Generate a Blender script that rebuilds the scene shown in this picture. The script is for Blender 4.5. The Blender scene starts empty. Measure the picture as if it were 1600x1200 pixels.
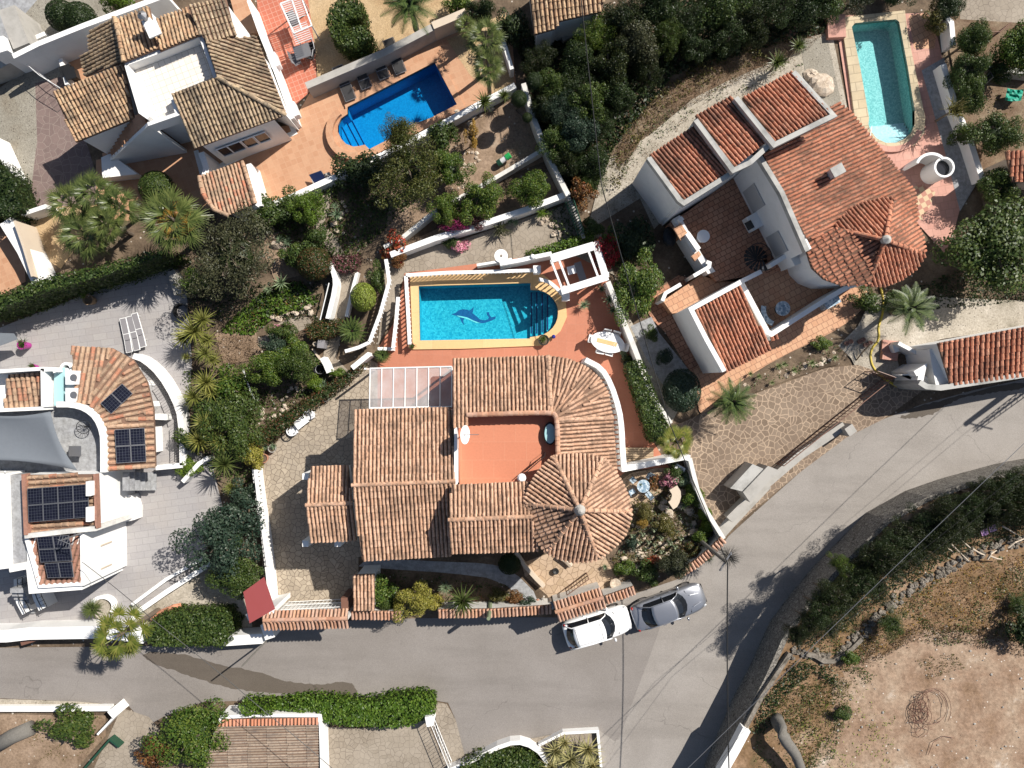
import bpy, math, random
import numpy as np
from mathutils import Vector, Matrix
from mathutils.geometry import tessellate_polygon
# ---------------------------------------------------------------- camera, sky, sun, exposure
scn = bpy.context.scene
H = 44.0                                   # metres above the road, looking straight down
cd = bpy.data.cameras.new("camera"); cam = bpy.data.objects.new("camera", cd)
scn.collection.objects.link(cam); scn.camera = cam
cam.location = (0, 0, H); cd.sensor_fit = 'HORIZONTAL'; cd.angle = 2*math.atan(32.0/H)
cd.clip_start = 0.5; cd.clip_end = 500
W_ = bpy.data.worlds.new("World"); scn.world = W_; W_.use_nodes = True
sky = W_.node_tree.nodes.new('ShaderNodeTexSky'); sky.sky_type = 'NISHITA'; sky.sun_disc = False
sky.sun_elevation = math.radians(45); sky.sun_rotation = math.radians(53)
bg = W_.node_tree.nodes['Background']; bg.inputs['Strength'].default_value = 0.062
W_.node_tree.links.new(sky.outputs[0], bg.inputs[0])
sd = bpy.data.lights.new("sun", 'SUN'); sd.energy = 4.7; sd.angle = math.radians(0.5); sd.color = (1, .95, .87)
sun = bpy.data.objects.new("sun", sd); scn.collection.objects.link(sun)
sun.rotation_euler = Vector((-.8, -.6, -1)).to_track_quat('-Z', 'Y').to_euler()
scn.view_settings.view_transform = 'Standard'; scn.view_settings.look = 'None'
scn.view_settings.exposure = 0.60; scn.view_settings.gamma = 1
scn.cycles.max_bounces = 6; scn.cycles.transparent_max_bounces = 12; scn.cycles.diffuse_bounces = 3
scn.cycles.caustics_reflective = False; scn.cycles.caustics_refractive = False

# ---------------------------------------------------------------- helpers
C = scn.collection
def P(x, y, z=0.0):
    s = 1 - z/H
    return Vector(((x-800)/25.0*s, -(y-600)/25.0*s, z))
def rgb(r, g, b):                           # 0..255 display values to an albedo
    return tuple((c/255.0)**2.2 for c in (r, g, b)) + (1,)

class MB:
    def __init__(s): s.v = []; s.f = []
    def add(s, vs, fs):
        n = len(s.v); s.v.extend([tuple(v) for v in vs]); s.f.extend([tuple(i+n for i in f) for f in fs]); return s
    def box(s, c, d, rz=0, tilt=0):
        m = Matrix.Rotation(rz, 3, 'Z') @ Matrix.Rotation(tilt, 3, 'Y')
        vs = []
        for z in (-.5, .5):
            for y in (-.5, .5):
                for x in (-.5, .5):
                    vs.append(Vector(c) + m @ Vector((x*d[0], y*d[1], z*d[2])))
        return s.add(vs, [(0,2,3,1),(4,5,7,6),(0,1,5,4),(2,6,7,3),(0,4,6,2),(1,3,7,5)])
    def cyl(s, c, r, h, n=16, r2=None, cap=True):
        r2 = r if r2 is None else r2; c = Vector(c)
        vs = [c+Vector((r*math.cos(a), r*math.sin(a), 0)) for a in [2*math.pi*i/n for i in range(n)]]
        vs += [c+Vector((r2*math.cos(a), r2*math.sin(a), h)) for a in [2*math.pi*i/n for i in range(n)]]
        fs = [(i, (i+1) % n, n+(i+1) % n, n+i) for i in range(n)]
        if cap: fs += [tuple(range(n, 2*n)), tuple(range(n-1, -1, -1))]
        return s.add(vs, fs)
    def lathe(s, c, prof, n=14):
        c = Vector(c); vs = []; fs = []
        for r, z in prof:
            vs += [c+Vector((r*math.cos(2*math.pi*i/n), r*math.sin(2*math.pi*i/n), z)) for i in range(n)]
        for k in range(len(prof)-1):
            fs += [(k*n+i, k*n+(i+1) % n, (k+1)*n+(i+1) % n, (k+1)*n+i) for i in range(n)]
        return s.add(vs, fs)
    def tube(s, pts, r, n=6, r2=None):
        pts = [Vector(p) for p in pts]; vs = []; fs = []; N = len(pts)
        for k, p in enumerate(pts):
            t = (pts[min(k+1, N-1)]-pts[max(k-1, 0)]).normalized()
            a = t.cross(Vector((0, 0, 1)) if abs(t.z) < .9 else Vector((1, 0, 0))).normalized(); b = t.cross(a)
            rr = r if r2 is None else r+(r2-r)*k/(N-1)
            vs += [p+(a*math.cos(2*math.pi*i/n)+b*math.sin(2*math.pi*i/n))*rr for i in range(n)]
        for k in range(N-1):
            fs += [(k*n+i, k*n+(i+1) % n, (k+1)*n+(i+1) % n, (k+1)*n+i) for i in range(n)]
        fs += [tuple(range(n-1, -1, -1)), tuple(range((N-1)*n, N*n))]
        return s.add(vs, fs)
    def prism(s, poly, z0, z1):             # world xy polygon
        poly = [Vector((p[0], p[1])) for p in poly]
        n = len(poly)
        z1s = list(z1) if isinstance(z1, (list, tuple)) else [z1]*n
        if sum(a.x*b.y-b.x*a.y for a, b in zip(poly, poly[1:]+poly[:1])) < 0: poly.reverse(); z1s.reverse()
        vs = [(p.x, p.y, z0) for p in poly]+[(p.x, p.y, z) for p, z in zip(poly, z1s)]
        fs = [(i, (i+1) % n, n+(i+1) % n, n+i) for i in range(n)]
        tri = tessellate_polygon([[Vector((p.x, p.y, 0)) for p in poly]])
        for t in tri:
            a, b, c = [poly[i] for i in t]
            if (b-a).cross(c-a) < 0: t = t[::-1]
            fs += [tuple(n+i for i in t), tuple(reversed(t))]
        return s.add(vs, fs)
    def sheet(s, poly, z, holes=()):
        loops = [[Vector((p[0], p[1], 0)) for p in poly]]+[[Vector((p[0], p[1], 0)) for p in h] for h in holes]
        flat = [v for l in loops for v in l]
        fs = []
        for t in tessellate_polygon(loops):
            a, b, c = [flat[i] for i in t]
            fs.append(tuple(t) if (b-a).cross(c-a).z > 0 else tuple(reversed(t)))
        return s.add([(v.x, v.y, z) for v in flat], fs)
    def ring(s, outer, inner, z0, z1):      # a slab with a hole
        s.sheet(outer, z1, [inner])
        for loop in (outer, inner):
            n = len(loop)
            s.add([(p[0], p[1], z) for z in (z0, z1) for p in loop], [(i, (i+1) % n, n+(i+1) % n, n+i) for i in range(n)])
        return s
    def blob(s, c, r, seed=0, n=8, sq=(1, 1, 1), rough=.25):
        rnd = random.Random(seed); vs = []; fs = []; m = max(4, n//2+1); c = Vector(c)
        for i in range(m+1):
            th = math.pi*i/m
            for j in range(n):
                ph = 2*math.pi*j/n
                k = r*(1+rnd.uniform(-rough, rough))
                vs.append(c+Vector((math.sin(th)*math.cos(ph)*k*sq[0], math.sin(th)*math.sin(ph)*k*sq[1], math.cos(th)*k*sq[2])))
        for i in range(m):
            fs += [(i*n+j, (i+1)*n+j, (i+1)*n+(j+1) % n, i*n+(j+1) % n) for j in range(n)]
        return s.add(vs, fs)
    def build(s, name, mat, parent=None, smooth=False, label=None, bevel=0):
        me = bpy.data.meshes.new(name)
        off = Vector((0, 0, 0))
        if parent is not None:
            off = world_loc(parent)
        me.from_pydata([(v[0]-off.x, v[1]-off.y, v[2]-off.z) for v in s.v], [], s.f)
        me.update()
        if smooth: me.polygons.foreach_set('use_smooth', [True]*len(me.polygons))
        if mat: me.materials.append(mat)
        o = bpy.data.objects.new(name, me); C.objects.link(o)
        if parent is not None: o.parent = parent
        if label: o['label'] = label
        if bevel:
            b = o.modifiers.new('bevel', 'BEVEL'); b.width = bevel; b.segments = 2; b.limit_method = 'ANGLE'
        return o
def world_loc(o):
    v = Vector(o.location)
    while o.parent is not None: o = o.parent; v = v+Vector(o.location)
    return v
def tag(o, label, cat, group=None):
    o['label'] = label; o['category'] = cat
    if group: o['group'] = group
    return o
def thing(name, label, cat, loc=(0, 0, 0), group=None, rz=0):
    o = bpy.data.objects.new(name, None); C.objects.link(o); o.location = loc; o.rotation_euler = (0, 0, rz)
    o.empty_display_size = .2
    return tag(o, label, cat, group)
def struct(o): o['kind'] = 'structure'; return o
def copytree(o, parent=None, loc=None, rz=None, scale=None):
    c = o.copy(); C.objects.link(c); c.parent = parent
    if loc is not None: c.location = loc
    if rz is not None: c.rotation_euler = (0, 0, rz)
    if scale is not None: c.scale = scale if hasattr(scale, '__len__') else (scale,)*3
    for ch in list(o.children): copytree(ch, c)
    return c
def poly(pts, z=0): return [P(x, y, z) for x, y in pts]
def arc(cx, cy, rx, ry, a0, a1, n=12):       # pixel arc, degrees, y down
    return [(cx+rx*math.cos(math.radians(a0+(a1-a0)*i/n)), cy+ry*math.sin(math.radians(a0+(a1-a0)*i/n))) for i in range(n+1)]
def smoothline(pts, it=2, closed=False):
    pts = [tuple(p) for p in pts]
    for _ in range(it):
        q = []
        n = len(pts)
        rng = range(n) if closed else range(n-1)
        if not closed: q.append(pts[0])
        for i in rng:
            a, b = pts[i], pts[(i+1) % n]
            q.append((a[0]*.75+b[0]*.25, a[1]*.75+b[1]*.25)); q.append((a[0]*.25+b[0]*.75, a[1]*.25+b[1]*.75))
        if not closed: q.append(pts[-1])
        pts = q
    return pts
def offset_line(pts, d):                    # world xy polyline offset to the left by d
    out = []; n = len(pts)
    for i, p in enumerate(pts):
        a = pts[max(i-1, 0)]; b = pts[min(i+1, n-1)]
        d1 = (p-a).normalized() if i > 0 else (b-p).normalized()
        d2 = (b-p).normalized() if i < n-1 else d1
        n1 = Vector((-d1.y, d1.x)); n2 = Vector((-d2.y, d2.x))
        m = (n1+n2)
        m = m.normalized() if m.length > 1e-6 else n1
        k = 1/max(.35, m.dot(n1))
        out.append(p+m*d*k)
    return out
def strip(pts, th, z):                      # pixel polyline traced at height z -> world outline
    w = [P(x, y, z).to_2d() for x, y in pts]
    return offset_line(w, th/2)+offset_line(w, -th/2)[::-1]
def wall_mb(mb, pts, th, z0, z1):
    a = strip(pts, th, z1); n = len(pts)
    for i in range(n-1):
        q = [a[i], a[i+1], a[2*n-2-i], a[2*n-1-i]]
        vs = [(p.x, p.y, z) for z in (z0, z1) for p in q]
        fs = [(4, 5, 6, 7), (0, 4, 5, 1), (3, 2, 6, 7)]
        if i == 0: fs.append((0, 3, 7, 4))
        if i == n-2: fs.append((1, 5, 6, 2))
        mb.add(vs, fs)
    return mb

# ---------------------------------------------------------------- materials
class NT:
    def __init__(s, name):
        s.m = bpy.data.materials.new(name); s.m.use_nodes = True; s.t = s.m.node_tree
        s.b = s.t.nodes['Principled BSDF']; s.b.inputs['Roughness'].default_value = .85
        s.b.inputs['Specular IOR Level'].default_value = .25
    def n(s, ty, **kw):
        nd = s.t.nodes.new('ShaderNode'+ty)
        for k, v in kw.items():
            if k.startswith('_'): nd.inputs[k[1:].replace('_', ' ')].default_value = v
            else: setattr(nd, k, v)
        return nd
    def l(s, a, b): s.t.links.new(a, b)
    def coord(s, rot=0, scale=1, loc=(0, 0, 0)):
        tc = s.n('TexCoord'); mp = s.n('Mapping'); s.l(tc.outputs['Object'], mp.inputs[0])
        mp.inputs['Rotation'].default_value = (0, 0, rot); mp.inputs['Location'].default_value = loc
        mp.inputs['Scale'].default_value = (scale,)*3 if not hasattr(scale, '__len__') else scale
        return mp.outputs[0]
    def noise(s, vec, scale, detail=4, rough=.6, dist=0):
        nd = s.n('TexNoise'); s.l(vec, nd.inputs['Vector'])
        nd.inputs['Scale'].default_value = scale; nd.inputs['Detail'].default_value = detail
        nd.inputs['Roughness'].default_value = rough; nd.inputs['Distortion'].default_value = dist
        return nd.outputs[0]
    def ramp(s, fac, stops, interp='LINEAR'):
        nd = s.n('ValToRGB'); s.l(fac, nd.inputs[0]); r = nd.color_ramp; r.interpolation = interp
        while len(r.elements) < len(stops): r.elements.new(.5)
        for e, (p, c) in zip(r.elements, stops):
            e.position = p; e.color = c if hasattr(c, '__len__') else (c, c, c, 1)
        return nd.outputs[0]
    def mix(s, a, b, fac, mode='MIX'):
        nd = s.n('Mix', data_type='RGBA', blend_type=mode)
        for v, i in ((a, 6), (b, 7)):
            if hasattr(v, 'is_linked'): s.l(v, nd.inputs[i])
            else: nd.inputs[i].default_value = v
        if hasattr(fac, 'is_linked'): s.l(fac, nd.inputs[0])
        else: nd.inputs[0].default_value = fac
        return nd.outputs[2]
    def bump(s, h, strength=.3, dist=.02):
        nd = s.n('Bump'); nd.inputs['Strength'].default_value = strength; nd.inputs['Distance'].default_value = dist
        s.l(h, nd.inputs['Height']); s.l(nd.outputs[0], s.b.inputs['Normal'])
    def col(s, c):
        if hasattr(c, 'is_linked'): s.l(c, s.b.inputs['Base Color'])
        else: s.b.inputs['Base Color'].default_value = c
        return s
def sc(c, k): return tuple(min(1, x*k) for x in c[:3])+(1,)
def plain(name, c, rough=.6, metal=0, spec=.4, var=.12, vs=2.0):
    t = NT(name); v = t.coord(); f = t.noise(v, vs)
    t.col(t.mix(sc(c, 1-var), sc(c, 1+var), f)); t.b.inputs['Roughness'].default_value = rough
    t.b.inputs['Metallic'].default_value = metal; t.b.inputs['Specular IOR Level'].default_value = spec
    return t.m
def m_plaster(name, c, dirt=(.35, .33, .3, 1), amt=.5):
    t = NT(name); v = t.coord()
    f = t.ramp(t.noise(v, .9, 6, .7), [(.45, 0), (.75, 1)])
    g = t.noise(v, 14, 3)
    a = t.mix(sc(c, .93), c, g)
    mm = t.n('Math', operation='MULTIPLY'); t.l(f, mm.inputs[0]); mm.inputs[1].default_value = amt
    t.col(t.mix(a, dirt, mm.outputs[0])); t.bump(g, .15, .01); return t.m
def m_ground(name, cols, s1=.35, s2=6, speck=None, bump=.4, stops=(.3, .45, .6, .72)):
    t = NT(name); v = t.coord()
    f = t.noise(v, s1, 8, .65, .3)
    a = t.ramp(f, list(zip(stops, cols)))
    g = t.noise(v, s2, 5, .75)
    a = t.mix(a, t.mix((.45, .42, .4, 1), (1.5, 1.5, 1.5, 1), t.ramp(g, [(.3, 0), (.7, 1)])), .62, 'MULTIPLY')
    if speck:
        vo = t.n('TexVoronoi', feature='F1'); t.l(v, vo.inputs['Vector']); vo.inputs['Scale'].default_value = speck[1]
        rr = t.n('SeparateColor'); t.l(vo.outputs['Color'], rr.inputs[0])
        m1 = t.n('Math', operation='GREATER_THAN'); t.l(rr.outputs[0], m1.inputs[0]); m1.inputs[1].default_value = speck[2]
        m2 = t.n('Math', operation='LESS_THAN'); t.l(vo.outputs['Distance'], m2.inputs[0]); m2.inputs[1].default_value = speck[3]
        m3 = t.n('Math', operation='MULTIPLY'); t.l(m1.outputs[0], m3.inputs[0]); t.l(m2.outputs[0], m3.inputs[1])
        a = t.mix(a, speck[0], m3.outputs[0])
    t.col(a); t.bump(g, bump, .05); t.b.inputs['Roughness'].default_value = .95
    return t.m
def m_asphalt(name, c, c2, streak=.0):
    t = NT(name); v = t.coord(); w = t.coord(rot=math.radians(35), scale=(.25, 1.6, 1))
    a = t.mix(c, c2, t.ramp(t.noise(v, .22, 6, .6, .4), [(.38, 0), (.62, 1)]))
    a = t.mix(a, sc(c, .8), t.ramp(t.noise(w, .5, 5), [(.5, 0), (.72, .55)]))
    g = t.noise(v, 26, 3, .8)
    a = t.mix(a, t.mix((.6, .6, .6, 1), (1.35, 1.35, 1.35, 1), t.ramp(g, [(.3, 0), (.7, 1)])), .6, 'MULTIPLY')
    # thin sealed cracks
    vo = t.n('TexVoronoi', feature='DISTANCE_TO_EDGE'); dv = t.n('VectorMath', operation='ADD')
    nn = t.n('TexNoise'); t.l(v, nn.inputs['Vector']); nn.inputs['Scale'].default_value = 1.2
    t.l(v, dv.inputs[0]); t.l(nn.outputs[1], dv.inputs[1]); t.l(dv.outputs[0], vo.inputs['Vector']); vo.inputs['Scale'].default_value = .13
    cr = t.ramp(vo.outputs['Distance'], [(.0, 1), (.0025, 0)])
    k = t.n('Math', operation='MULTIPLY'); t.l(cr, k.inputs[0]); t.l(t.ramp(t.noise(v, .3), [(.5, 0), (.56, .5)]), k.inputs[1])
    a = t.mix(a, sc(c, .45), k.outputs[0])
    t.col(a); t.bump(g, .3, .01); return t.m
def m_tiles(name, cols, size=(.4, .4), rot=0, mortar=(.3, .25, .2, 1), mw=.015, off=0, stain=.35, sd=.5):
    t = NT(name); v = t.coord(rot=math.radians(rot))
    br = t.n('TexBrick', offset=off, squash=1.0)
    t.l(v, br.inputs['Vector']); br.inputs['Scale'].default_value = 1
    br.inputs['Brick Width'].default_value = size[0]; br.inputs['Row Height'].default_value = size[1]
    br.inputs['Mortar Size'].default_value = mw; br.inputs['Mortar Smooth'].default_value = .3
    br.inputs['Color1'].default_value = cols[0]; br.inputs['Color2'].default_value = cols[1]; br.inputs['Mortar'].default_value = mortar
    a = t.mix(br.outputs[0], cols[2] if len(cols) > 2 else sc(cols[0], .6), t.ramp(t.noise(v, sd, 7, .65), [(.45, 0), (.75, stain)]))
    a = t.mix(a, t.mix((.8, .8, .8, 1), (1.15, 1.15, 1.15, 1), t.noise(v, 9, 4)), .7, 'MULTIPLY')
    t.col(a); t.b.inputs['Roughness'].default_value = .75; return t.m
def m_crazy(name, stone, stone2, joint, scale=1.7, jw=.045, dirt=None, dim='2D'):
    t = NT(name); v = t.coord()
    nn = t.n('TexNoise'); t.l(v, nn.inputs['Vector']); nn.inputs['Scale'].default_value = 1.5
    dv = t.n('VectorMath', operation='MULTIPLY_ADD'); t.l(nn.outputs[1], dv.inputs[0]); dv.inputs[1].default_value = (.35, .35, 0); t.l(v, dv.inputs[2])
    vo = t.n('TexVoronoi', feature='DISTANCE_TO_EDGE', voronoi_dimensions=dim); t.l(dv.outputs[0], vo.inputs['Vector']); vo.inputs['Scale'].default_value = scale
    v2 = t.n('TexVoronoi', feature='F1', voronoi_dimensions=dim); t.l(dv.outputs[0], v2.inputs['Vector']); v2.inputs['Scale'].default_value = scale
    rr = t.n('SeparateColor'); t.l(v2.outputs['Color'], rr.inputs[0])
    a = t.mix(stone, stone2, rr.outputs[0])
    a = t.mix(a, t.mix((.65, .65, .65, 1), (1.3, 1.3, 1.3, 1), t.noise(v, 5, 6, .7)), .7, 'MULTIPLY')
    a = t.mix(a, joint, t.ramp(vo.outputs['Distance'], [(jw*.6, 1), (jw, 0)]))
    if dirt: a = t.mix(a, dirt, t.ramp(t.noise(v, .3, 7, .65), [(.42, 0), (.72, .75)]))
    t.col(a); t.bump(t.ramp(vo.outputs['Distance'], [(0, 0), (jw, 1)]), .4, .02); return t.m
def m_roof(name, cols, stain, amt=.6, ss=1.1):
    t = NT(name); ge = t.n('NewGeometry'); v = t.coord()
    a = t.ramp(ge.outputs['Random Per Island'], [(i/(len(cols)-1), c) for i, c in enumerate(cols)])
    g = t.noise(v, 9, 4, .7)
    a = t.mix(a, t.mix((.7, .7, .7, 1), (1.25, 1.25, 1.25, 1), g), .75, 'MULTIPLY')
    f = t.ramp(t.noise(v, ss, 8, .72), [(.47, 0), (.63, amt)])
    f2 = t.ramp(t.noise(v, 5.5, 5, .7), [(.5, 0), (.62, amt)])
    a = t.mix(a, stain, f); a = t.mix(a, stain, f2)
    t.col(a); t.bump(g, .3, .02); t.b.inputs['Roughness'].default_value = .9; return t.m
def m_leaf(name, c1, c2, c3, tr=.25, gloss=.45):
    c1, c2, c3 = [(c[0]*1.12, c[1]*1.05, c[2]*.95, 1) for c in (c1, c2, c3)]
    t = NT(name); ge = t.n('NewGeometry'); oi = t.n('ObjectInfo'); v = t.coord()
    a = t.ramp(ge.outputs['Random Per Island'], [(0, c1), (.5, c2), (1, c3)])
    a = t.mix(a, t.mix((.72, .78, .75, 1), (1.3, 1.22, 1.1, 1), t.noise(v, .9, 3)), .8, 'MULTIPLY')
    a = t.mix(a, t.mix((.85, .9, .9, 1), (1.15, 1.1, 1, 1), oi.outputs['Random']), .7, 'MULTIPLY')
    t.col(a); t.b.inputs['Roughness'].default_value = gloss; t.b.inputs['Specular IOR Level'].default_value = .3
    tl = t.n('BsdfTranslucent'); t.l(a, tl.inputs[0]); mx = t.n('MixShader'); mx.inputs[0].default_value = tr
    t.l(t.b.outputs[0], mx.inputs[1]); t.l(tl.outputs[0], mx.inputs[2])
    t.l(mx.outputs[0], t.t.nodes['Material Output'].inputs[0]); return t.m
def m_mosaic(name, c1, c2, scale=11):
    t = NT(name); v = t.coord()
    vo = t.n('TexVoronoi', feature='F1', distance='CHEBYCHEV'); t.l(v, vo.inputs['Vector']); vo.inputs['Scale'].default_value = scale; vo.inputs['Randomness'].default_value = .6
    rr = t.n('SeparateColor'); t.l(vo.outputs['Color'], rr.inputs[0])
    a = t.mix(c1, c2, rr.outputs[0])  # random tile tones; in the pools they also paint the caustic pattern
    ca = t.n('TexVoronoi', feature='SMOOTH_F1'); t.l(t.coord(), ca.inputs['Vector']); ca.inputs['Scale'].default_value = 3.2
    t.col(a); t.b.inputs['Roughness'].default_value = .5; return t.m
def m_water(name, tint, shallow=.35):
    t = NT(name); v = t.coord()
    tr = t.n('BsdfTransparent'); tr.inputs[0].default_value = tint
    gl = t.n('BsdfGlossy'); gl.inputs['Roughness'].default_value = .02; gl.inputs[0].default_value = (1, 1, 1, 1)
    fr = t.n('Fresnel'); fr.inputs[0].default_value = 1.33
    b = t.n('Bump'); b.inputs['Strength'].default_value = .12; b.inputs['Distance'].default_value = .05
    t.l(t.noise(v, 5, 3), b.inputs['Height']); t.l(b.outputs[0], gl.inputs['Normal']); t.l(b.outputs[0], fr.inputs['Normal'])
    mx = t.n('MixShader'); t.l(fr.outputs[0], mx.inputs[0]); t.l(tr.outputs[0], mx.inputs[1]); t.l(gl.outputs[0], mx.inputs[2])
    t.l(mx.outputs[0], t.t.nodes['Material Output'].inputs[0]); return t.m
def m_solar():
    t = NT('solar_cells'); v = t.coord()
    br = t.n('TexBrick', offset=0); tc = t.n('UVMap'); t.l(tc.outputs[0], br.inputs['Vector']); br.inputs['Scale'].default_value = 1
    br.inputs['Brick Width'].default_value = .16; br.inputs['Row Height'].default_value = .16; br.inputs['Mortar Size'].default_value = .006
    br.inputs['Color1'].default_value = (.006, .007, .014, 1); br.inputs['Color2'].default_value = (.010, .011, .022, 1); br.inputs['Mortar'].default_value = (.07, .075, .09, 1)
    t.col(br.outputs[0]); t.b.inputs['Roughness'].default_value = .22; t.b.inputs['Specular IOR Level'].default_value = .3; return t.m
def m_fabric(name, c):
    return plain(name, c, .9, var=.08, vs=6)

M = {}
M['asphalt'] = m_asphalt('asphalt', (.245, .222, .200, 1), (.29, .265, .242, 1))
M['asphalt_old'] = m_asphalt('asphalt_grey', (.205, .184, .167, 1), (.235, .213, .196, 1))
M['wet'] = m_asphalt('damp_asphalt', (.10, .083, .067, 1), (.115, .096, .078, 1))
M['soil'] = m_ground('garden_soil', [(.05, .035, .022, 1), (.11, .08, .055, 1), (.17, .125, .085, 1), (.22, .17, .12, 1)], .5, 7, ((.45, .4, .34, 1), 5, .93, .3))
M['earth'] = m_ground('sandy_earth', [(.13, .085, .055, 1), (.22, .155, .105, 1), (.29, .21, .15, 1), (.35, .28, .21, 1)], .45, 7, ((.45, .4, .34, 1), 6, .95, .3))
M['field'] = m_ground('field_ground', [(.09, .08, .035, 1), (.17, .105, .055, 1), (.26, .17, .105, 1), (.34, .26, .19, 1)], .45, 4.2, ((.5, .43, .36, 1), 6, .95, .25), .8)
M['chalk'] = m_ground('bare_field_earth', [(.17, .105, .06, 1), (.26, .175, .12, 1), (.33, .245, .175, 1), (.47, .41, .35, 1)], .42, 4.2, ((.55, .48, .41, 1), 6, .95, .25), .8)
M['gravel'] = m_ground('pale_gravel', [(.20, .18, .135, 1), (.33, .295, .24, 1), (.40, .36, .30, 1), (.45, .41, .35, 1)], .5, 9, ((.06, .055, .04, 1), 7, .85, .22), .6)
M['gravel_grey'] = m_ground('grey_gravel', [(.20, .17, .13, 1), (.24, .22, .18, 1), (.28, .26, .22, 1), (.33, .29, .22, 1)], .3, 11, ((.07, .06, .05, 1), 8, .8, .25), .6)
M['sand'] = m_ground('ochre_sand', [(.36, .24, .13, 1), (.42, .30, .17, 1), (.44, .32, .19, 1), (.47, .36, .22, 1)], .6, 14)
M['drybrush_ground'] = m_ground('dry_grass_ground', [(.10, .065, .04, 1), (.15, .10, .065, 1), (.20, .15, .10, 1), (.26, .2, .14, 1)], .8, 9)
M['underlay_shade'] = plain('roof_underlay_shade', (.16, .095, .065, 1), .9, var=.3)  # dark brown slab colour paints the shadow in the channels between tiles
M['terracotta'] = m_tiles('terracotta_floor', [(.42, .165, .10, 1), (.46, .185, .115, 1), (.36, .135, .085, 1)], (.55, .55), 2, (.42, .19, .125, 1), .01, 0, .4, .3)
M['terrace_roof'] = m_tiles('terracotta_roof_floor', [(.50, .19, .11, 1), (.52, .205, .12, 1), (.45, .165, .095, 1)], (1.2, 1.0), 0, (.52, .23, .14, 1), .014, .5, .4, .4)
M['pavers'] = m_tiles('orange_pavers', [(.43, .23, .135, 1), (.49, .285, .175, 1), (.37, .185, .105, 1)], (.36, .36), -21, (.48, .29, .18, 1), .016, 0, .35, .5)
M['redgrid'] = m_tiles('red_grid_tiles', [(.42, .13, .08, 1), (.46, .15, .095, 1), (.36, .12, .075, 1)], (.3, .3), -21, (.50, .26, .19, 1), .02, 0, .3)
M['quarry'] = m_tiles('old_quarry_tiles', [(.43, .20, .12, 1), (.50, .27, .17, 1), (.15, .085, .055, 1)], (.36, .3), -27, (.17, .09, .06, 1), .022, .5, .6, .9)
M['quarry_light'] = m_tiles('sandy_quarry_tiles', [(.50, .27, .16, 1), (.56, .34, .21, 1), (.40, .2, .12, 1)], (.36, .36), -27, (.30, .16, .1, 1), .022, .5, .4, .7)
M['pinktile'] = m_tiles('pink_paving', [(.46, .24, .19, 1), (.52, .29, .23, 1), (.40, .2, .16, 1)], (.5, .5), -10, (.40, .22, .17, 1), .02, .5, .35)
M['greytile'] = m_tiles('grey_yard_tiles', [(.30, .285, .285, 1), (.335, .32, .315, 1), (.34, .29, .24, 1)], (.85, .42), -8, (.24, .225, .23, 1), .014, .5, .35, .25)
M['greyplain'] = m_ground('grey_roof_screed', [(.25, .255, .27, 1), (.28, .285, .295, 1), (.30, .305, .31, 1), (.33, .33, .33, 1)], .6, 4, None, .1)
M['whitetile'] = m_tiles('white_terrace_tiles', [(.66, .62, .56, 1), (.76, .71, .64, 1), (.64, .57, .49, 1)], (.36, .36), -21, (.45, .4, .34, 1), .016, 0, .35, .5)
M['crazy'] = m_crazy('crazy_paving_beige', (.32, .265, .20, 1), (.43, .36, .275, 1), (.15, .115, .085, 1), 3.3, .06, (.2, .17, .14, 1))
M['crazy_warm'] = m_crazy('crazy_paving_warm', (.36, .26, .17, 1), (.46, .34, .24, 1), (.22, .15, .1, 1), 2.6, .05)
M['crazy_drive'] = m_crazy('driveway_stone', (.165, .12, .085, 1), (.25, .19, .14, 1), (.40, .30, .215, 1), 2.9, .095, (.16, .115, .085, 1))
M['crazy_pink'] = m_crazy('crazy_paving_mauve', (.16, .115, .105, 1), (.20, .145, .13, 1), (.24, .19, .165, 1), 2.3, .05)
M['crazy_low'] = m_crazy('rough_pavement', (.24, .20, .155, 1), (.29, .245, .195, 1), (.17, .14, .11, 1), 3.2, .06, (.36, .31, .25, 1))
tt = NT('checker_tiles'); ck = tt.n('TexChecker'); tt.l(tt.coord(rot=math.radians(-27)), ck.inputs[0]); ck.inputs['Scale'].default_value = 3.2
ck.inputs[1].default_value = (.52, .4, .26, 1); ck.inputs[2].default_value = (.40, .2, .15, 1); tt.col(ck.outputs[0]); M['checker'] = tt.m
M['deck'] = m_tiles('wood_decking', [(.34, .25, .16, 1), (.40, .30, .2, 1), (.27, .2, .13, 1)], (9, .14), 0, (.13, .09, .06, 1), .02)
M['white'] = m_plaster('white_plaster', (.80, .79, .77, 1), (.45, .43, .4, 1), .25)
M['white_old'] = m_plaster('weathered_white_wall', (.68, .66, .62, 1), (.26, .25, .23, 1), .7)
M['concrete'] = m_plaster('pale_concrete', (.38, .36, .33, 1), (.2, .19, .17, 1), .7)
M['greycap'] = m_plaster('lichened_grey_coping', (.42, .41, .385, 1), (.13, .13, .12, 1), .8)
M['cream'] = m_plaster('cream_wall', (.55, .46, .36, 1), (.4, .33, .26, 1), .4)
M['stonewall'] = m_crazy('rubble_stone', (.17, .155, .135, 1), (.27, .25, .22, 1), (.075, .068, .06, 1), 5.5, .07, dim='3D')
M['rubble'] = m_ground('weathered_rubble', [(.08, .07, .055, 1), (.16, .14, .115, 1), (.22, .195, .165, 1), (.3, .27, .23, 1)], 2, 8)
M['palestone'] = m_ground('pale_stone', [(.36, .29, .22, 1), (.44, .36, .28, 1), (.5, .43, .35, 1), (.55, .5, .42, 1)], 2, 8)
M['coping'] = m_tiles('yellow_pool_coping', [(.62, .40, .19, 1), (.66, .44, .22, 1), (.56, .36, .18, 1)], (3.1, 3.1), 0, (.5, .33, .17, 1), .01, 0, .3)
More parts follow.
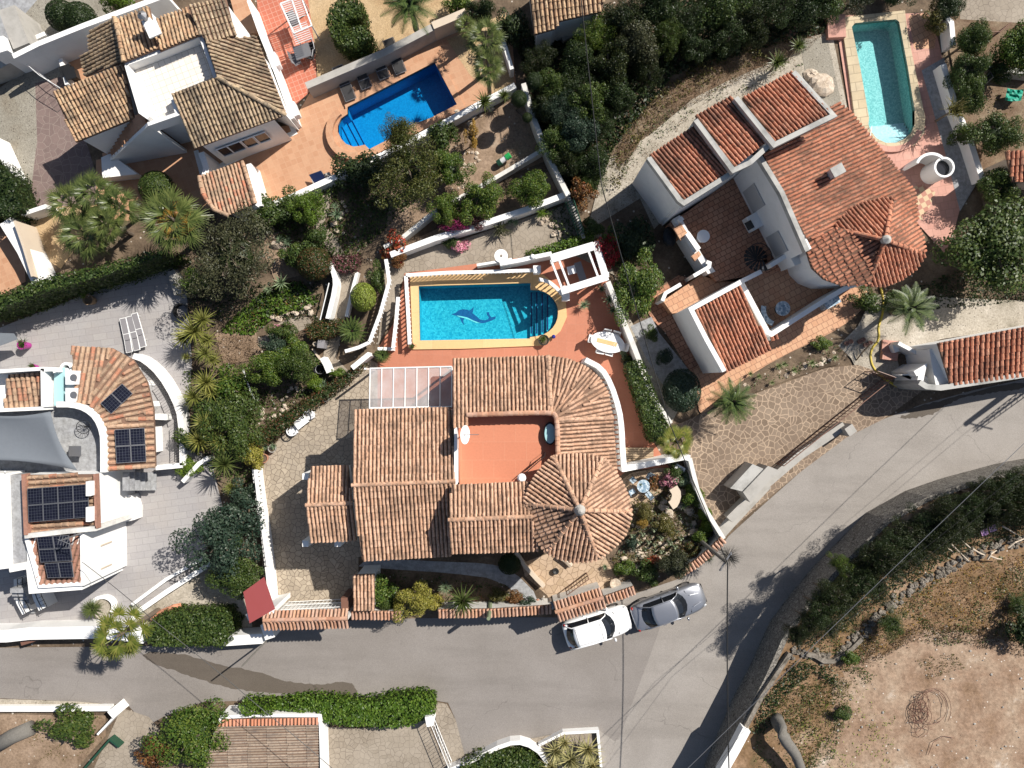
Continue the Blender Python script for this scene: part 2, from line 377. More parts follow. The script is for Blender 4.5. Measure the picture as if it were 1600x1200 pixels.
M['stonecoping'] = m_tiles('stone_pool_coping', [(.46, .37, .24, 1), (.52, .43, .29, 1), (.30, .25, .18, 1)], (.9, .55), -8, (.3, .24, .16, 1), .025, .5, .6, .9)
M['roof_main'] = m_roof('roof_tiles_pinkish', [(.48, .28, .18, 1), (.55, .335, .22, 1), (.61, .385, .265, 1), (.51, .32, .215, 1)], (.17, .11, .075, 1), .7)
M['roof_brown'] = m_roof('roof_tiles_brown', [(.42, .275, .165, 1), (.50, .34, .205, 1), (.40, .24, .14, 1), (.54, .39, .25, 1)], (.10, .075, .055, 1), .75, .8)
M['roof_dark'] = m_roof('roof_tiles_aged', [(.38, .28, .18, 1), (.44, .33, .21, 1), (.34, .24, .155, 1), (.48, .37, .25, 1)], (.075, .062, .05, 1), .75, .8)
M['roof_red'] = m_roof('roof_tiles_red', [(.47, .19, .11, 1), (.54, .235, .145, 1), (.43, .165, .095, 1), (.57, .28, .18, 1)], (.10, .055, .04, 1), .75, .45)
M['roof_left'] = m_roof('roof_tiles_sandy', [(.42, .27, .175, 1), (.49, .33, .225, 1), (.44, .29, .19, 1), (.46, .17, .10, 1), (.45, .31, .205, 1), (.38, .25, .165, 1), (.47, .32, .215, 1)], (.17, .12, .085, 1), .65)
M['roof_brown2'] = m_roof('roof_tiles_brick', [(.28, .14, .10, 1), (.32, .165, .12, 1), (.36, .2, .14, 1)], (.14, .08, .065, 1), .4)
M['roof_flat'] = m_roof('roof_tiles_faded', [(.25, .19, .14, 1), (.30, .235, .18, 1), (.35, .275, .21, 1)], (.12, .1, .09, 1), .6)
M['orange'] = m_roof('orange_ridge_tiles', [(.52, .2, .11, 1), (.58, .25, .15, 1), (.5, .24, .16, 1)], (.25, .12, .08, 1), .3)
M['wallroof'] = m_roof('wall_cap_tiles', [(.46, .25, .16, 1), (.54, .31, .20, 1), (.50, .32, .24, 1), (.42, .21, .13, 1)], (.2, .12, .085, 1), .35)
M['metal_white'] = plain('white_painted_metal', (.75, .75, .74, 1), .35, 0, .5, .04)
M['metal_dark'] = plain('black_iron', (.02, .02, .02, 1), .5)
M['metal_grey'] = plain('grey_metal', (.25, .25, .26, 1), .4, .6)
M['plastic_white'] = plain('white_plastic', (.78, .78, .78, 1), .4, 0, .5, .03)
M['wood'] = plain('weathered_wood', (.25, .17, .1, 1), .8, var=.3, vs=9)
M['bark'] = plain('bark', (.13, .1, .075, 1), .95, var=.4, vs=12)
M['barkgrey'] = plain('grey_bark', (.14, .13, .115, 1), .95, var=.4, vs=10)
M['glass_dark'] = plain('dark_glass', (.012, .014, .018, 1), .08, 0, .6, .05)
M['dark'] = plain('black_plastic', (.012, .012, .013, 1), .5)
M['solar'] = m_solar()
M['sail'] = m_fabric('grey_shade_cloth', (.135, .15, .17, 1))
M['sling'] = m_fabric('charcoal_sling', (.035, .034, .036, 1))
M['sling_grey'] = m_fabric('grey_sling', (.22, .21, .22, 1))
M['redmetal'] = m_plaster('red_metal_sheet', (.27, .06, .06, 1), (.25, .05, .045, 1), .4)
M['teal'] = plain('pale_teal_glass', (.34, .55, .57, 1), .15, 0, .5, .03)
M['magenta'] = plain('magenta_glaze', (.40, .03, .26, 1), .35)
M['pot'] = plain('terracotta_pot', (.42, .2, .13, 1), .8)
M['brown'] = plain('brown_metal', (.17, .085, .06, 1), .5)
M['blue'] = plain('blue_glaze', (.01, .02, .22, 1), .2)
M['bluecloth'] = plain('dark_blue_panel', (.012, .025, .09, 1), .3)
M['tabletile'] = m_mosaic('pale_blue_tabletop', (.55, .62, .66, 1), (.12, .2, .28, 1), 9)
M['green'] = plain('green_plastic', (.03, .38, .10, 1), .4)
M['greenframe'] = plain('dark_green_paint', (.015, .06, .035, 1), .5)
M['tealcloth'] = plain('teal_tarpaulin', (.01, .25, .17, 1), .6)
M['yellow'] = plain('yellow_hose', (.55, .42, .06, 1), .5)
M['pinkcloth'] = plain('pink_cloth', (.62, .35, .60, 1), .8)
M['cactus'] = plain('grey_green_cactus', (.17, .2, .12, 1), .8, var=.3, vs=14)
M['pool_blue'] = m_mosaic('turquoise_pool_mosaic', (.005, .32, .47, 1), (.05, .54, .66, 1))
M['pool_deep'] = m_mosaic('blue_pool_mosaic', (.006, .27, .52, 1), (.014, .36, .64, 1), 14)
M['pool_green'] = m_mosaic('sea_green_pool_mosaic', (.17, .42, .41, 1), (.42, .66, .62, 1), 13)
M['pool_line'] = plain('navy_pool_mosaic', (.01, .03, .14, 1), .4)
M['pool_step'] = m_mosaic('white_pool_mosaic', (.6, .72, .74, 1), (.85, .9, .9, 1), 9)
M['dolphin'] = m_mosaic('navy_mosaic', (.008, .09, .26, 1), (.012, .13, .33, 1))
M['dolphin_belly'] = m_mosaic('pale_mosaic', (.25, .75, .75, 1), (.3, .8, .8, 1))
M['water'] = m_water('pool_water', (.72, .93, .96, 1))
M['water_deep'] = m_water('pool_water_blue', (.42, .82, .95, 1))
M['bag'] = plain('grey_plastic', (.4, .4, .4, 1), .5)
g = lambda *a: tuple(a)+(1,)
L = {}
L['bright'] = m_leaf('leaves_bright', g(.05, .10, .012), g(.085, .15, .02), g(.14, .2, .03))
L['citrus'] = m_leaf('leaves_citrus', g(.03, .07, .012), g(.06, .11, .018), g(.13, .17, .035))
L['mid'] = m_leaf('leaves_mid', g(.025, .05, .014), g(.045, .08, .02), g(.08, .11, .03))
L['dark'] = m_leaf('leaves_dark', g(.012, .026, .01), g(.022, .042, .014), g(.045, .065, .024))
L['pine'] = m_leaf('needles_grey_green', g(.028, .036, .02), g(.05, .058, .034), g(.085, .09, .055))
L['blue'] = m_leaf('leaves_blue_green', g(.015, .035, .026), g(.03, .055, .042), g(.055, .085, .062))
L['olive'] = m_leaf('leaves_olive', g(.05, .055, .016), g(.085, .085, .025), g(.13, .115, .04))
L['yellow'] = m_leaf('leaves_yellow_green', g(.15, .16, .03), g(.24, .24, .05), g(.32, .29, .09))
L['lime'] = m_leaf('leaves_lime', g(.12, .18, .03), g(.2, .27, .05), g(.28, .34, .09))
L['dry'] = m_leaf('dry_twigs', g(.09, .06, .042), g(.14, .10, .07), g(.2, .15, .11))
L['rust'] = m_leaf('leaves_rust', g(.16, .045, .02), g(.1, .07, .03), g(.24, .12, .05))
L['gold'] = m_leaf('leaves_golden', g(.24, .15, .03), g(.32, .21, .05), g(.18, .13, .03))
L['red'] = m_leaf('red_flowers', g(.38, .04, .03), g(.3, .07, .04), g(.05, .08, .02))
L['crimson'] = m_leaf('crimson_bougainvillea', g(.34, .012, .03), g(.22, .015, .03), g(.05, .05, .015))
L['magenta'] = m_leaf('magenta_flowers', g(.42, .03, .22), g(.36, .05, .2), g(.1, .06, .04))
L['pink'] = m_leaf('pink_flowers', g(.62, .2, .42), g(.55, .28, .42), g(.3, .2, .2))
L['purplish'] = m_leaf('purplish_leaves', g(.05, .045, .025), g(.11, .055, .055), g(.2, .06, .11))
L['reddish'] = m_leaf('green_and_red_leaves', g(.03, .05, .018), g(.045, .065, .02), g(.13, .05, .03))
L['palm'] = m_leaf('palm_fronds', g(.045, .07, .022), g(.075, .105, .035), g(.12, .15, .055), .2, .35)
L['palmgreen'] = m_leaf('palm_fronds_yellowish', g(.07, .10, .02), g(.12, .15, .03), g(.2, .2, .06), .25, .4)
L['feather'] = m_leaf('feather_fronds', g(.03, .06, .02), g(.055, .09, .028), g(.1, .14, .045), .2, .35)
L['conifer'] = m_leaf('conifer_sprays', g(.008, .017, .006), g(.018, .03, .010), g(.045, .055, .018))
L['cypress'] = m_leaf('olive_green_needles', g(.04, .055, .014), g(.07, .085, .022), g(.12, .12, .04))
L['agave'] = m_leaf('agave_blades', g(.10, .15, .075), g(.15, .2, .1), g(.22, .27, .15), .1, .5)
L['yucca'] = m_leaf('yucca_blades', g(.10, .12, .03), g(.17, .19, .05), g(.27, .28, .1), .2, .5)
L['variegated'] = m_leaf('striped_agave_blades', g(.42, .4, .2), g(.16, .17, .09), g(.5, .46, .25), .1, .5)
L['succ'] = m_leaf('succulent_leaves', g(.09, .15, .1), g(.15, .22, .15), g(.2, .27, .19), .1, .5)
L['ivy'] = m_leaf('ivy_leaves', g(.035, .08, .01), g(.068, .135, .018), g(.125, .2, .034))
# ---------------------------------------------------------------- tiled roofs and walls
def plane_of(W):
    n = Vector((0, 0, 0))
    for a, b in zip(W, W[1:]+W[:1]):
        n += Vector(((a.y-b.y)*(a.z+b.z), (a.z-b.z)*(a.x+b.x), (a.x-b.x)*(a.y+b.y)))
    n.normalize()
    if n.z < 0: n = -n
    c = sum(W, Vector((0, 0, 0)))/len(W)
    return c, n
def add_tiles(mb, W, pitch=.215, course=.40, down=None, seed=0, rad=.40, hh=.11):
    rnd = random.Random(seed)
    c, n = plane_of(W)
    if down is None:
        d = Vector((0, 0, -1)); v = (d-n*d.dot(n)).normalized()
    else:
        d = Vector((down[0], -down[1], 0)); v = (d-n*d.dot(n)).normalized()
    u = v.cross(n).normalized()
    uv = [((p-c).dot(u), (p-c).dot(v)) for p in W]
    u0 = min(a for a, b in uv); u1 = max(a for a, b in uv); v1m = max(b for a, b in uv)
    k = max(1, round((u1-u0)/pitch)); pp = (u1-u0)/k; N = len(uv)
    SEG = 4
    for i in range(k):
        uu = u0+(i+.5)*pp; xs = []
        for a, b in zip(uv, uv[1:]+uv[:1]):
            if (a[0] <= uu) != (b[0] <= uu): xs.append(a[1]+(b[1]-a[1])*(uu-a[0])/(b[0]-a[0]))
        xs.sort()
        for va, vb in zip(xs[::2], xs[1::2]):
            off = (v1m-vb) % course
            e = vb; j = 0; first = course-off if off > .12 else course
            ju = rnd.uniform(-.012, .012)
            while e > va+.03:
                s = max(va, e-(first if j == 0 else course)); j += 1
                r = pp*rad*rnd.uniform(.94, 1.06); du = ju+rnd.uniform(-.012, .012)
                vs = []
                for (vv, rr, lift) in ((s-.03, r*.8, .0), (e+rnd.uniform(-.01, .015), r, .03)):
                    for q in range(SEG+1):
                        an = math.pi*q/SEG
                        vs.append(c+u*(uu+du-rr*math.cos(an))+v*vv+n*(math.sin(an)*hh*rr/(pp*rad)+lift+.01))
                mb.add(vs, [(q, q+1, SEG+2+q, SEG+1+q) for q in range(SEG)]+[tuple(range(SEG+1, 2*SEG+2))])
                e = s
    return c, n, v
def add_ridge(mb, a, b, r=.13, length=.42, seed=0, lift=.05):
    rnd = random.Random(seed); d = b-a; L_ = d.length; d.normalize()
    side = d.cross(Vector((0, 0, 1))).normalized(); up = side.cross(d).normalized()
    k = max(1, round(L_/length)); SEG = 5
    for i in range(k):
        s = L_*i/k-.03; e = L_*(i+1)/k; vs = []
        j = rnd.uniform(-.012, .012)
        for (t, rr, lf) in ((s, r*.82, 0), (e, r, .025)):
            for q in range(SEG+1):
                an = math.pi*q/SEG
                vs.append(a+d*t+side*(math.cos(an)*rr+j)+up*(math.sin(an)*rr*.9+lift+lf-.03))
        mb.add(vs, [(q, q+1, SEG+2+q, SEG+1+q) for q in range(SEG)]+[tuple(range(SEG+1, 2*SEG+2)), tuple(range(SEG, -1, -1))])
def inset(xy, d):
    A = sum(a.x*b.y-b.x*a.y for a, b in zip(xy, xy[1:]+xy[:1]))
    sgn = 1 if A > 0 else -1; out = []; n = len(xy)
    for i in range(n):
        p = xy[i]; a = xy[i-1]; b = xy[(i+1) % n]
        d1 = (p-a).normalized(); d2 = (b-p).normalized()
        n1 = Vector((-d1.y, d1.x))*sgn; n2 = Vector((-d2.y, d2.x))*sgn
        m = n1+n2
        m = m.normalized() if m.length > 1e-5 else n1
        out.append(p+m*d/max(.4, m.dot(n1)))
    return out
def roof_part(parent, pts, mat, ridges=(), name='roof', thick=.14, z0=None, wallmat=None, ins=.28, label=None, rr=.13, **kw):
    W = [P(*p) for p in pts]; mb = MB(); n = len(W)
    c, nn, v = add_tiles(mb, W, seed=len(bpy.data.objects), **kw)
    base = [Vector((p.x, p.y, c.z-((p.x-c.x)*nn.x+(p.y-c.y)*nn.y)/nn.z)) for p in W]; low = [p-Vector((0, 0, thick)) for p in base]
    tri = tessellate_polygon([[Vector((p.x, p.y, 0)) for p in W]])
    fs = []
    for t in tri:
        a, b, cc = [W[i] for i in t]
        if (b-a).cross(cc-a).z < 0: t = t[::-1]
        fs.append(tuple(t)); fs.append(tuple(n+i for i in reversed(t)))
    fs += [(i, (i+1) % n, n+(i+1) % n, n+i) for i in range(n)]
    nf = len(mb.f); mb.add(base+low, fs); nf2 = len(mb.f)
    for k, (a, b) in enumerate(ridges): add_ridge(mb, P(*a), P(*b), r=rr, seed=k)
    o = mb.build(name, mat, parent, label=label)
    o.data.materials.append(M['underlay_shade'])
    for i in range(nf, nf2): o.data.polygons[i].material_index = 1
    if wallmat:
        xy = inset([p.to_2d() for p in W], ins)
        zs = [c.z-((x-c.x)*nn.x+(y-c.y)*nn.y)/nn.z-thick-.02 for x, y in xy]
        MB().prism(xy, z0, zs).build('wall', wallmat, parent)
    return o
def slab(parent, name, pts, z1, z0, mat, label=None, bevel=0):
    return MB().prism([p.to_2d() for p in poly(pts, z1)], z0, z1).build(name, mat, parent, label=label, bevel=bevel)
def wallp(parent, name, pts, z1, z0, th, mat, label=None):
    return wall_mb(MB(), pts, th, z0, z1).build(name, mat, parent, label=label)
def wallthing(label, pts, z1, th, mat, z0=0, name='garden_wall', cat='wall', group=None, cap=None, capth=.1):
    if cap is None:
        o = wall_mb(MB(), pts, th, z0, z1).build(name, mat); return tag(o, label, cat, group)
    a = P(*pts[0], z1); a.z = z0
    t = thing(name, label, cat, a, group)
    wall_mb(MB(), pts, th, z0, z1-.06).build('wall', mat, t)
    wall_mb(MB(), pts, th+capth, z1-.06, z1).build('coping', cap, t)
    return t
bal_mesh = [None]
def balustrade(label, pts, z0, h=.85, step=.26, th=.2, mat=None, parent=None, group=None, baseth=.22):
    mat = mat or M['white']; z1 = z0+h
    a = P(*pts[0], z1); a.z = z0
    t = parent or thing('balustrade', label, 'balustrade', a, group)
    wall_mb(MB(), pts, th, z1-.09, z1).build('handrail', mat, t)
    wall_mb(MB(), pts, baseth, z0, z0+.08).build('plinth', mat, t)
    w = [P(x, y, z1).to_2d() for x, y in pts]
    segs = [(b-a_).length for a_, b in zip(w, w[1:])]; T = sum(segs); k = min(100, max(2, int(T/step))); cnt = 0
    o0 = world_loc(t); me = bpy.data.meshes.get('baluster_shape')
    if me is None:
        m = MB().lathe((0, 0, 0), [(.05, 0), (.05, .05), (.035, .1), (.06, .3), (.035, .45), (.05, .55), (.03, .62), (.05, .68)], 7)
        me = bpy.data.meshes.new('baluster_shape'); me.from_pydata(m.v, [], m.f); me.materials.append(M['white'])
    for i in range(k):
        d = T*(i+.5)/k; j = 0
        while j < len(segs)-1 and d > segs[j]: d -= segs[j]; j += 1
        p = w[j]+(w[j+1]-w[j])*min(1, d/segs[j])
        o = bpy.data.objects.new('baluster', me); C.objects.link(o); o.parent = t
        o.location = Vector((p.x, p.y, z0+.08))-o0; o.scale = (1, 1, (h-.17)/.68)
    return t
def railing(label, pts, z0, h=.9, step=.14, mat=None, parent=None, r=.018, rails=(0, 1), name='railing', tilt=None):
    mat = mat or M['metal_dark']; z1 = z0+h; a = P(*pts[0], z1); a.z = z0
    t = parent or thing(name, label, 'railing', a)
    w = [P(x, y, z1) for x, y in pts]; mb = MB()
    mb.tube(w, r*1.5, 5); mb.tube([p-Vector((0, 0, h*.88)) for p in w], r, 5)
    mb.build('handrail', mat, t)
    mb = MB()
    for p, q in zip(w, w[1:]):
        k = max(1, int((q-p).length/step))
        for i in range(k+1):
            c = p+(q-p)*i/k; mb.tube([c-Vector((0, 0, h)), c], r*.7, 4)
    mb.build('bars', mat, t)
    return t
def uvslab(parent, name, corners, mat, frame, th=.04, label=None, n=(1, 1), gap=.02):
    frame = M['metal_grey']
    # corners: 4 world points; splits into n panels, each its own object with a rim
    a, b, c, d = [Vector(p) for p in corners]
    up = (b-a).cross(d-a).normalized()
    if up.z < 0: up = -up
    outs = []
    for i in range(n[0]):
        for j in range(n[1]):
            def q(s, t_): return (a*(1-s)+b*s)*(1-t_)+(d*(1-s)+c*s)*t_
            s0, s1, t0, t1 = i/n[0], (i+1)/n[0], j/n[1], (j+1)/n[1]
            p = [q(s0, t0), q(s1, t0), q(s1, t1), q(s0, t1)]; ctr = sum(p, Vector())/4
            p = [x+(ctr-x).normalized()*gap*.5 for x in p]
            mb = MB(); lo = [x for x in p]; hi = [x+up*th for x in p]
            mb.add(lo+hi, [(0, 3, 2, 1), (4, 5, 6, 7), (0, 1, 5, 4), (1, 2, 6, 5), (2, 3, 7, 6), (3, 0, 4, 7)])
            o = mb.build(name, frame, parent)
            ip = [x+(ctr-x).normalized()*.035+up*(th+.004) for x in p]
            m2 = MB().add(ip, [(0, 1, 2, 3)]); f = m2.build('cells', mat, o)
            f.location = -Vector((0, 0, 0))
            uv = f.data.uv_layers.new(name='UVMap')
            w, h_ = (ip[1]-ip[0]).length, (ip[3]-ip[0]).length
            for k_, xy in enumerate([(0, 0), (w, 0), (w, h_), (0, h_)]): uv.data[k_].uv = xy
            outs.append(o)
    return outs

# ---------------------------------------------------------------- vegetation
def quadmesh(name, cen, nrm, size, asp, mat, rng, bend=.25):
    N = len(cen)
    nrm = nrm/np.linalg.norm(nrm, axis=1, keepdims=True)
    r = rng.normal(size=(N, 3)); a = np.cross(nrm, r); a /= np.linalg.norm(a, axis=1, keepdims=True); b = np.cross(nrm, a)
    s = size[:, None]
    V = np.empty((N, 4, 3))
    V[:, 0] = cen-a*s; V[:, 1] = cen-b*s*asp+nrm*s*bend; V[:, 2] = cen+a*s; V[:, 3] = cen+b*s*asp+nrm*s*bend
    me = bpy.data.meshes.new(name)
    me.vertices.add(4*N); me.vertices.foreach_set('co', V.reshape(-1).astype(np.float32))
    me.loops.add(4*N); me.loops.foreach_set('vertex_index', np.arange(4*N, dtype=np.int32))
    me.polygons.add(N); me.polygons.foreach_set('loop_start', np.arange(0, 4*N, 4, dtype=np.int32))
    me.update(calc_edges=True); me.materials.append(mat)
    return me
KIND = {  # clumps, clump radius, leaves, leaf size, aspect, spread
 'tree': (44, (.22, .38), 14000, .033, .6), 'treefine': (56, (.15, .30), 13000, .026, .38), 'shrub': (15, (.3, .48), 3200, .062, .6),
 'small': (7, (.4, .6), 700, .13, .55), 'airy': (26, (.14, .26), 2400, .045, .5), 'clipped': (0, (1, 1), 4200, .045, .6), 'twigs': (16, (.3, .5), 1500, .07, .1)}
MC = {}
def crown_mesh(kind, mat, var=0):
    key = (kind, mat, var)
    if key in MC: return MC[key]
    base = ('base', kind, var)
    nc, cr, nl, ls, asp = KIND[kind]; rng = np.random.default_rng(abs(hash(kind)) % 1000 if False else sum(map(ord, kind))*7+var)
    if nc == 0:
        d = rng.normal(size=(nl, 3)); d /= np.linalg.norm(d, axis=1, keepdims=True); d[:, 2] = np.abs(d[:, 2])*np.where(rng.random(nl) < .8, 1, -1)
        rr = 1-np.abs(rng.normal(size=(nl, 1)))*.05; cen = d*rr; nr = d+rng.normal(size=(nl, 3))*.45
    else:
        dirs = rng.normal(size=(nc, 3)); dirs /= np.linalg.norm(dirs, axis=1, keepdims=True); dirs[:, 2] = dirs[:, 2]*.8+.15
        rad = rng.uniform(.12, .86, size=(nc, 1))**.75
        squash = 1+.22*np.sin(2*np.arctan2(dirs[:, 1], dirs[:, 0])+var)+.12*np.sin(5*np.arctan2(dirs[:, 1], dirs[:, 0])+2*var)
        cc = dirs*rad*squash[:, None]; cc[0] = 0
        cR = rng.uniform(cr[0], cr[1], size=nc)
        w = cR**2; idx = rng.choice(nc, size=nl, p=w/w.sum())
        d = rng.normal(size=(nl, 3)); d /= np.linalg.norm(d, axis=1, keepdims=True)
        rr = (1-np.abs(rng.normal(size=(nl, 1)))*.22)
        cen = cc[idx]+d*rr*cR[idx][:, None]; nr = d+rng.normal(size=(nl, 3))*.6+np.array([0, 0, .4])
    size = ls*rng.uniform(.6, 1.35, size=nl)
    me = quadmesh(kind+'_leaves', cen, nr, size, asp, L[mat], rng)
    if kind in ('clipped', 'tree', 'shrub', 'small'):   # the dark core for inner shade is linked in plant
        pass
    MC[key] = me; return me
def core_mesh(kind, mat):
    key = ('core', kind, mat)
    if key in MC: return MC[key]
    m = MB().blob((0, 0, -.08), .86 if kind == 'clipped' else .46, 3, 18, rough=.04 if kind == 'clipped' else .12)  # dark opaque blob added to stop light and stand for the crown's shaded inside
    me = bpy.data.meshes.new('shade_core'); me.from_pydata(m.v, [], m.f); me.materials.append(L[mat]); me.polygons.foreach_set('use_smooth', [True]*len(me.polygons)); MC[key] = me; return me
def trunk_mesh(mat='bark', limbs=True):
    key = ('trunk', mat, limbs)
    if key in MC: return MC[key]
    m = MB(); m.tube([(0, 0, -.05), (.15, .1, .5), (0, 0, 1.0)], 1, 8, .7)
    if limbs:
        rnd = random.Random(4)
        for i in range(7):
            a = i*math.pi*2/7+rnd.uniform(-.3, .3); k = rnd.uniform(4, 7)
            m.tube([(0, 0, .75), (math.cos(a)*k*.5, math.sin(a)*k*.5, 1.0), (math.cos(a)*k, math.sin(a)*k, 1.25)], .5, 5, .15)
    me = bpy.data.meshes.new('trunk_shape'); me.from_pydata(m.v, [], m.f); me.materials.append(M[mat]); MC[key] = me; return me
def link(name, me, parent, loc=(0, 0, 0), scale=(1, 1, 1), rz=0):
    o = bpy.data.objects.new(name, me); C.objects.link(o); o.parent = parent; o.location = loc; o.scale = scale; o.rotation_euler = (0, 0, rz); return o
PC = [0]
def plant(kind, mat, x, y, r, h, label, cat=None, z0=0, name=None, group=None, asp=(1, 1), rz=None, bark='bark'):
    PC[0] += 1; rnd = random.Random(PC[0]*13)
    tree = kind in ('tree', 'treefine') or h > 2.6
    zc = z0+h*.6; s = 1-zc/H; R = r/25*s*(1 if kind == 'clipped' else 1.1); c = P(x, y, zc)
    t = thing(name or ('tree' if tree else 'shrub'), label, cat or ('tree' if tree else 'shrub'), (c.x, c.y, z0), group)
    if rz is None: rz = rnd.uniform(0, 6.28)
    lz = .6*h if kind != 'clipped' else h*.52
    hz = h*.46
    cr_ = link('crown' if tree else 'foliage', crown_mesh(kind, mat, PC[0] % 3), t, (0, 0, lz), (R*asp[0], R*asp[1], hz), rz)
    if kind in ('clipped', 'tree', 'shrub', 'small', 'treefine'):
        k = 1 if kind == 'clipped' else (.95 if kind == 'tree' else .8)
        link('shade_core', core_mesh(kind, 'dark' if mat not in ('lime', 'yellow', 'dry', 'gold') else 'olive'), cr_, (0, 0, 0), (k, k, k), 0)
    tr = max(.03, min(.22, R*.07))
    link('trunk' if tree else 'stem', trunk_mesh(bark), t, (0, 0, 0), (tr, tr, lz), rnd.uniform(0, 6))
    return t
def strips(mb, base, az, el, length, width, droop, segs=3, taper=(1, .1), fold=0):
    p = Vector(base); d = Vector((math.cos(az)*math.cos(el), math.sin(az)*math.cos(el), math.sin(el)))
    side = Vector((-math.sin(az), math.cos(az), 0)); vs = []; pts = [p]
    for i in range(segs):
        pts.append(pts[-1]+d*length/segs); d = (d-Vector((0, 0, droop/segs))).normalized()
    for i, q in enumerate(pts):
        w = width*(taper[0]+(taper[1]-taper[0])*i/segs)*(.6+.4*math.sin(math.pi*min(1, (i+.6)/segs)))
        vs += [q-side*w+Vector((0, 0, fold*w)), q+side*w+Vector((0, 0, fold*w))]
    mb.add(vs, [(2*i, 2*i+1, 2*i+3, 2*i+2) for i in range(segs)])
    return pts
def palm_mesh(kind, mat):
    key = (kind, mat)
    if key in MC: return MC[key]
    rnd = random.Random(sum(map(ord, kind))); mb = MB()
    if kind == 'fan':               # fan fronds at the ends of stalks
        for i in range(24):
            az = i*2.399; el = math.radians(75-90*(i/24)); Ls = rnd.uniform(.42, .6)
            tip = strips(mb, (0, 0, 0), az, el, Ls, .016, .25, 3, (1, .7))[-1]
            fan_el = el-.35
            for k in range(15):
                da = math.radians(-78+156*k/14)
                ll = .46*math.cos(da*.55)*rnd.uniform(.9, 1.1)
                strips(mb, tip+Vector((0, 0, .002*k)), az+da, fan_el*.8+.08*math.cos(k*2.2), ll, .032, .35, 3, (.9, .15))
    elif kind == 'fanwide':         # broader whole fans
        for i in range(16):
            az = i*2.399; el = math.radians(70-80*(i/16)); Ls = rnd.uniform(.42, .58)
            tip = strips(mb, (0, 0, 0), az, el, Ls, .018, .3, 3, (1, .8))[-1]
            for k in range(22):
                da = math.radians(-115+230*k/21)
                strips(mb, tip, az+da, el*.25+.08*math.cos(k*3), .30*rnd.uniform(.93, 1.07)*(1-.2*abs(da)/2), .03, .25, 3, (.75, .35))
    elif kind == 'feather':
        for i in range(30):
            az = i*2.399; el = math.radians(80-85*(i/30)); Lf = rnd.uniform(.9, 1.05)
            pts = strips(mb, (0, 0, 0), az, el, Lf, .012, .9, 8, (1, .3))
            for j in range(1, 9):
                for q in range(3):
                    p = pts[j-1]+(pts[j]-pts[j-1])*q/3
                    ll = .19*math.sin(math.pi*min(1, (j+q/3+1.4)/10.2))+.04
                    for sgn in (-1, 1): strips(mb, p, az+sgn*math.radians(52), .15-.2*j/8, ll, .013, .3, 2, (1, .3))
    elif kind == 'cycad':
        for i in range(60):
            az = i*2.399; el = math.radians(70-66*(i/48)); Lf = rnd.uniform(.88, 1.05)
            pts = strips(mb, (0, 0, 0), az, el, Lf, .014, .5, 6, (1, .4))
            for j in range(1, 7):
                for q in range(4):
                    p = pts[j-1]+(pts[j]-pts[j-1])*q/4
                    ll = .11*math.sin(math.pi*min(1, (j+q/4+.6)/7.4))+.02
                    for sgn in (-1, 1): strips(mb, p, az+sgn*math.radians(60), .2, ll, .016, .1, 1, (1, .3))
    elif kind == 'rosette':         # yucca / agave
        for i in range(60):
            az = i*2.399+rnd.uniform(-.1, .1); el = math.radians(86-84*(i/60))
            strips(mb, (0, 0, 0), az, el, rnd.uniform(.85, 1.05), .055, .35, 4, (1, .12), .3)
    elif kind == 'agave':
        for i in range(26):
            az = i*2.399+rnd.uniform(-.1, .1); el = math.radians(80-66*(i/26))
            strips(mb, (0, 0, 0), az, el, rnd.uniform(.8, 1.05), .085, .15, 4, (1.1, .05), .35)
    elif kind == 'grassy':
        for i in range(70):
            az = rnd.uniform(0, 6.28); el = math.radians(rnd.uniform(8, 80))
            strips(mb, (rnd.uniform(-.3, .3), rnd.uniform(-.3, .3), 0), az, el, rnd.uniform(.45, 1.05), .045, .5, 4, (1, .15), .2)
    me = bpy.data.meshes.new(kind+'_fronds'); me.from_pydata(mb.v, [], mb.f); me.materials.append(L[mat]); MC[key] = me; return me
def palm(kind, mat, x, y, r, h, label, cat='palm', z0=0, name='palm_tree', rz=None, group=None, tr=.14, bark='bark', center=None, dead=False):
    PC[0] += 1; rnd = random.Random(PC[0]*17)
    s = 1-(z0+h)/H; R = r/25*s; c = P(x, y, z0+h)
    t = thing(name, label, cat, (c.x, c.y, z0), group)
    o = link('fronds' if kind in ('fan', 'fanwide', 'feather', 'cycad') else 'leaves', palm_mesh(kind, mat), t, (0, 0, h), (R, R, R), rnd.uniform(0, 6.28) if rz is None else rz)
    if h > .15: link('trunk', trunk_mesh(bark, False), t, (0, 0, 0), (tr, tr, h), 0)
    if dead: link('old_fronds', palm_mesh('fan', 'gold'), t, (0, 0, h*.93), (R*.62, R*.62, R*.4), 1)
    if center: MB().blob((c.x, c.y, z0+h), .16, 2, 8, rough=.1).build('cone', M[center], t)
    return t
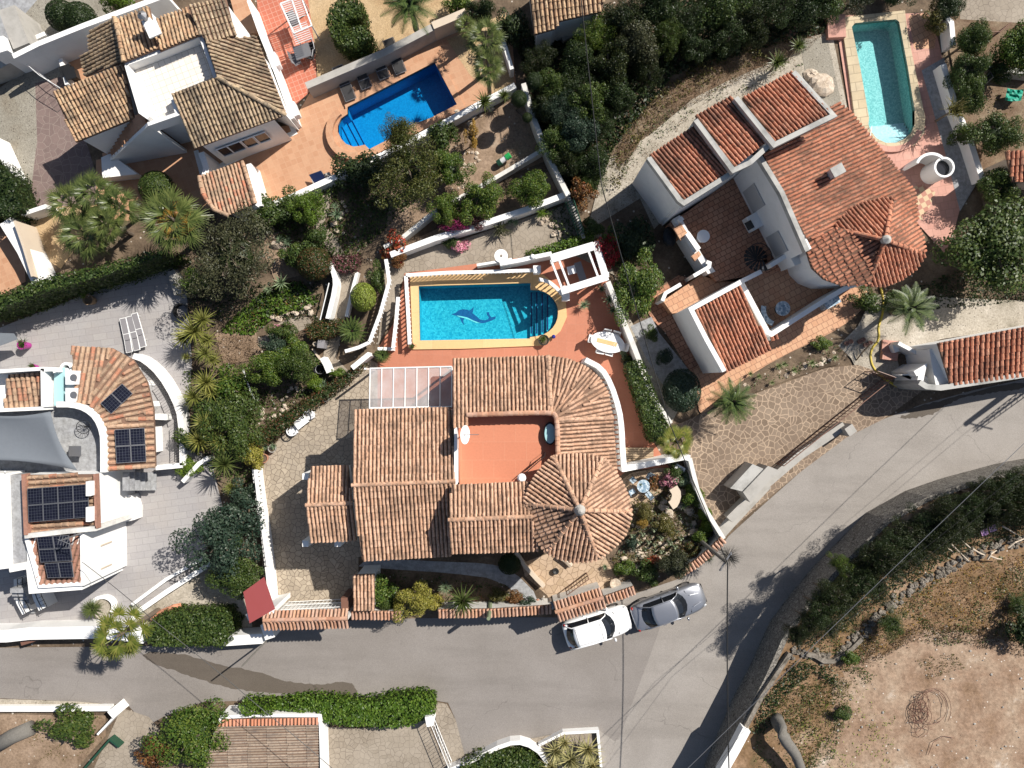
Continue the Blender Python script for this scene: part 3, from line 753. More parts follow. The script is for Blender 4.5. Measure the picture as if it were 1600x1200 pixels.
def hedge(label, pts, h, mat, z0=0, leaf=.075, dens=150, name='hedge', bump=.12, cat='hedge', group=None, seed=1, sides=True):
    rng = np.random.default_rng(seed+len(pts)*31); z1 = z0+h
    xy = [p.to_2d() for p in poly(pts, z1)]
    A = np.array([(p.x, p.y) for p in xy]); lo = A.min(0); hi = A.max(0)
    n = int((hi-lo).prod()*dens); q = rng.uniform(lo, hi, size=(n, 2)); ins = np.zeros(n, bool)
    for a, b in zip(A, np.roll(A, -1, 0)):
        cnd = (a[1] <= q[:, 1]) != (b[1] <= q[:, 1])
        with np.errstate(divide='ignore', invalid='ignore'): xx = a[0]+(b[0]-a[0])*(q[:, 1]-a[1])/(b[1]-a[1])
        ins ^= cnd & (q[:, 0] < xx)
    q = q[ins]; q = np.vstack([q, q[: len(q)//3]+rng.normal(size=(len(q)//3, 2))*.05]); ph = rng.uniform(0, 6, 4)
    hm = bump*(np.sin(q[:, 0]*2.1+ph[0])*np.sin(q[:, 1]*2.4+ph[1])+.6*np.sin(q[:, 0]*5.3+ph[2])*np.sin(q[:, 1]*4.7+ph[3]))
    cen = np.column_stack([q, z1+hm-np.abs(rng.normal(size=len(q)))*.08]); nr = rng.normal(size=(len(q), 3))*.5+np.array([0, 0, 1])
    if sides:
        cs, ns = [cen], [nr]
        for a, b in zip(A, np.roll(A, -1, 0)):
            ln = np.linalg.norm(b-a); k = int(ln*h*dens*.7); d = (b-a)/max(ln, 1e-6); nn = np.array([d[1], -d[0]])
            if sum((p[0]*q_[1]-q_[0]*p[1]) for p, q_ in zip(A, np.roll(A, -1, 0))) < 0: nn = -nn
            tt = rng.random(k); zz = z0+h*rng.random(k); off = rng.normal(size=k)*.07
            xyq = a+(b-a)*tt[:, None]+nn*off[:, None]
            cs.append(np.column_stack([xyq, zz])); ns.append(np.column_stack([np.tile(nn, (k, 1)), np.zeros(k)])+rng.normal(size=(k, 3))*.5)
        cen = np.vstack(cs); nr = np.vstack(ns)
    c0 = A.mean(0); cen = cen-np.array([c0[0], c0[1], z0])
    me = quadmesh('hedge_leaves', cen, nr, leaf*rng.uniform(.6, 1.3, len(cen)), .6, L[mat], rng)
    t = thing(name, label, cat, (c0[0], c0[1], z0), group); link('foliage', me, t)
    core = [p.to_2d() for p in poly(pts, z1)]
    MB().prism(inset(core, .16), z0, z1-.34).build('shade_core', L['dark'] if mat not in('dry',) else M['bark'], t)  # solid dark core added for the hedge's inner shade
    return t
def inpoly(A, q):
    ins = np.zeros(len(q), bool)
    for a, b in zip(A, np.roll(A, -1, 0)):
        cnd = (a[1] <= q[:, 1]) != (b[1] <= q[:, 1])
        with np.errstate(divide='ignore', invalid='ignore'): xx = a[0]+(b[0]-a[0])*(q[:, 1]-a[1])/(b[1]-a[1])
        ins ^= cnd & (q[:, 0] < xx)
    return ins
def cover(label, pts, mat, dens=60, leaf=.08, z0=0, h=.15, name='ground_cover', asp=.5, seed=5, clump=.8, cs=1.2):
    rng = np.random.default_rng(seed+len(label)); A = np.array([(p.x, p.y) for p in poly(pts, z0)]); lo = A.min(0); hi = A.max(0)
    n = int((hi-lo).prod()*dens); q = rng.uniform(lo, hi, size=(n, 2)); q = q[inpoly(A, q)]
    f = sum(np.sin(q[:, 0]*cs*k+rng.uniform(0, 6))*np.sin(q[:, 1]*cs*k*1.1+rng.uniform(0, 6)) for k in (1, 1.9, 3.1))/3
    keep = rng.random(len(q)) < 1-clump*(f < .08); q = q[keep]; f = f[keep]
    cen = np.column_stack([q, z0+.02+h*rng.random(len(q))*(.4+np.clip(f, 0, 1)*2)]); nr = rng.normal(size=(len(q), 3))*.7+np.array([0, 0, 1])
    me = quadmesh(name+'_mesh', cen, nr, leaf*rng.uniform(.5, 1.4, len(q)), asp, L[mat] if mat in L else M[mat], rng)
    o = bpy.data.objects.new(name, me); C.objects.link(o); o['kind'] = 'stuff'; tag(o, label, name.replace('_', ' ')); return o
def stones(label, pts, z0=0, r=.14, step=.26, mat='palestone', jit=.1, name='edging_stones', cat='stones', kind=None, seed=0):
    rnd = random.Random(len(label)*7+seed); mb = MB()
    w = [P(x, y, z0) for x, y in pts]
    for a, b in zip(w, w[1:]):
        k = max(1, int((b-a).length/step))
        for i in range(k):
            p = a+(b-a)*(i/k)+Vector((rnd.uniform(-jit, jit), rnd.uniform(-jit, jit), r*.3))
            mb.blob(p, r*rnd.uniform(.6, 1.25), rnd.random(), 6, (1, rnd.uniform(.7, 1.1), .7))
    o = mb.build(name, M[mat]); tag(o, label, cat)
    if kind: o['kind'] = kind
    return o
def scatter(label, pts, n, r, z0=0, mat='palestone', seed=0, name='scattered_stones'):
    rnd = random.Random(seed+n); mb = MB(); A = np.array([(p.x, p.y) for p in poly(pts, z0)]); lo = A.min(0); hi = A.max(0); k = 0
    while k < n:
        q = np.array([[rnd.uniform(lo[0], hi[0]), rnd.uniform(lo[1], hi[1])]])
        if inpoly(A, q)[0]:
            k += 1; mb.blob((q[0, 0], q[0, 1], z0+.03), r*rnd.uniform(.4, 1.5)**1.5, rnd.random(), 6, (1, rnd.uniform(.6, 1.1), .6))
    o = mb.build(name, M[mat]); o['kind'] = 'stuff'; tag(o, label, 'stones'); return o
def rock(x, y, r, label, z0=0, mat='palestone', sq=(1, .8, .6)):
    c = P(x, y, z0); mb = MB().blob((c.x, c.y, z0+.05), r, x, 9, sq, .22)
    o = mb.build('rock', M[mat]); return tag(o, label, 'rock')
# ---------------------------------------------------------------- the ground and its pavings
POOL1 = [(654, 447), (829, 442), (829, 453)]+arc(836, 489, 36, 36, -80, 80, 12)+[(828, 527), (828, 529), (656, 532)]
POOL2 = [(543, 167), (679, 97), (714, 163), (577, 233), (570, 226)]+[(562, 228), (552, 229), (541, 225), (533, 217), (528, 206), (528, 195), (533, 185), (543, 178)]
POOL3 = [(1336, 36), (1400, 30), (1405, 34), (1419, 108), (1429, 172), (1429, 195), (1424, 207), (1414, 217), (1400, 223), (1384, 223), (1370, 216), (1361, 205), (1357, 194), (1358, 184), (1345, 110), (1331, 42)]
zP1, zP2, zP3 = .16, .16, .22
holes = [poly(POOL1, zP1), poly(POOL2, zP2), poly(POOL3, zP3)]
big = [Vector((-120, -120)), Vector((120, -120)), Vector((120, 120)), Vector((-120, 120))]
struct(MB().sheet(big, 0, holes).build('ground', M['soil']))
LZ = [0.02]
def patch(name, pts, mat, z=None, hole=None):
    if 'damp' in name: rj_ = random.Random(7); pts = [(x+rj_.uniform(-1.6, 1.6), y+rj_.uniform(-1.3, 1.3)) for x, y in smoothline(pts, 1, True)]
    if z is None: z = LZ[0]; LZ[0] += .0015
    return struct(MB().sheet(poly(pts, z), z, hole or ()).build(name, M[mat]))
# --- public road
road = [(-300, 1010), (0, 1012), (200, 1010), (415, 1003), (425, 985), (560, 968), (862, 962), (945, 945), (1000, 925), (1065, 903), (1115, 870), (1138, 838),
        (1180, 800), (1250, 738), (1322, 684), (1380, 655), (1440, 632), (1520, 610), (1700, 570), (2000, 500), (2000, 640), (1700, 695), (1540, 732), (1440, 762), (1370, 800), (1320, 850), (1275, 905), (1200, 1020),
        (1150, 1090), (1120, 1180), (1100, 1300), (1080, 1600), (900, 1600), (930, 1300), (942, 1200), (935, 1140), (870, 1146), (800, 1160), (726, 1180), (712, 1125), (700, 1098), (640, 1088),
        (480, 1094), (320, 1096), (255, 1120), (230, 1135), (200, 1102), (120, 1096), (0, 1091), (-300, 1080)]
patch('road', road, 'asphalt')
patch('road_section', [(-300, 1010), (0, 1012), (200, 1010), (415, 1003), (425, 985), (560, 968), (862, 962), (945, 945), (1038, 940), (1030, 985), (1010, 1040), (985, 1105), (968, 1155), (960, 1158), (935, 1140), (870, 1146), (800, 1160), (726, 1180), (712, 1125), (700, 1098), (640, 1088),
        (480, 1094), (320, 1096), (255, 1120), (230, 1135), (200, 1102), (120, 1096), (0, 1091), (-300, 1080)], 'asphalt_old')
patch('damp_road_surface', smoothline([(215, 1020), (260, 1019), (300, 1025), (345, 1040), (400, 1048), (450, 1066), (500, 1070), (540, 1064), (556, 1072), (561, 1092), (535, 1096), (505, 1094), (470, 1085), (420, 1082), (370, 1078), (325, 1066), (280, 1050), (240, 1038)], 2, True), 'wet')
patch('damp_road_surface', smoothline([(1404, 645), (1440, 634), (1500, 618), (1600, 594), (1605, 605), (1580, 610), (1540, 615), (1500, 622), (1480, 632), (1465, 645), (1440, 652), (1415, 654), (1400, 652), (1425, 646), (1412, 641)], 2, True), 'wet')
# --- left villa
patch('grey_tiled_yard', [(-300, 520), (0, 512), (60, 488), (270, 408), (290, 440), (300, 560), (292, 690), (330, 720), (350, 800), (300, 905), (215, 955), (205, 985), (60, 1000), (-300, 1002)], 'greytile')
patch('roadside_gravel', [(-300, 1082), (0, 1092), (120, 1096), (195, 1103), (185, 1110), (0, 1106), (-300, 1106)], 'gravel')
patch('sandy_plot', [(-300, 1116), (0, 1116), (165, 1118), (165, 1150), (120, 1200), (80, 1300), (-300, 1300)], 'earth')
patch('stone_forecourt', [(190, 1106), (232, 1120), (250, 1140), (240, 1170), (180, 1300), (100, 1300), (170, 1150)], 'crazy_low')
patch('side_bed', [(215, 960), (300, 905), (345, 870), (390, 905), (395, 995), (370, 1003), (210, 985)], 'gravel')
# --- villa top left
patch('gravel_drive', [(-200, 190), (-20, 150), (28, 118), (90, 90), (105, 130), (90, 160), (150, 270), (150, 340), (30, 345), (0, 240), (-200, 300)], 'gravel_grey')
patch('mauve_path', [(55, 130), (95, 120), (112, 150), (150, 270), (150, 320), (45, 325), (58, 220)], 'crazy_pink')
patch('paved_patio', [(100, 90), (145, 70), (145, 120), (110, 140)], 'pavers')
patch('paved_patio', [(150, 250), (300, 220), (455, 195), (487, 140), (620, 80), (700, 45), (800, 60), (806, 130), (740, 165), (610, 240), (500, 292), (410, 322), (300, 330), (200, 345), (150, 340)], 'pavers', hole=[holes[1]])
patch('red_grid_patio', [(395, -60), (475, -60), (490, 40), (495, 130), (487, 140), (455, 172), (405, 40)], 'redgrid')
patch('sand_garden', [(473, -60), (760, -60), (735, 15), (640, 55), (560, 95), (497, 128), (490, 60)], 'sand')
patch('sand_bed', [(698, 62), (790, 20), (803, 128), (775, 148), (735, 118)], 'sand')
patch('sand_bed', [(40, 325), (150, 320), (150, 345), (95, 420), (65, 400)], 'sand')
patch('brown_patio', [(-300, 345), (8, 345), (38, 400), (40, 440), (0, 462), (-300, 560)], 'pavers')
patch('street_above', [(-300, -100), (60, -100), (130, 40), (160, 62), (60, 100), (15, 120), (-40, 135), (-300, 230)], 'greyplain')
patch('gravel_garden', [(32, 30), (110, -60), (260, -60), (200, 15), (60, 72)], 'gravel_grey')
# --- terraced garden in the middle
patch('dry_garden_ground', [(640, 195), (810, 140), (835, 180), (868, 245), (770, 285), (600, 372), (610, 300)], 'earth')
patch('dry_garden_ground', [(600, 395), (700, 350), (868, 262), (888, 300), (740, 350), (620, 390)], 'earth')
patch('garden_path', [(500, 295), (520, 290), (512, 335), (505, 350), (525, 370), (540, 400), (520, 402), (500, 370), (488, 345)], 'crazy_low')
patch('garden_path', smoothline([(425, 520), (440, 500), (480, 492), (490, 508), (462, 520), (440, 535), (408, 545), (395, 533)], 1, True), 'crazy_low')
patch('garden_path', [(520, 400), (560, 415), (555, 440), (540, 495), (525, 560), (545, 580), (530, 600), (515, 590), (505, 560), (510, 500), (525, 440)], 'crazy_low')
patch('dry_bed', [(335, 520), (400, 520), (410, 560), (350, 570)], 'earth')
patch('stepping_path', [(395, 355), (425, 350), (470, 430), (430, 440)], 'earth')
# --- main villa
patch('crazy_paved_courtyard', [(580, 562), (545, 590), (482, 640), (440, 680), (402, 735), (408, 850), (416, 965), (560, 965), (640, 900), (640, 600)], 'crazy')
patch('crazy_paved_terrace', [(600, 402), (720, 375), (890, 318), (912, 372), (835, 402), (780, 412), (640, 425), (625, 445), (622, 480), (590, 540), (600, 440)], 'crazy_low')
patch('orange_tiled_terrace', [(590, 545), (618, 500), (632, 427), (870, 395), (930, 378), (950, 440), (992, 545), (1022, 692), (1045, 730), (980, 735), (900, 800), (700, 800), (590, 640)], 'terracotta', hole=[holes[0]])
patch('front_garden_bed', [(560, 870), (870, 870), (870, 965), (560, 962)], 'soil')
patch('front_path', smoothline([(575, 872), (700, 878), (760, 880), (800, 890), (845, 935), (820, 940), (780, 905), (700, 895), (620, 890), (560, 885)], 1), 'greyplain')
patch('crazy_paved_entrance', [(815, 880), (870, 860), (940, 860), (965, 905), (945, 950), (870, 958), (855, 930), (820, 900)], 'crazy_warm')
patch('stone_patio', smoothline([(968, 742), (1045, 728), (1050, 740), (1030, 775), (1015, 785), (985, 790), (960, 788)], 1, True), 'crazy_warm')
# --- between the villas and the right villa
patch('stony_strip', [(900, 400), (925, 330), (945, 250), (1010, 215), (1100, 140), (1200, 70), (1300, 50), (1330, 200), (1240, 200), (1080, 300), (1000, 380), (975, 480), (1060, 640), (1035, 690), (990, 560), (960, 430)], 'gravel')
patch('dry_brush_slope', smoothline([(955, 250), (1000, 180), (1070, 120), (1150, 85), (1240, 50), (1290, 65), (1240, 85), (1150, 120), (1080, 155), (1020, 190), (975, 260)], 1, True), 'drybrush_ground')
patch('shaded_side_ground', [(935, 350), (1000, 310), (1060, 440), (1000, 480), (960, 430)], 'soil')
patch('terracotta_side_path', [(1000, 470), (1060, 430), (1100, 440), (1055, 500), (1110, 580), (1090, 600), (1040, 520), (1020, 500)], 'quarry')
patch('beige_side_path', [(985, 510), (1018, 495), (1030, 520), (1098, 605), (1060, 640), (1010, 560)], 'greyplain')
patch('pink_pool_terrace', [(1287, 25), (1450, 20), (1465, 60), (1480, 120), (1510, 290), (1480, 400), (1430, 345), (1330, 190), (1310, 60)], 'pinktile', hole=[holes[2]])
patch('sandy_tiled_corner', [(1420, 24), (1448, 20), (1464, 50), (1460, 76), (1428, 76)], 'quarry_light')
patch('checkered_paving', [(1416, 296), (1440, 288), (1462, 300), (1452, 325), (1440, 345), (1428, 330)], 'checker')
patch('grey_gravel_yard', [(1250, 60), (1293, 60), (1312, 150), (1320, 200), (1262, 140)], 'gravel_grey')
patch('grey_side_alley', [(1440, 110), (1475, 90), (1500, 200), (1530, 280), (1500, 330), (1480, 250)], 'greyplain')
patch('sandy_tiled_walk', smoothline([(1100, 650), (1150, 600), (1215, 560), (1300, 520), (1330, 500), (1365, 465), (1360, 455), (1300, 440), (1200, 500), (1080, 560), (1090, 640)], 1, True), 'quarry_light')
patch('agave_bed', smoothline([(1115, 625), (1160, 598), (1240, 560), (1305, 530), (1325, 530), (1325, 565), (1270, 580), (1200, 605), (1150, 625)], 1, True), 'soil')
patch('gravel_garden', [(1365, 460), (1600, 470), (1700, 470), (1700, 510), (1600, 510), (1470, 530), (1400, 555), (1410, 590), (1350, 600), (1330, 560), (1310, 540), (1340, 510)], 'gravel')
patch('stone_driveway', [(1055, 665), (1110, 640), (1200, 608), (1290, 575), (1340, 570), (1400, 590), (1440, 612), (1380, 655), (1322, 684), (1250, 738), (1180, 795), (1130, 838), (1105, 800), (1078, 715)], 'crazy_drive')
patch('driveway_kerb_strip', [(1100, 850), (1160, 780), (1195, 755), (1205, 762), (1150, 820), (1128, 845)], 'concrete')
patch('earth_yard', [(1480, -60), (1700, -60), (1700, 420), (1560, 400), (1530, 300), (1500, 160), (1480, 60)], 'drybrush_ground')
patch('stony_yard', [(1500, -60), (1700, -60), (1700, 30), (1600, 36), (1500, 30)], 'crazy_low')
# --- bottom edge
patch('stone_driveway', [(500, 1135), (560, 1138), (650, 1130), (665, 1120), (690, 1180), (700, 1300), (500, 1300)], 'crazy_low')
patch('pavement', [(676, 1096), (698, 1100), (712, 1125), (726, 1180), (800, 1160), (870, 1146), (935, 1141), (940, 1300), (700, 1300), (690, 1180)], 'crazy_low')
# --- raised plot beyond the rubble retaining wall
ZF = 2.3
fw = [(1120, 1230), (1165, 1125), (1200, 1058), (1228, 995), (1265, 945), (1305, 898), (1335, 868), (1387, 815), (1450, 780), (1507, 760), (1600, 735), (1900, 680)]
fo = poly(fw, ZF)
ob = [p.to_2d() for p in fo]+[Vector((60, 0)), Vector((60, -60)), Vector((14, -60))]
struct(MB().prism(ob, -.2, ZF).build('raised_ground', M['field']))
MBL0 = smoothline([(1295, 1075), (1340, 1030), (1400, 1015), (1430, 985), (1500, 985), (1600, 1010), (1800, 1040), (1800, 1400), (1300, 1400), (1250, 1190), (1310, 1140)], 2, True)
rj = random.Random(2); MBL = [(x+rj.uniform(-4, 4), y+rj.uniform(-4, 4)) for x, y in smoothline(MBL0, 2, True)]
def fpatch(name, pts, mat, z): return struct(MB().sheet(poly(pts, z), z).build(name, M[mat]))
fpatch('bare_earth', MBL, 'chalk', ZF+.004)

# ---------------------------------------------------------------- swimming pools
def pool(label, pts, z, depth, coping, cmat, tile, water, wz=.14, loc=None, copz=None):
    w = [p.to_2d() for p in poly(pts, z)]; cc = sum(w, Vector((0, 0)))/len(w)
    t = thing('swimming_pool', label, 'swimming pool', (cc.x, cc.y, 0))
    n = len(w)
    mb = MB().sheet(w, z-depth)
    mb.add([(p.x, p.y, zz) for zz in (z-depth, z-.001) for p in w], [(i, (i+1) % n, n+(i+1) % n, n+i) for i in range(n)])
    mb.build('basin', M[tile], t)
    MB().sheet(inset(w, .005), z-wz).build('water', M[water], t)
    co = [p.to_2d() for p in poly(coping, z)]
    MB().ring(co, w, z-.25, copz or z).build('coping', M[cmat], t)
    return t
cop1 = [(641, 443), (641, 430), (838, 425), (850, 430), (872, 448), (884, 470), (886, 495), (876, 517), (858, 534), (845, 540), (720, 545), (645, 546)]
t = pool('rectangular turquoise pool with rounded steps and a dolphin on its floor', POOL1, zP1, 1.35, cop1, 'coping', 'pool_blue', 'water')
zd = zP1-1.35
body = [(705, 491), (712, 489), (716, 485), (723, 483), (731, 484), (735, 487), (742, 492), (750, 499), (757, 500.5), (762, 499), (764, 496), (761, 492), (760, 488), (764, 487.5), (765, 492), (768, 496), (775, 494), (774, 498), (768, 501), (762, 503), (756, 505), (748, 505), (740, 502), (733, 498), (726, 496), (724, 501), (725, 508), (721, 503), (719, 496.5), (713, 493.5)]
MB().sheet(poly(body, zd), zd+.006).build('dolphin_mosaic', M['dolphin'], t)
MB().sheet(poly([(733, 485.5), (737, 483), (740, 479), (739.5, 485), (738, 489)], zd), zd+.010).build('dolphin_mosaic', M['dolphin'], t)
MB().sheet(poly([(713, 492.8), (721, 494), (730, 496), (740, 501), (748, 504), (752, 504.6), (744, 504.5), (734, 500), (725, 497), (718, 495.4)], zd), zd+.012).build('dolphin_belly_mosaic', M['dolphin_belly'], t)
for i in range(4):                            # curved entry steps
    x0 = 829+i*8.5; zz = zd+.24*(i+1)
    a = [p for p in POOL1[3:16] if p[0] > x0]
    if len(a) > 2:
        yt = a[0][1]; yb = a[-1][1]
        st = [(x0, yt+1)]+[(px-.6, py) for px, py in a]+[(x0, yb-1)]
        MB().prism([p.to_2d() for p in poly(st, zP1)], zz-.24, zz).build('step', M['pool_blue'], t)
        MB().box(P(x0+1.2, (yt+yb)/2, zz)+Vector((0, 0, .004)), (.09, (yb-yt)/25*.93, .006)).build('step_edge', M['pool_line'], t)
t = pool('blue angled pool with a half round step end on the orange patio', POOL2, zP2, 1.5, [(535, 152), (684, 84), (727, 168), (577, 246), (548, 243), (528, 232), (515, 215), (514, 195), (522, 178), (540, 170)], 'pavers', 'pool_deep', 'water_deep')
for i, (ax, ay, bx, by) in enumerate([(530, 188, 551, 228), (536, 182, 560, 229), (542, 177, 569, 229)]):
    zz = zP2-1.5+.25*(3-i)
    a = P(ax, ay, zz); b = P(bx, by, zz)
    out = [(ax, ay), (bx, by), (545, 227), (534, 219), (528.5, 206), (528.5, 193)] if i else [(ax, ay), (bx, by), (541, 224), (533, 216), (529, 205), (529, 194)]
    MB().prism([p.to_2d() for p in poly(out, zP2)], zz-.5, zz).build('step', M['pool_deep'], t)
for i, (ax, ay, bx, by) in enumerate([(530, 190, 549, 228), (538, 184, 561, 228), (546, 181, 571, 229)]):
    zz = zP2-1.5+.25*(3-i)+.02
    MB().tube([P(ax, ay, zz), P(bx, by, zz)], .035, 4).build('step_edge', M['pool_line'], t)
m = MB(); w = arc(550, 205, 36, 38, 75, 235, 14)
wall_mb(m, w, .42, 0, .42); m.build('bench', M['pavers'], t)
t = pool('narrow sea green pool with white steps and stone surround', POOL3, zP3, 1.25, [(1314, 27), (1414, 16), (1418, 50), (1446, 185), (1444, 208), (1430, 226), (1408, 235), (1383, 236), (1362, 226), (1350, 203), (1338, 201), (1326, 110)], 'stonecoping', 'pool_green', 'water')
for i in range(5):
    f = i/5; zz = zP3-1.25+.2*(i+1); yy = 190+i*6.2
    a = [(1358.5, yy), (1428.5, yy-8)]+[p for p in POOL3[7:14] if p[1] > yy-3]
    a = [(min(max(x, 1358), 1429), y) for x, y in a]
    if len(a) > 2: MB().prism([p.to_2d() for p in poly(a, zP3)], zz-.2, zz).build('step', M['pool_step'], t)
m = MB(); m.tube([P(1362, 197, .2), P(1362, 197, .95), P(1359, 215, .95), P(1358, 226, .2)], .025, 6); m.build('handrail', M['metal_grey'], t)
rim = arc(1394, 196, 44, 37, 12, 172, 16)
m = MB(); wall_mb(m, rim, .35, 0, zP3+.012); m.build('rim', M['pinktile'], t)
# ---------------------------------------------------------------- the villa in the middle
V = thing('villa', 'central villa with pinkish tiled roofs, a round tower roof and a terracotta roof terrace', 'house', tuple(P(760, 730, 0)))
RM, WH = M['roof_main'], M['white']
zr, ze = 6.0, 5.2
roof_part(V, [(555, 640, ze), (704, 636, ze), (712, 753, zr), (551, 758, zr)], RM, [], wallmat=WH, z0=0)
roof_part(V, [(551, 758, zr), (712, 753, zr), (706, 868, ze), (566, 876, ze)], RM, [((550, 758, zr), (712, 752, zr))], wallmat=WH, z0=0)
# porch over the courtyard
roof_part(V, [(486, 729, 4.5), (544, 727, 4.5), (550, 786, 5.1), (479, 789, 5.1)], RM, [], wallmat=WH, z0=3.6, ins=.1)
roof_part(V, [(479, 789, 5.1), (550, 786, 5.1), (557, 844, 4.5), (485, 847, 4.5)], RM, [((478, 789, 5.1), (551, 786, 5.1))], wallmat=WH, z0=3.6, ins=.1)
for x, y in ((492, 738), (492, 838), (540, 838)):
    MB().box(P(x, y, 1.9), (.35, .35, 3.9)).build('pillar', WH, V)
# north block
zt, zn = 5.9, 5.1
roof_part(V, [(707, 560, zn), (857, 556, zn), (859, 643, zt), (731, 645, zt), (731, 668, zt), (709, 669, zt-.0)], RM, [((857, 556, zn+.03), (861, 646, zt+.03))], wallmat=WH, z0=0, down=(-.03, -1, 0))
fan_o = [(857, 556), (889, 561), (917, 573), (938, 592), (951, 615), (957, 653)]
fan_i = [(860, 645), (862.5, 645.5), (865, 647), (867.5, 649), (869, 652), (871, 656)]
for k in range(5):
    a, b = fan_o[k], fan_o[k+1]; c, d = fan_i[k+1], fan_i[k]
    roof_part(V, [(a[0], a[1], zn), (b[0], b[1], zn), (c[0], c[1], zt), (d[0], d[1], zt)], RM, [], wallmat=WH, z0=0)
roof_part(V, [(957, 653, zn), (964, 740, zn), (873, 735, zt), (871, 656, zt)], RM, [((871, 656, zt+.02), (958, 653, zn+.02))], wallmat=WH, z0=0)
# middle south block
zs, zse = 7.2, 6.5
roof_part(V, [(706, 758, zse), (840, 752, zse), (830, 807, zs), (702, 812, zs)], RM, [], wallmat=WH, z0=0)
roof_part(V, [(702, 812, zs), (830, 807, zs), (842, 860, zse), (704, 864, zse)], RM, [((701, 812, zs), (832, 807, zs))], wallmat=WH, z0=0)
# tower
ap = (906, 797, 8.5); zto = 6.9
hips = [(865, 713), (942, 716), (985, 799), (934, 872), (855, 862), (820, 787)]
mids = [[(885, 709.5), (903, 709), (924, 710.5)], [(960, 735), (974, 755), (982, 775)], [(984, 815), (977, 838), (960, 856)],
        [(918, 877.5), (896, 879.5), (873, 873)], [(842, 850), (829, 828), (822, 806)], [(824, 766), (834, 744), (849, 727)]]
tower_xy = []
for k in range(6):
    a, b = hips[k], hips[(k+1) % 6]
    tower_xy += [a]+mids[k]
    # a bulging facet: fan it as one plane, rounded at the eave
    pts = [(ap[0], ap[1], ap[2]), (a[0], a[1], zto)]+[(x, y, zto-.0) for x, y in mids[k]]+[(b[0], b[1], zto)]
    roof_part(V, pts, RM, [((a[0], a[1], zto+.04), (ap[0], ap[1], ap[2]+.02))], thick=.12)
w = inset([p.to_2d() for p in poly(tower_xy, zto)], .45)
MB().prism(w, 0, zto-.02).build('wall', WH, V)
c = P(906, 797, 8.5)
MB().lathe(c, [(.30, -.05), (.28, .08), (.2, .18), (.22, .3), (.14, .42), (.0, .5)], 12).build('finial', M['concrete'], V)
# roof terrace
slab(V, 'terrace_floor', [(716, 650), (872, 646), (872, 757), (718, 758)], 5.1, 4.9, M['terrace_roof'])
m = MB(); cp = [(712, 668), (712, 757)]
wall_mb(m, cp, .16, 4.9, 6.0); m.build('parapet', WH, V)
m = MB()
cc = smoothline([(730, 648), (857, 644), (868, 647), (871, 660), (872, 716)], 2)
w = [P(x, y, zt+.05) for x, y in cc]
for a, b in zip(w, w[1:]): add_ridge(m, a, b, r=.15, length=.3, lift=.02)
m.build('tile_edging', M['wallroof'], V)
m = MB(); wall_mb(m, [(x, y) for x, y in cc], .2, 4.9, zt-.02); m.build('parapet', M['terracotta'], V)
# round window box, railing, lamp and dish
m = MB(); a = P(859, 677, 5.2); m.lathe(a, [(.36, 0), (.36, .25), (.3, .28)], 20)
m.v = [(x, a.y+(y-a.y)*1.75, z) for x, y, z in m.v]; o = m.build('skylight', M['dark'], V)
m = MB(); m.lathe(a+Vector((0, 0, .285)), [(.0, .02), (.3, 0)], 20); m.v = [(x, a.y+(y-a.y)*1.8, z) for x, y, z in m.v]; m.build('skylight_pane', M['teal'], o)
railing('', [(822, 738), (850, 714), (852, 708)], 5.1, .95, .13, parent=V)
dm = MB(); c = P(724, 679, 6.9)
dm.lathe((0, 0, 0), [(0, .0), (.2, .015), (.38, .06), (.48, .11)], 20)
R3 = Matrix.Rotation(math.radians(62), 3, 'Y')
dm.v = [tuple(c+R3 @ Vector((x*1, y*1.05, z))) for x, y, z in dm.v]
dish = dm.build('satellite_dish', M['plastic_white'], V)
MB().tube([c, c+Vector((.75, 0, .05)), c+Vector((.8, 0, -.1))], .02, 5).build('feed_arm', M['metal_grey'], dish)
MB().tube([P(724, 679, 5.1), c], .04, 6).build('mast', M['metal_grey'], dish)
c = P(815, 746, 6.1); m = MB().lathe(c, [(0, .45), (.15, .42), (.24, .3), (.24, .1), (.1, 0)], 12)
m.build('roof_vent', M['plastic_white'], V)
# glazed lean-to roof
cn = thing('canopy', 'translucent ribbed canopy roof beside the tiled roofs of the central villa', 'canopy', tuple(P(640, 605, 0)))
gm = NT('translucent_sheet'); tr = gm.n('BsdfTransparent'); tr.inputs[0].default_value = (.78, .77, .78, 1); mx = gm.n('MixShader')
gm.col((.52, .50, .50, 1)); v = gm.coord(); gm.l(gm.ramp(gm.noise(v, 1.3, 5), [(.3, .35), (.7, .6)]), mx.inputs[0])
gm.l(tr.outputs[0], mx.inputs[1]); gm.l(gm.b.outputs[0], mx.inputs[2]); gm.l(mx.outputs[0], gm.t.nodes['Material Output'].inputs[0])
zc = 3.2
MB().add([P(578, 576, zc), P(706, 573, zc), P(706, 636, zc+.25), P(577, 638, zc+.25)], [(0, 1, 2, 3)]).build('sheet', gm.m, cn)
m = MB()
for i in range(8):
    f = i/7; m.tube([P(578+128*f, 576-3*f, zc+.03), P(577+129*f, 638-2*f, zc+.28)], .035, 4)
m.tube([P(578, 576, zc+.03), P(706, 573, zc+.03)], .05, 4); m.tube([P(577, 638, zc+.28), P(706, 636, zc+.28)], .06, 4)
m.build('ribs', M['metal_white'], cn)
for x, y in ((579, 577), (704, 576)): MB().box(P(x, y, 1.55), (.1, .1, 3.2)).build('post', M['metal_white'], cn)
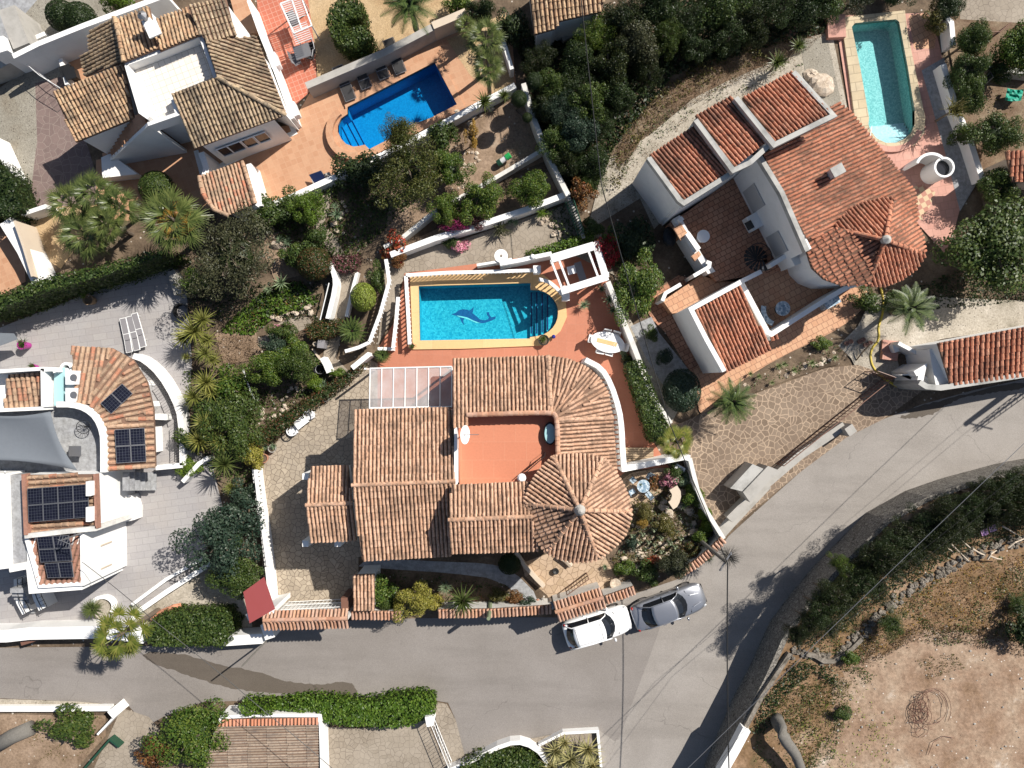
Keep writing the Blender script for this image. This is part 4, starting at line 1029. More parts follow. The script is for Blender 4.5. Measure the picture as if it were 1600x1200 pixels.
# curved white side wall with tile edge by the east walk
cw = smoothline([(915, 562), (940, 575), (955, 600), (968, 640), (972, 672), (973, 700), (976, 737)], 1)
t = wallthing('curved white parapet wall along the east side of the central villa', cw, 2.6, .3, WH)
m = MB(); w = [P(x-8, y, 2.2) for x, y in cw[4:]]
for i in range(len(w)-1):
    a, b = w[i], w[i+1]; k = max(1, int((b-a).length/.24))
    for j in range(k):
        p = a+(b-a)*j/k; m.box(p, (.32, .1, .06), 0, .3)
m.build('tile_edge', M['orange'], t)
tag(MB().box(P(997, 712, .3), (1.9, 1.0, .08)).build('decking', M['deck']), 'small wooden deck at the south end of the orange walk', 'deck')
wallthing('white wall closing the south end of the orange walk beside the wooden deck', [(973, 733), (1010, 726), (1070, 714), (1078, 716)], 1.6, .35, WH)
# entrance: tiled gate roofs and roadside wall
def capwall(label, pts, z1, wid, mat='wallroof', th=.25, z0=0, double=False, name='garden_wall'):
    a = P(*pts[0], z1); t = thing(name, label, 'wall', (a.x, a.y, z0))
    wall_mb(MB(), pts, th, z0, z1-.12).build('wall', M['white_old'], t)
    for (x0, y0), (x1, y1) in zip(pts, pts[1:]):
        d = Vector((x1-x0, y1-y0)); n = Vector((-d.y, d.x)).normalized()*wid*25/2
        if double:
            for sg in (1, -1):
                q = [(x0, y0, z1+.3), (x1, y1, z1+.3), (x1+n.x*sg, y1+n.y*sg, z1-.05), (x0+n.x*sg, y0+n.y*sg, z1-.05)]
                roof_part(t, q, M[mat], [((x0, y0, z1+.3), (x1, y1, z1+.3))] if sg == 1 else [], name='tile_cap', thick=.08, course=.6)
        else:
            q = [(x0-n.x, y0-n.y, z1+.12), (x1-n.x, y1-n.y, z1+.12), (x1+n.x, y1+n.y, z1-.05), (x0+n.x, y0+n.y, z1-.05)]
            roof_part(t, q, M[mat], [], name='tile_cap', thick=.08, course=.5)
    return t
capwall('tile capped gateway roof by the road at the courtyard gate', [(412, 969), (543, 966)], 3.0, 1.1, double=True, name='gateway')
capwall('roadside wall with tile cap left of the yellow green shrub', [(549, 960), (627, 961)], 1.9, .5)
capwall('roadside wall with tile cap behind the spiky palm and the column cactus', [(684, 958), (770, 957), (862, 951)], 1.9, .5)
capwall('tile capped gateway roof beside the white car', [(868, 956), (943, 933)], 3.0, 1.2, double=True, name='gateway')
capwall('short roadside wall with tile cap between white car and rockery', [(946, 937), (992, 921)], 1.9, .5)
capwall('curving roadside wall with tile cap below the rockery garden', [(1054, 899), (1085, 882), (1110, 862), (1130, 842)], 1.5, .45)
t = thing('shed', 'narrow tiled shed roof by the courtyard gate', 'shed', tuple(P(570, 930, 0)))
roof_part(t, [(553, 898, 2.6), (585, 897, 2.6), (585, 953, 2.4), (552, 953, 2.4)], M['roof_main'], [], wallmat=WH, z0=0, ins=.1, down=(0, 1))
tag(MB().box(P(545, 936, 1.0), (.45, .75, 2.0), .05).build('gate_motor_box', M['brown']), 'dark brown box beside the white courtyard gate', 'box')
def bargate(label, pts, z0, h, mat='metal_white', step=.11, frame=.03):
    a = P(*pts[0], z0+h); t = thing('gate', label, 'gate', (a.x, a.y, z0))
    w = [P(x, y, z0+h) for x, y in pts]; m = MB()
    for p, q in zip(w, w[1:]):
        for dz in (0, h*.5, h*.9): m.tube([p-Vector((0, 0, dz)), q-Vector((0, 0, dz))], frame, 5)
        for r in (p, q): m.tube([r-Vector((0, 0, h)), r], frame, 5)
    m.build('frame', M[mat], t); m = MB()
    for p, q in zip(w, w[1:]):
        k = int((q-p).length/step)
        for i in range(1, k):
            c = p+(q-p)*i/k; m.tube([c-Vector((0, 0, h*.95)), c], frame*.55, 4)
    m.build('bars', M[mat], t); return t
bargate('white slatted courtyard gate under the tile capped gateway', [(438, 953), (535, 948)], .1, 1.7, step=.24, frame=.022)
bargate('dark iron entrance gate standing open beside the white car', [(886, 930), (920, 905)], .05, 1.5, 'brown', .2)
bargate('white slatted driveway gate at the bottom of the picture', [(668, 1120), (703, 1205)], .1, 1.3, step=.2, frame=.022)
balustrade('white balustrade along the north side of the turquoise pool', [(634, 430), (700, 426), (780, 424), (839, 422)], .1, .9)
balustrade('white balustrade along the west end of the turquoise pool', [(634, 431), (637, 480), (640, 538)], .1, .9)
balustrade('curved white balustrade around the steps of the turquoise pool', smoothline([(842, 436), (858, 440), (872, 452), (883, 465)], 2), .1, .9)
balustrade('white balustrade on the terrace edge east of the round clipped bush', [(603, 405), (608, 440), (594, 490), (577, 535)], .6, .9)
balustrade('short white balustrade running east under the cycad by the garden steps', [(577, 535), (560, 543), (539, 549)], .6, .9)
balustrade('white balustrade along the narrow stairs left of the pool', [(622, 464), (619, 500), (614, 544)], .5, .9)
balustrade('white balustrade bordering the crazy paved courtyard on the west', [(399, 734), (405, 790), (412, 835), (419, 885)], .9, .9)
wallthing('white boundary wall of the courtyard below its balustrade', [(398, 733), (405, 790), (412, 835), (420, 900), (425, 960)], .9, .35, WH)
wallthing('low white wall at the head of the narrow pool stairs', [(590, 545), (614, 545)], .9, .2, WH)
wallthing('white wall along the path above the crazy paved courtyard', [(550, 575), (577, 553)], 1.2, .3, WH)
wallthing('white boundary wall with tiled foot between rockery garden and stone driveway', [(1078, 716), (1090, 765), (1105, 800), (1131, 842)], 1.5, .25, M['white_old'])
wallthing('long white boundary wall between orange terrace and right hand path', [(950, 440), (970, 490), (990, 540), (1005, 580), (1022, 625), (1048, 662)], 1.5, .3, M['white_old'])
# pergola
t = thing('pergola', 'white pergola frame with open beams at the corner of the orange terrace', 'pergola', tuple(P(905, 420, 0)))
zp = 2.2
wall_mb(MB(), [(861, 404), (928, 384)], .5, zp-.15, zp).build('beam', WH, t)
wall_mb(MB(), [(877, 455), (950, 432)], .42, zp-.15, zp).build('beam', WH, t)
wall_mb(MB(), [(930, 378), (947, 434)], .4, zp-.17, zp-.02).build('beam', WH, t)
for a, b in (((861, 406), (880, 455)), ((872, 402), (891, 451)), ((918, 388), (936, 436))):
    wall_mb(MB(), [a, b], .12, zp-.18, zp-.03).build('beam', WH, t)
for x, y in ((863, 406), (881, 453), (928, 385), (945, 432)): MB().box(P(x, y, zp/2-.1), (.22, .22, zp-.1)).build('post', WH, t)
t = thing('garden_wall', 'white wall with round ended coping north of the pergola', 'wall', tuple(P(830, 405, 0)))
wall_mb(MB(), [(781, 412), (815, 406), (832, 402), (862, 396)], .25, 0, 1.5).build('wall', WH, t)
MB().blob(P(832, 401, 1.5), .16, 1, 8, rough=.02).build('finial', WH, t)
wallthing('stepped tile covered wall beside the white disc north of the pool', [(745, 414), (800, 405)], .95, .15, WH)
for x, y, l in ((839, 421, 'square white pillar with a small cap where the pool balustrade ends'), (884, 464, 'round capped white post at the end of the curved pool balustrade')):
    c = P(x, y, 1.15); m = MB().box((c.x, c.y, .6), (.36, .36, 1.1)); m.box((c.x, c.y, 1.18), (.46, .46, .08)); tag(m.build('pillar', WH), l, 'pillar')
# ---------------------------------------------------------------- villa top left
T = thing('villa', 'top left villa with weathered brown tiled roofs around a white roof terrace', 'house', tuple(P(290, 120, 0)))
RB, RD = M['roof_brown'], M['roof_dark']
roof_part(T, [(83, 144, 4.5), (193, 100, 4.5), (209, 185, 3.7), (118, 222, 3.7)], RB, [], wallmat=WH, z0=0, ins=.2)
roof_part(T, [(139, 53, 3.6), (178, 27, 4.6), (193, 97, 4.6), (133, 119, 3.3), (126, 88, 3.3), (143, 80, 3.5)], RD, [((178, 27, 4.7), (193, 98, 4.7))], wallmat=WH, z0=0, ins=.2)
roof_part(T, [(184, 31, 4.3), (233, 11, 4.3), (248, 75, 5.1), (193, 97, 5.1)], RB, [((180, 28, 4.8), (194, 97, 5.2))], wallmat=WH, z0=0, ins=.1)
roof_part(T, [(247, 29, 4.5), (294, 14, 4.5), (312, 54, 5.2), (250, 80, 5.2)], RB, [], wallmat=WH, z0=0, ins=.1)
roof_part(T, [(296, 14, 4.9), (350, -6, 4.9), (371, 60, 4.4), (323, 64, 5.3), (312, 52, 5.3)], RD, [], wallmat=WH, z0=0, ins=.1, down=(.35, 1))
roof_part(T, [(322, 64, 5.3), (400, 57, 4.1), (447, 178, 4.1), (340, 121, 5.3)], RD, [((340, 121, 5.35), (447, 180, 4.15))], wallmat=WH, z0=0, down=(.93, .1))
roof_part(T, [(268, 147, 5.3), (340, 121, 5.3), (441, 181, 4.1), (303, 232, 4.1)], RD, [], wallmat=WH, z0=0, down=(.28, .95))
slab(T, 'terrace_floor', [(200, 102), (310, 60), (332, 121), (268, 147), (278, 178), (232, 190)], 4.25, 4.0, M['whitetile'])
slab(T, 'wall', [(205, 110), (310, 68), (326, 120), (268, 147), (278, 176), (232, 188)], 4.0, 0, WH)
for a in ([(196, 100), (250, 80), (313, 55)], [(313, 55), (336, 121)], [(197, 101), (219, 175), (232, 184)], [(267, 148), (277, 178), (231, 194)]):
    wallp(T, 'parapet', a, 4.9, 4.0, .2, WH)
mb = MB(); mb.box(P(240, 47, 5.0), (.5, .6, 1.3), .4); mb.box(P(239, 46, 5.7), (.7, .8, .1), .4)
ch = mb.build('chimney', WH, T); MB().lathe(P(231, 33, 5.4), [(.16, 0), (.16, .6), (.26, .62), (.05, .8)], 10).build('flue', M['metal_grey'], ch)
# staircase up to the white terrace
st = MB(); a = P(168, 251, 0); b = P(224, 188, 4.0)
for i in range(14):
    f = i/14; p = a+(b-a)*f; q = a+(b-a)*((i+1)/14)
    st.box(((p.x+q.x)/2, (p.y+q.y)/2, 4.0*(f+1/14)/2), (.5, .8, 4.0*(f+1/14)), math.atan2(b.y-a.y, b.x-a.x))
st.build('staircase', M['pavers'], T)
w0, w1 = (172, 249), (233, 194); m = MB()
A_, B_ = P(172, 249, .9), P(232, 193, 4.7); dd = (B_-A_); nv = Vector((-dd.y, dd.x, 0)).normalized()*.1
m.add([A_-nv, B_-nv, B_+nv, A_+nv]+[Vector((p.x, p.y, 0)) for p in (A_-nv, B_-nv, B_+nv, A_+nv)], [(0, 1, 2, 3), (4, 7, 6, 5), (0, 4, 5, 1), (3, 2, 6, 7), (0, 3, 7, 4), (1, 5, 6, 2)])
m.build('stair_wall', WH, T)
slab(T, 'wall', [(158, 246), (172, 240), (215, 272), (160, 278)], .9, 0, WH)
# arched windows of the south front
fr = P(305, 240, 0)
for k, (x0, x1) in enumerate([(336, 352), (352, 372), (374, 392), (394, 412)]):
    y0 = 231-(x0-336)*.37; y1 = 231-(x1-336)*.37
    q = [P(x0, y0, 2.6), P(x1, y1, 2.6)]
    d = (q[1]-q[0]); n = Vector((d.y, -d.x, 0)).normalized()
    lo = [p-Vector((0, 0, 1.2)) for p in q]; off = n*.10
    wn = MB().add([q[0]+off, q[1]+off, lo[1]+off, lo[0]+off], [(0, 3, 2, 1)]).build('window', M['glass_dark'], T)
    MB().tube([q[0]+off*1.3, lo[0]+off*1.3, lo[1]+off*1.3, q[1]+off*1.3, q[0]+off*1.3], .05, 4).build('frame', WH, wn)
for x, y in ((445, 183), (420, 96), (458, 175)): pass
wallp(T, 'wall', [(388, 0), (406, 50), (432, 115), (457, 185)], 1.6, 0, .22, WH)
slab(T, 'side_terrace', [(355, -20), (385, -20), (405, 50), (375, 56)], .4, 0, M['pavers'])
for x, y in ((429, 97), (459, 174)): MB().box(P(x, y, 1.2), (.85, .55, .6), -1.2).build('air_conditioner', M['plastic_white'], T)
wallp(T, 'wall', [(306, 235), (316, 272), (460, 207), (450, 185)], .06, 0, .3, WH)
# porch roof south of it
t = thing('porch', 'small porch with reddish tiled roof and white wall on the orange patio', 'porch', tuple(P(355, 295, 0)))
roof_part(t, [(311, 276, 2.6), (380, 253, 2.6), (399, 318, 3.1), (358, 336, 3.1), (335, 328, 3.0), (318, 305, 2.8)], M['roof_left'], [((379, 253, 2.66), (400, 319, 3.15)), ((311, 276, 2.65), (318, 304, 2.85)), ((318, 304, 2.85), (335, 328, 3.05)), ((335, 328, 3.05), (358, 337, 3.15))], wallmat=WH, z0=0, down=(-.3, -.9))
wallthing('white wall beside the small reddish porch roof', [(388, 256), (398, 290), (406, 322)], 1.6, .3, WH)
wallthing('tapering white wall between patio and porch next to the villa front', [(314, 238), (322, 262), (318, 284)], 2.2, .35, WH)
# walls round the plot
wallthing('tall white wall running along the upper edge of the top left villa', [(20, 88), (60, 68), (130, 40), (200, 14), (260, -8)], 2.4, .3, WH)
t = thing('garden_wall', 'long white planter wall along the street at the top left corner', 'wall', tuple(P(60, 60, 0)))
wall_mb(MB(), [(20, 74), (70, 52)], .25, 0, 1.1).build('wall', WH, t)
wallthing('pale wall falling towards the top left corner beside the shaded street', [(10, 12), (20, 40), (33, 72)], 2.3, 1.0, M['concrete'])
wallthing('low grey wall along the street corner below the pale pillar', [(-60, 122), (0, 100), (22, 88)], 1.4, .5, M['concrete'])
bargate('thin sliding gate rail across the gravel driveway', [(24, 85), (62, 118), (95, 138)], 0, 1.5, 'metal_white', .3, .02)
tag(MB().box(P(20, 87, 1.3), (1.0, .9, 2.6), .3).build('pillar', WH), 'square white gate pillar at the head of the gravel driveway', 'pillar')
wallthing('white edging wall west of the patio with the black barrel', [(94, 92), (104, 132)], .9, .22, WH)
wallthing('white wall along the west side of the gravel driveway', [(-10, 215), (15, 270), (38, 335)], 1.2, .35, WH)
wallthing('white wall with lattice panels beside the brown patio at the left edge', [(8, 345), (36, 390), (60, 440)], 1.5, .8, WH)
t = wallthing('narrow lattice fence panel along the brown patio at the left edge', [(22, 345), (36, 385), (50, 432)], 2.0, .12, M['cream'], z0=.1, name='fence', cat='fence')
wallthing('short white wall crossing below the mauve path', [(36, 334), (72, 322)], 1.2, .25, WH)
wallthing('grey topped wall between the sun loungers and the sand garden', [(478, 134), (520, 116), (600, 82), (676, 42)], 1.4, .42, M['concrete'])
wallthing('cream wall end by the pool garden near the top edge', [(676, 40), (700, 30), (728, 18)], 1.5, .45, M['cream'])
wallthing('white wall east of the fan palms next to the dense thicket', [(778, 38), (790, 75), (800, 108)], 1.2, .25, WH)
wallthing('long white wall along the lower edge of the blue pool patio', [(412, 324), (450, 310), (520, 278), (610, 236), (660, 210), (735, 170), (805, 133)], 1.0, .35, WH)
wallthing('white wall stepping through the orange tree garden', [(600, 386), (630, 370), (677, 332), (720, 308), (765, 283), (848, 234)], .9, .25, M['white_old'])
wallthing('white wall dividing the crazy paved terrace from the citrus trees', [(610, 398), (680, 372), (760, 348), (820, 328), (886, 303)], 1.1, .35, WH)
wallthing('white boundary wall between the citrus garden and the thicket', [(818, 130), (836, 190), (858, 245), (875, 280), (888, 305)], 1.5, .3, M['white_old'])
wallthing('dark weathered wall beside the green lattice fence', [(886, 303), (905, 345), (912, 372)], 1.2, .2, M['greycap'])
t = thing('lattice_fence', 'dark green slatted fence leaning by the crazy paved terrace', 'fence', tuple(P(898, 345, 0)))
m = MB()
for i in range(13):
    f = i/12; p = P(884+20*f, 318+50*f, 1.2); q = P(896+16*f, 312+48*f, 1.6); m.tube([p, q], .035, 4)
m.build('slats', M['greenframe'], t); m = MB(); m.tube([P(884, 316, 1.2), P(904, 368, 1.2)], .04, 4); m.tube([P(896, 311, 1.6), P(912, 361, 1.6)], .04, 4)
for x, y, z in ((884, 316, 1.2), (904, 368, 1.2), (896, 311, 1.6), (912, 361, 1.6)): m.tube([P(x, y, z)-Vector((0, 0, z)), P(x, y, z)], .04, 4)
m.build('frame', M['greenframe'], t)
wallthing('white curving garden wall below the round red tinged bush', smoothline([(514, 410), (523, 430), (524, 450), (512, 498)], 1), 1.0, .28, WH)
wallthing('thin white pipe rail west of the curving garden wall', [(514, 442), (500, 500)], .9, .05, M['metal_white'], z0=.84, name='rail', cat='rail')
wallthing('white edging wall left of the lime green bush', [(558, 425), (550, 455), (541, 495)], .5, .2, WH)
wallthing('white stub wall above the wrought gate in the lower garden', [(503, 559), (509, 570), (514, 582)], 1.0, .3, WH)
wallthing('pale post wall south west of the crazy paved courtyard hedge', [(488, 545), (500, 562)], .3, .1, M['cream'])

# ---------------------------------------------------------------- villa on the right
R = thing('villa', 'right hand villa with red tiled roofs, round tower roof and sunken brown courtyard', 'house', tuple(P(1220, 330, 0)))
RR = M['roof_red']; GC = M['greycap']
zc0 = 1.3
slab(R, 'courtyard_floor', [(1046, 348), (1075, 330), (1168, 262), (1200, 262), (1275, 395), (1232, 420), (1120, 440), (1085, 398)], zc0, 0, M['quarry'])
roof_part(R, [(1015, 243, 5.6), (1087, 195, 5.6), (1142, 266, 6.3), (1067, 313, 6.3)], RR, [], wallmat=WH, z0=0, ins=.12, down=(-.6, -.8))
roof_part(R, [(1087, 181, 6.2), (1142, 150, 6.2), (1201, 219, 6.8), (1147, 262, 6.8)], RR, [], wallmat=WH, z0=0, ins=.05, down=(-.6, -.8))
roof_part(R, [(1160, 153, 6.6), (1237, 112, 6.6), (1297, 177, 7.2), (1208, 222, 7.2)], RR, [], wallmat=WH, z0=0, ins=.05, down=(-.6, -.8))
def wallz(parent, name, pts, dep, th, mat):
    mb = MB(); w = [P(*p) for p in pts]; L_ = offset_line([p.to_2d() for p in w], th/2); R_2 = offset_line([p.to_2d() for p in w], -th/2)
    for i in range(len(w)-1):
        q = [(L_[i], w[i].z), (L_[i+1], w[i+1].z), (R_2[i+1], w[i+1].z), (R_2[i], w[i].z)]
        mb.add([(p.x, p.y, z-dep) for p, z in q]+[(p.x, p.y, z) for p, z in q], [(4, 5, 6, 7), (0, 4, 5, 1), (3, 2, 6, 7), (0, 3, 7, 4), (1, 5, 6, 2)])
    return mb.build(name, mat, parent)
for pts in ([(1014, 246, 5.75), (1058, 306, 6.35), (1062, 312, 6.4), (1069, 317, 6.42), (1144, 270, 6.45)], [(1087, 187, 6.35), (1146, 266, 6.95), (1172, 254, 6.98), (1184, 243, 7.0), (1205, 224, 7.0)], [(1150, 152, 6.75), (1210, 226, 7.35), (1303, 180, 7.35), (1240, 112, 6.75)]):
    wallz(R, 'parapet', pts, .4, .26, GC)
# wall under the parapets facing the courtyard and the side path
slab(R, 'wall', [(1012, 246), (1064, 316), (1066, 320), (1146, 270), (1182, 244), (1150, 235), (1060, 235)], 5.2, 0, WH)
slab(R, 'wall', [(1062, 318), (1140, 268), (1130, 262), (1050, 300)], 5.1, 0, WH)
roof_part(R, [(1190, 243, 5.7), (1312, 158, 5.5), (1330, 175, 5.3), (1428, 300, 4.7), (1434, 345, 4.75), (1383, 375, 4.95), (1320, 372, 5.3), (1262, 372, 5.7)], RR, [], wallmat=WH, z0=0, ins=.2, down=(.9, -.42))
wallp(R, 'parapet', [(1185, 240), (1222, 300), (1262, 392)], 5.9, 5.5, .26, GC)
slab(R, 'wall', [(1184, 243), (1260, 393), (1268, 388), (1196, 246)], 5.55, zc0-.5, WH)
ap = (1383, 375, 6.6); ze_ = 5.35
ro = [[(1303, 357), (1318, 334), (1341, 318), (1366, 312), (1393, 311)], [(1393, 311), (1412, 320), (1430, 341), (1442, 370), (1442, 397)],
      [(1442, 397), (1433, 420), (1410, 438), (1382, 448), (1355, 446)], [(1355, 446), (1315, 447), (1288, 436), (1270, 418), (1262, 395), (1262, 372), (1303, 357)]]
for k, seg in enumerate(ro):
    pts = [ap]+[(x, y, ze_) for x, y in seg]
    roof_part(R, pts, RR, [((seg[0][0], seg[0][1], ze_+.04), ap)], thick=.12)
allp = [p for s in ro for p in s[:-1]]
MB().prism(inset([p.to_2d() for p in poly(allp, ze_)], .4), 0, ze_-.05).build('wall', WH, R)
MB().lathe(P(*ap), [(.25, -.05), (.22, .1), (.24, .2), (0, .38)], 10).build('finial', M['concrete'], R)
mb = MB(); mb.box(P(1303, 270, 5.6), (.6, .45, 1.2), .5); ch = mb.build('chimney', M['white_old'], R); MB().box(P(1309, 266, 6.25), (.7, .55, .1), .5).build('cap', M['greycap'], ch)
# shuttered doors in the courtyard front
a, b = P(1184, 243, 5.55), P(1260, 393, 5.55); d = (b-a); d.z = 0; n = Vector((d.y, -d.x, 0)).normalized()
for f0, f1 in ((.18, .42), (.70, .92)):
    c = a+d*(f0+f1)/2; MB().box((c.x+n.x*.03, c.y+n.y*.03, 2.7), (d.length*(f1-f0), .08, 1.9), math.atan2(d.y, d.x)).build('shutter', M['bag'], R)
# courtyard surround
wallp(R, 'wall', [(1062, 340), (1066, 345)], 2.4, 0, .3, WH)
wallp(R, 'wall', [(1074, 364), (1092, 390)], 2.3, 0, .3, WH)
slab(R, 'wall', [(1052, 342), (1062, 336), (1096, 396), (1118, 424), (1106, 428), (1085, 396)], 1.9, 0, WH)
wallp(R, 'wall', [(1084, 431), (1108, 417), (1109, 411), (1104, 409)], 2.2, 0, .22, WH)
for q in ([(1052, 356), (1064, 349), (1074, 364), (1064, 376)], [(1080, 400), (1092, 392), (1096, 398), (1086, 408)]): slab(R, 'wall_tiles', q, 2.0, 1.8, M['quarry_light'])
wallp(R, 'wall', [(1080, 484), (1120, 466), (1158, 440), (1190, 424)], 3.0, 0, .26, WH)
wallp(R, 'wall', [(1204, 415), (1232, 397)], 2.9, 0, .26, WH)
slab(R, 'wall', [(1232, 398), (1262, 385), (1268, 398), (1250, 412), (1242, 415)], 3.3, 0, WH)
wallp(R, 'wall', [(1158, 440), (1200, 519), (1206, 522), (1297, 464), (1340, 440)], 2.6, 0, .28, WH)
slab(R, 'terrace_floor', [(1160, 442), (1240, 392), (1330, 440), (1204, 520)], 1.2, 0, M['quarry_light'])
slab(R, 'walkway_floor', [(1036, 470), (1095, 430), (1125, 440), (1150, 440), (1080, 485), (1050, 490)], .9, 0, M['quarry_light'])
wallp(R, 'wall', [(1035, 470), (1040, 458), (1064, 444)], 1.9, 0, .22, WH)
# bottom annexe
roof_part(R, [(1084, 483, 3.8), (1156, 446, 3.8), (1206, 546, 3.0), (1136, 581, 3.0)], RR, [], wallmat=WH, z0=0, ins=.0, down=(.5, 1))
wallp(R, 'parapet', [(1157, 441), (1080, 483), (1104, 530), (1132, 580)], 4.1, 0, .26, WH)
slab(R, 'wall', [(1076, 487), (1082, 483), (1134, 579), (1124, 582)], 3.6, 0, WH)
roof_part(R, [(1202, 522, 2.4), (1212, 517, 2.4), (1217, 528, 2.2), (1206, 532, 2.2)], RR, [], wallmat=WH, z0=0, ins=.02)
# round outdoor shower
t = thing('outdoor_shower', 'white round drum shaped shower wall by the narrow pool', 'shower', tuple(P(1445, 278, 0)))
c = P(1452, 273, 0); m = MB(); N = 28; ro_, ri_, hh = .62, .5, 1.55
for rr, flip in ((ro_, 0), (ri_, 1)):
    vs = [c+Vector((rr*math.cos(2*math.pi*i/N), rr*math.sin(2*math.pi*i/N), z)) for z in (0, hh) for i in range(N)]
    m.add(vs, [((i, (i+1) % N, N+(i+1) % N, N+i) if not flip else (i, N+i, N+(i+1) % N, (i+1) % N)) for i in range(N)])
vs = [c+Vector((rr*math.cos(2*math.pi*i/N), rr*math.sin(2*math.pi*i/N), hh)) for rr in (ro_, ri_) for i in range(N)]
m.add(vs, [(i, (i+1) % N, N+(i+1) % N, N+i) for i in range(N)]); m.build('drum', WH, t)
MB().cyl(c+Vector((0, 0, hh-.35)), ri_-.005, .02, 24).build('cistern_water', M['glass_dark'], t)
w = [(x, y) for x, y in arc(1456, 262, 24, 22, 200, 320, 12)]
wallthing('curved white screen wall behind the round drum by the narrow pool', w, 1.6, .16, WH)
# ---------------------------------------------------------------- smaller buildings
t = thing('garage', 'red tiled garage with white gable beside the road at the right edge', 'garage', tuple(P(1540, 565, 0)))
roof_part(t, [(1466, 536, 3.6), (1600, 511, 3.6), (1760, 482, 3.6), (1775, 556, 2.8), (1600, 588, 2.8), (1485, 601, 2.8)], RR, [], wallmat=WH, z0=0, ins=.05, down=(.16, 1), pitch=.3)
wallp(t, 'parapet', [(1437, 597), (1448, 604), (1470, 606), (1530, 597), (1600, 586), (1780, 552)], 2.9, 0, .32, GC)
wallp(t, 'wall', [(1430, 584), (1442, 577), (1438, 595)], 2.6, 0, .35, WH)
slab(t, 'wall', [(1405, 586), (1432, 583), (1440, 600), (1470, 608), (1468, 600), (1450, 588)], 1.9, 0, WH)
wallp(t, 'wall', [(1398, 538), (1402, 550)], .7, 0, .3, WH)
wallp(t, 'wall', [(1404, 536), (1434, 552), (1452, 545), (1466, 544)], 1.2, 0, .22, WH)
slab(t, 'yard_floor', [(1425, 556), (1455, 548), (1480, 602), (1445, 600)], .35, 0, M['greyplain'])
slab(t, 'gable_wall', [(1452, 546), (1467, 540), (1486, 602), (1462, 601)], 2.6, 0, WH)
t = thing('house', 'small house with brown tiled roof among dark trees at the top edge', 'house', tuple(P(875, 10, 0)))
roof_part(t, [(822, -60, 3.7), (955, -60, 3.7), (940, 18, 3.1), (875, 33, 3.0), (868, 45, 2.9), (834, 54, 2.9)], RB, [], wallmat=WH, z0=0, ins=.25, down=(.12, 1), pitch=.26)
slab(t, 'porch_floor', [(868, 40), (935, 20), (925, 42), (880, 64)], .5, 0, M['concrete'])
t = thing('house', 'orange walled building with red tiled roof cut by the right picture edge', 'house', tuple(P(1600, 260, 0)))
roof_part(t, [(1572, 236, 3.2), (1750, 232, 3.2), (1760, 284, 2.8), (1582, 284, 2.8)], RR, [], wallmat=M['cream'], z0=0, down=(.1, 1), pitch=.26)
t = thing('garage', 'garage with faded flat tiled roof and orange ridge at the bottom edge', 'garage', tuple(P(415, 1160, 0)))
roof_part(t, [(340, 1133, 1.3), (498, 1130, 1.3), (503, 1300, 1.0), (300, 1300, 1.0), (323, 1180, 1.2)], M['roof_flat'], [], wallmat=WH, z0=0, ins=.05, down=(-1, .02), pitch=.17, hh=.05, course=1.2)
roof_part(t, [(347, 1124, 1.35), (497, 1121, 1.35), (498, 1131, 1.42), (340, 1134, 1.42)], M['orange'], [], thick=.15, down=(-.02, -1), course=.5)
wallp(t, 'parapet', [(341, 1134), (346, 1121), (400, 1118), (499, 1118), (501, 1136), (506, 1300)], 1.4, 0, .2, WH)
# ---------------------------------------------------------------- villa at the left edge
Lv = thing('villa', 'left edge white villa with solar panels and a fan shaped sandy tiled roof', 'house', tuple(P(120, 740, 0)))
RL = M['roof_left']; zi, zo = 3.5, 2.8
roof_part(Lv, [(111, 541, zo), (175, 544, zo), (139, 632, zi), (122, 632, zi)], RL, [], wallmat=WH, z0=0, ins=.75, down=(.05, -1), pitch=.3)
roof_part(Lv, [(175, 544, zo), (208, 562, zo), (153, 644, zi), (139, 632, zi)], RL, [], wallmat=WH, z0=0, ins=.75, pitch=.3)
roof_part(Lv, [(208, 562, zo), (230, 597, zo), (161, 655, zi), (153, 644, zi)], RL, [], wallmat=WH, z0=0, ins=.75, pitch=.3)
roof_part(Lv, [(230, 597, zo), (240, 640, zo), (164, 668, zi), (161, 655, zi)], RL, [], wallmat=WH, z0=0, ins=.75, pitch=.3)
roof_part(Lv, [(240, 640, zo), (243, 729, zo), (166, 737, zi), (164, 668, zi)], RL, [], wallmat=WH, z0=0, ins=.75, pitch=.34)
wallp(Lv, 'parapet', smoothline([(88, 632), (112, 632), (133, 638), (150, 652), (160, 675), (161, 700), (161, 738)], 1), 3.75, 2.2, .32, WH)
slab(Lv, 'roof_floor', [(0, 640), (80, 636), (110, 636), (140, 645), (155, 670), (158, 735), (90, 740), (0, 742)], 2.7, 0, M['greyplain'])
slab(Lv, 'balcony_floor', [(206, 560), (232, 570), (255, 590), (272, 625), (280, 660), (281, 722), (245, 729), (238, 640), (226, 600)], .35, 0, M['greytile'])
cwl = smoothline([(208, 556), (225, 562), (250, 585), (272, 622), (283, 655), (285, 727)], 1)
wallp(Lv, 'parapet', cwl, .95, 0, .34, WH); wallp(Lv, 'parapet', [(285, 727), (243, 731)], .95, 0, .3, WH)
wallp(Lv, 'parapet', [(240, 651), (260, 652)], 1.1, .3, .35, WH)
railing('', smoothline([(220, 573), (243, 592), (262, 625), (270, 655)], 1), .35, .95, .16, parent=Lv); railing('', [(272, 660), (273, 722)], .35, .95, .16, parent=Lv)
roof_part(Lv, [(13, 585, 3.2), (63, 582, 3.2), (65, 634, 2.8), (7, 638, 2.8)], RL, [], pitch=.3, down=(0, 1))
slab(Lv, 'wall', [(-60, 585), (78, 576), (80, 640), (-60, 645)], 2.6, 0, WH)
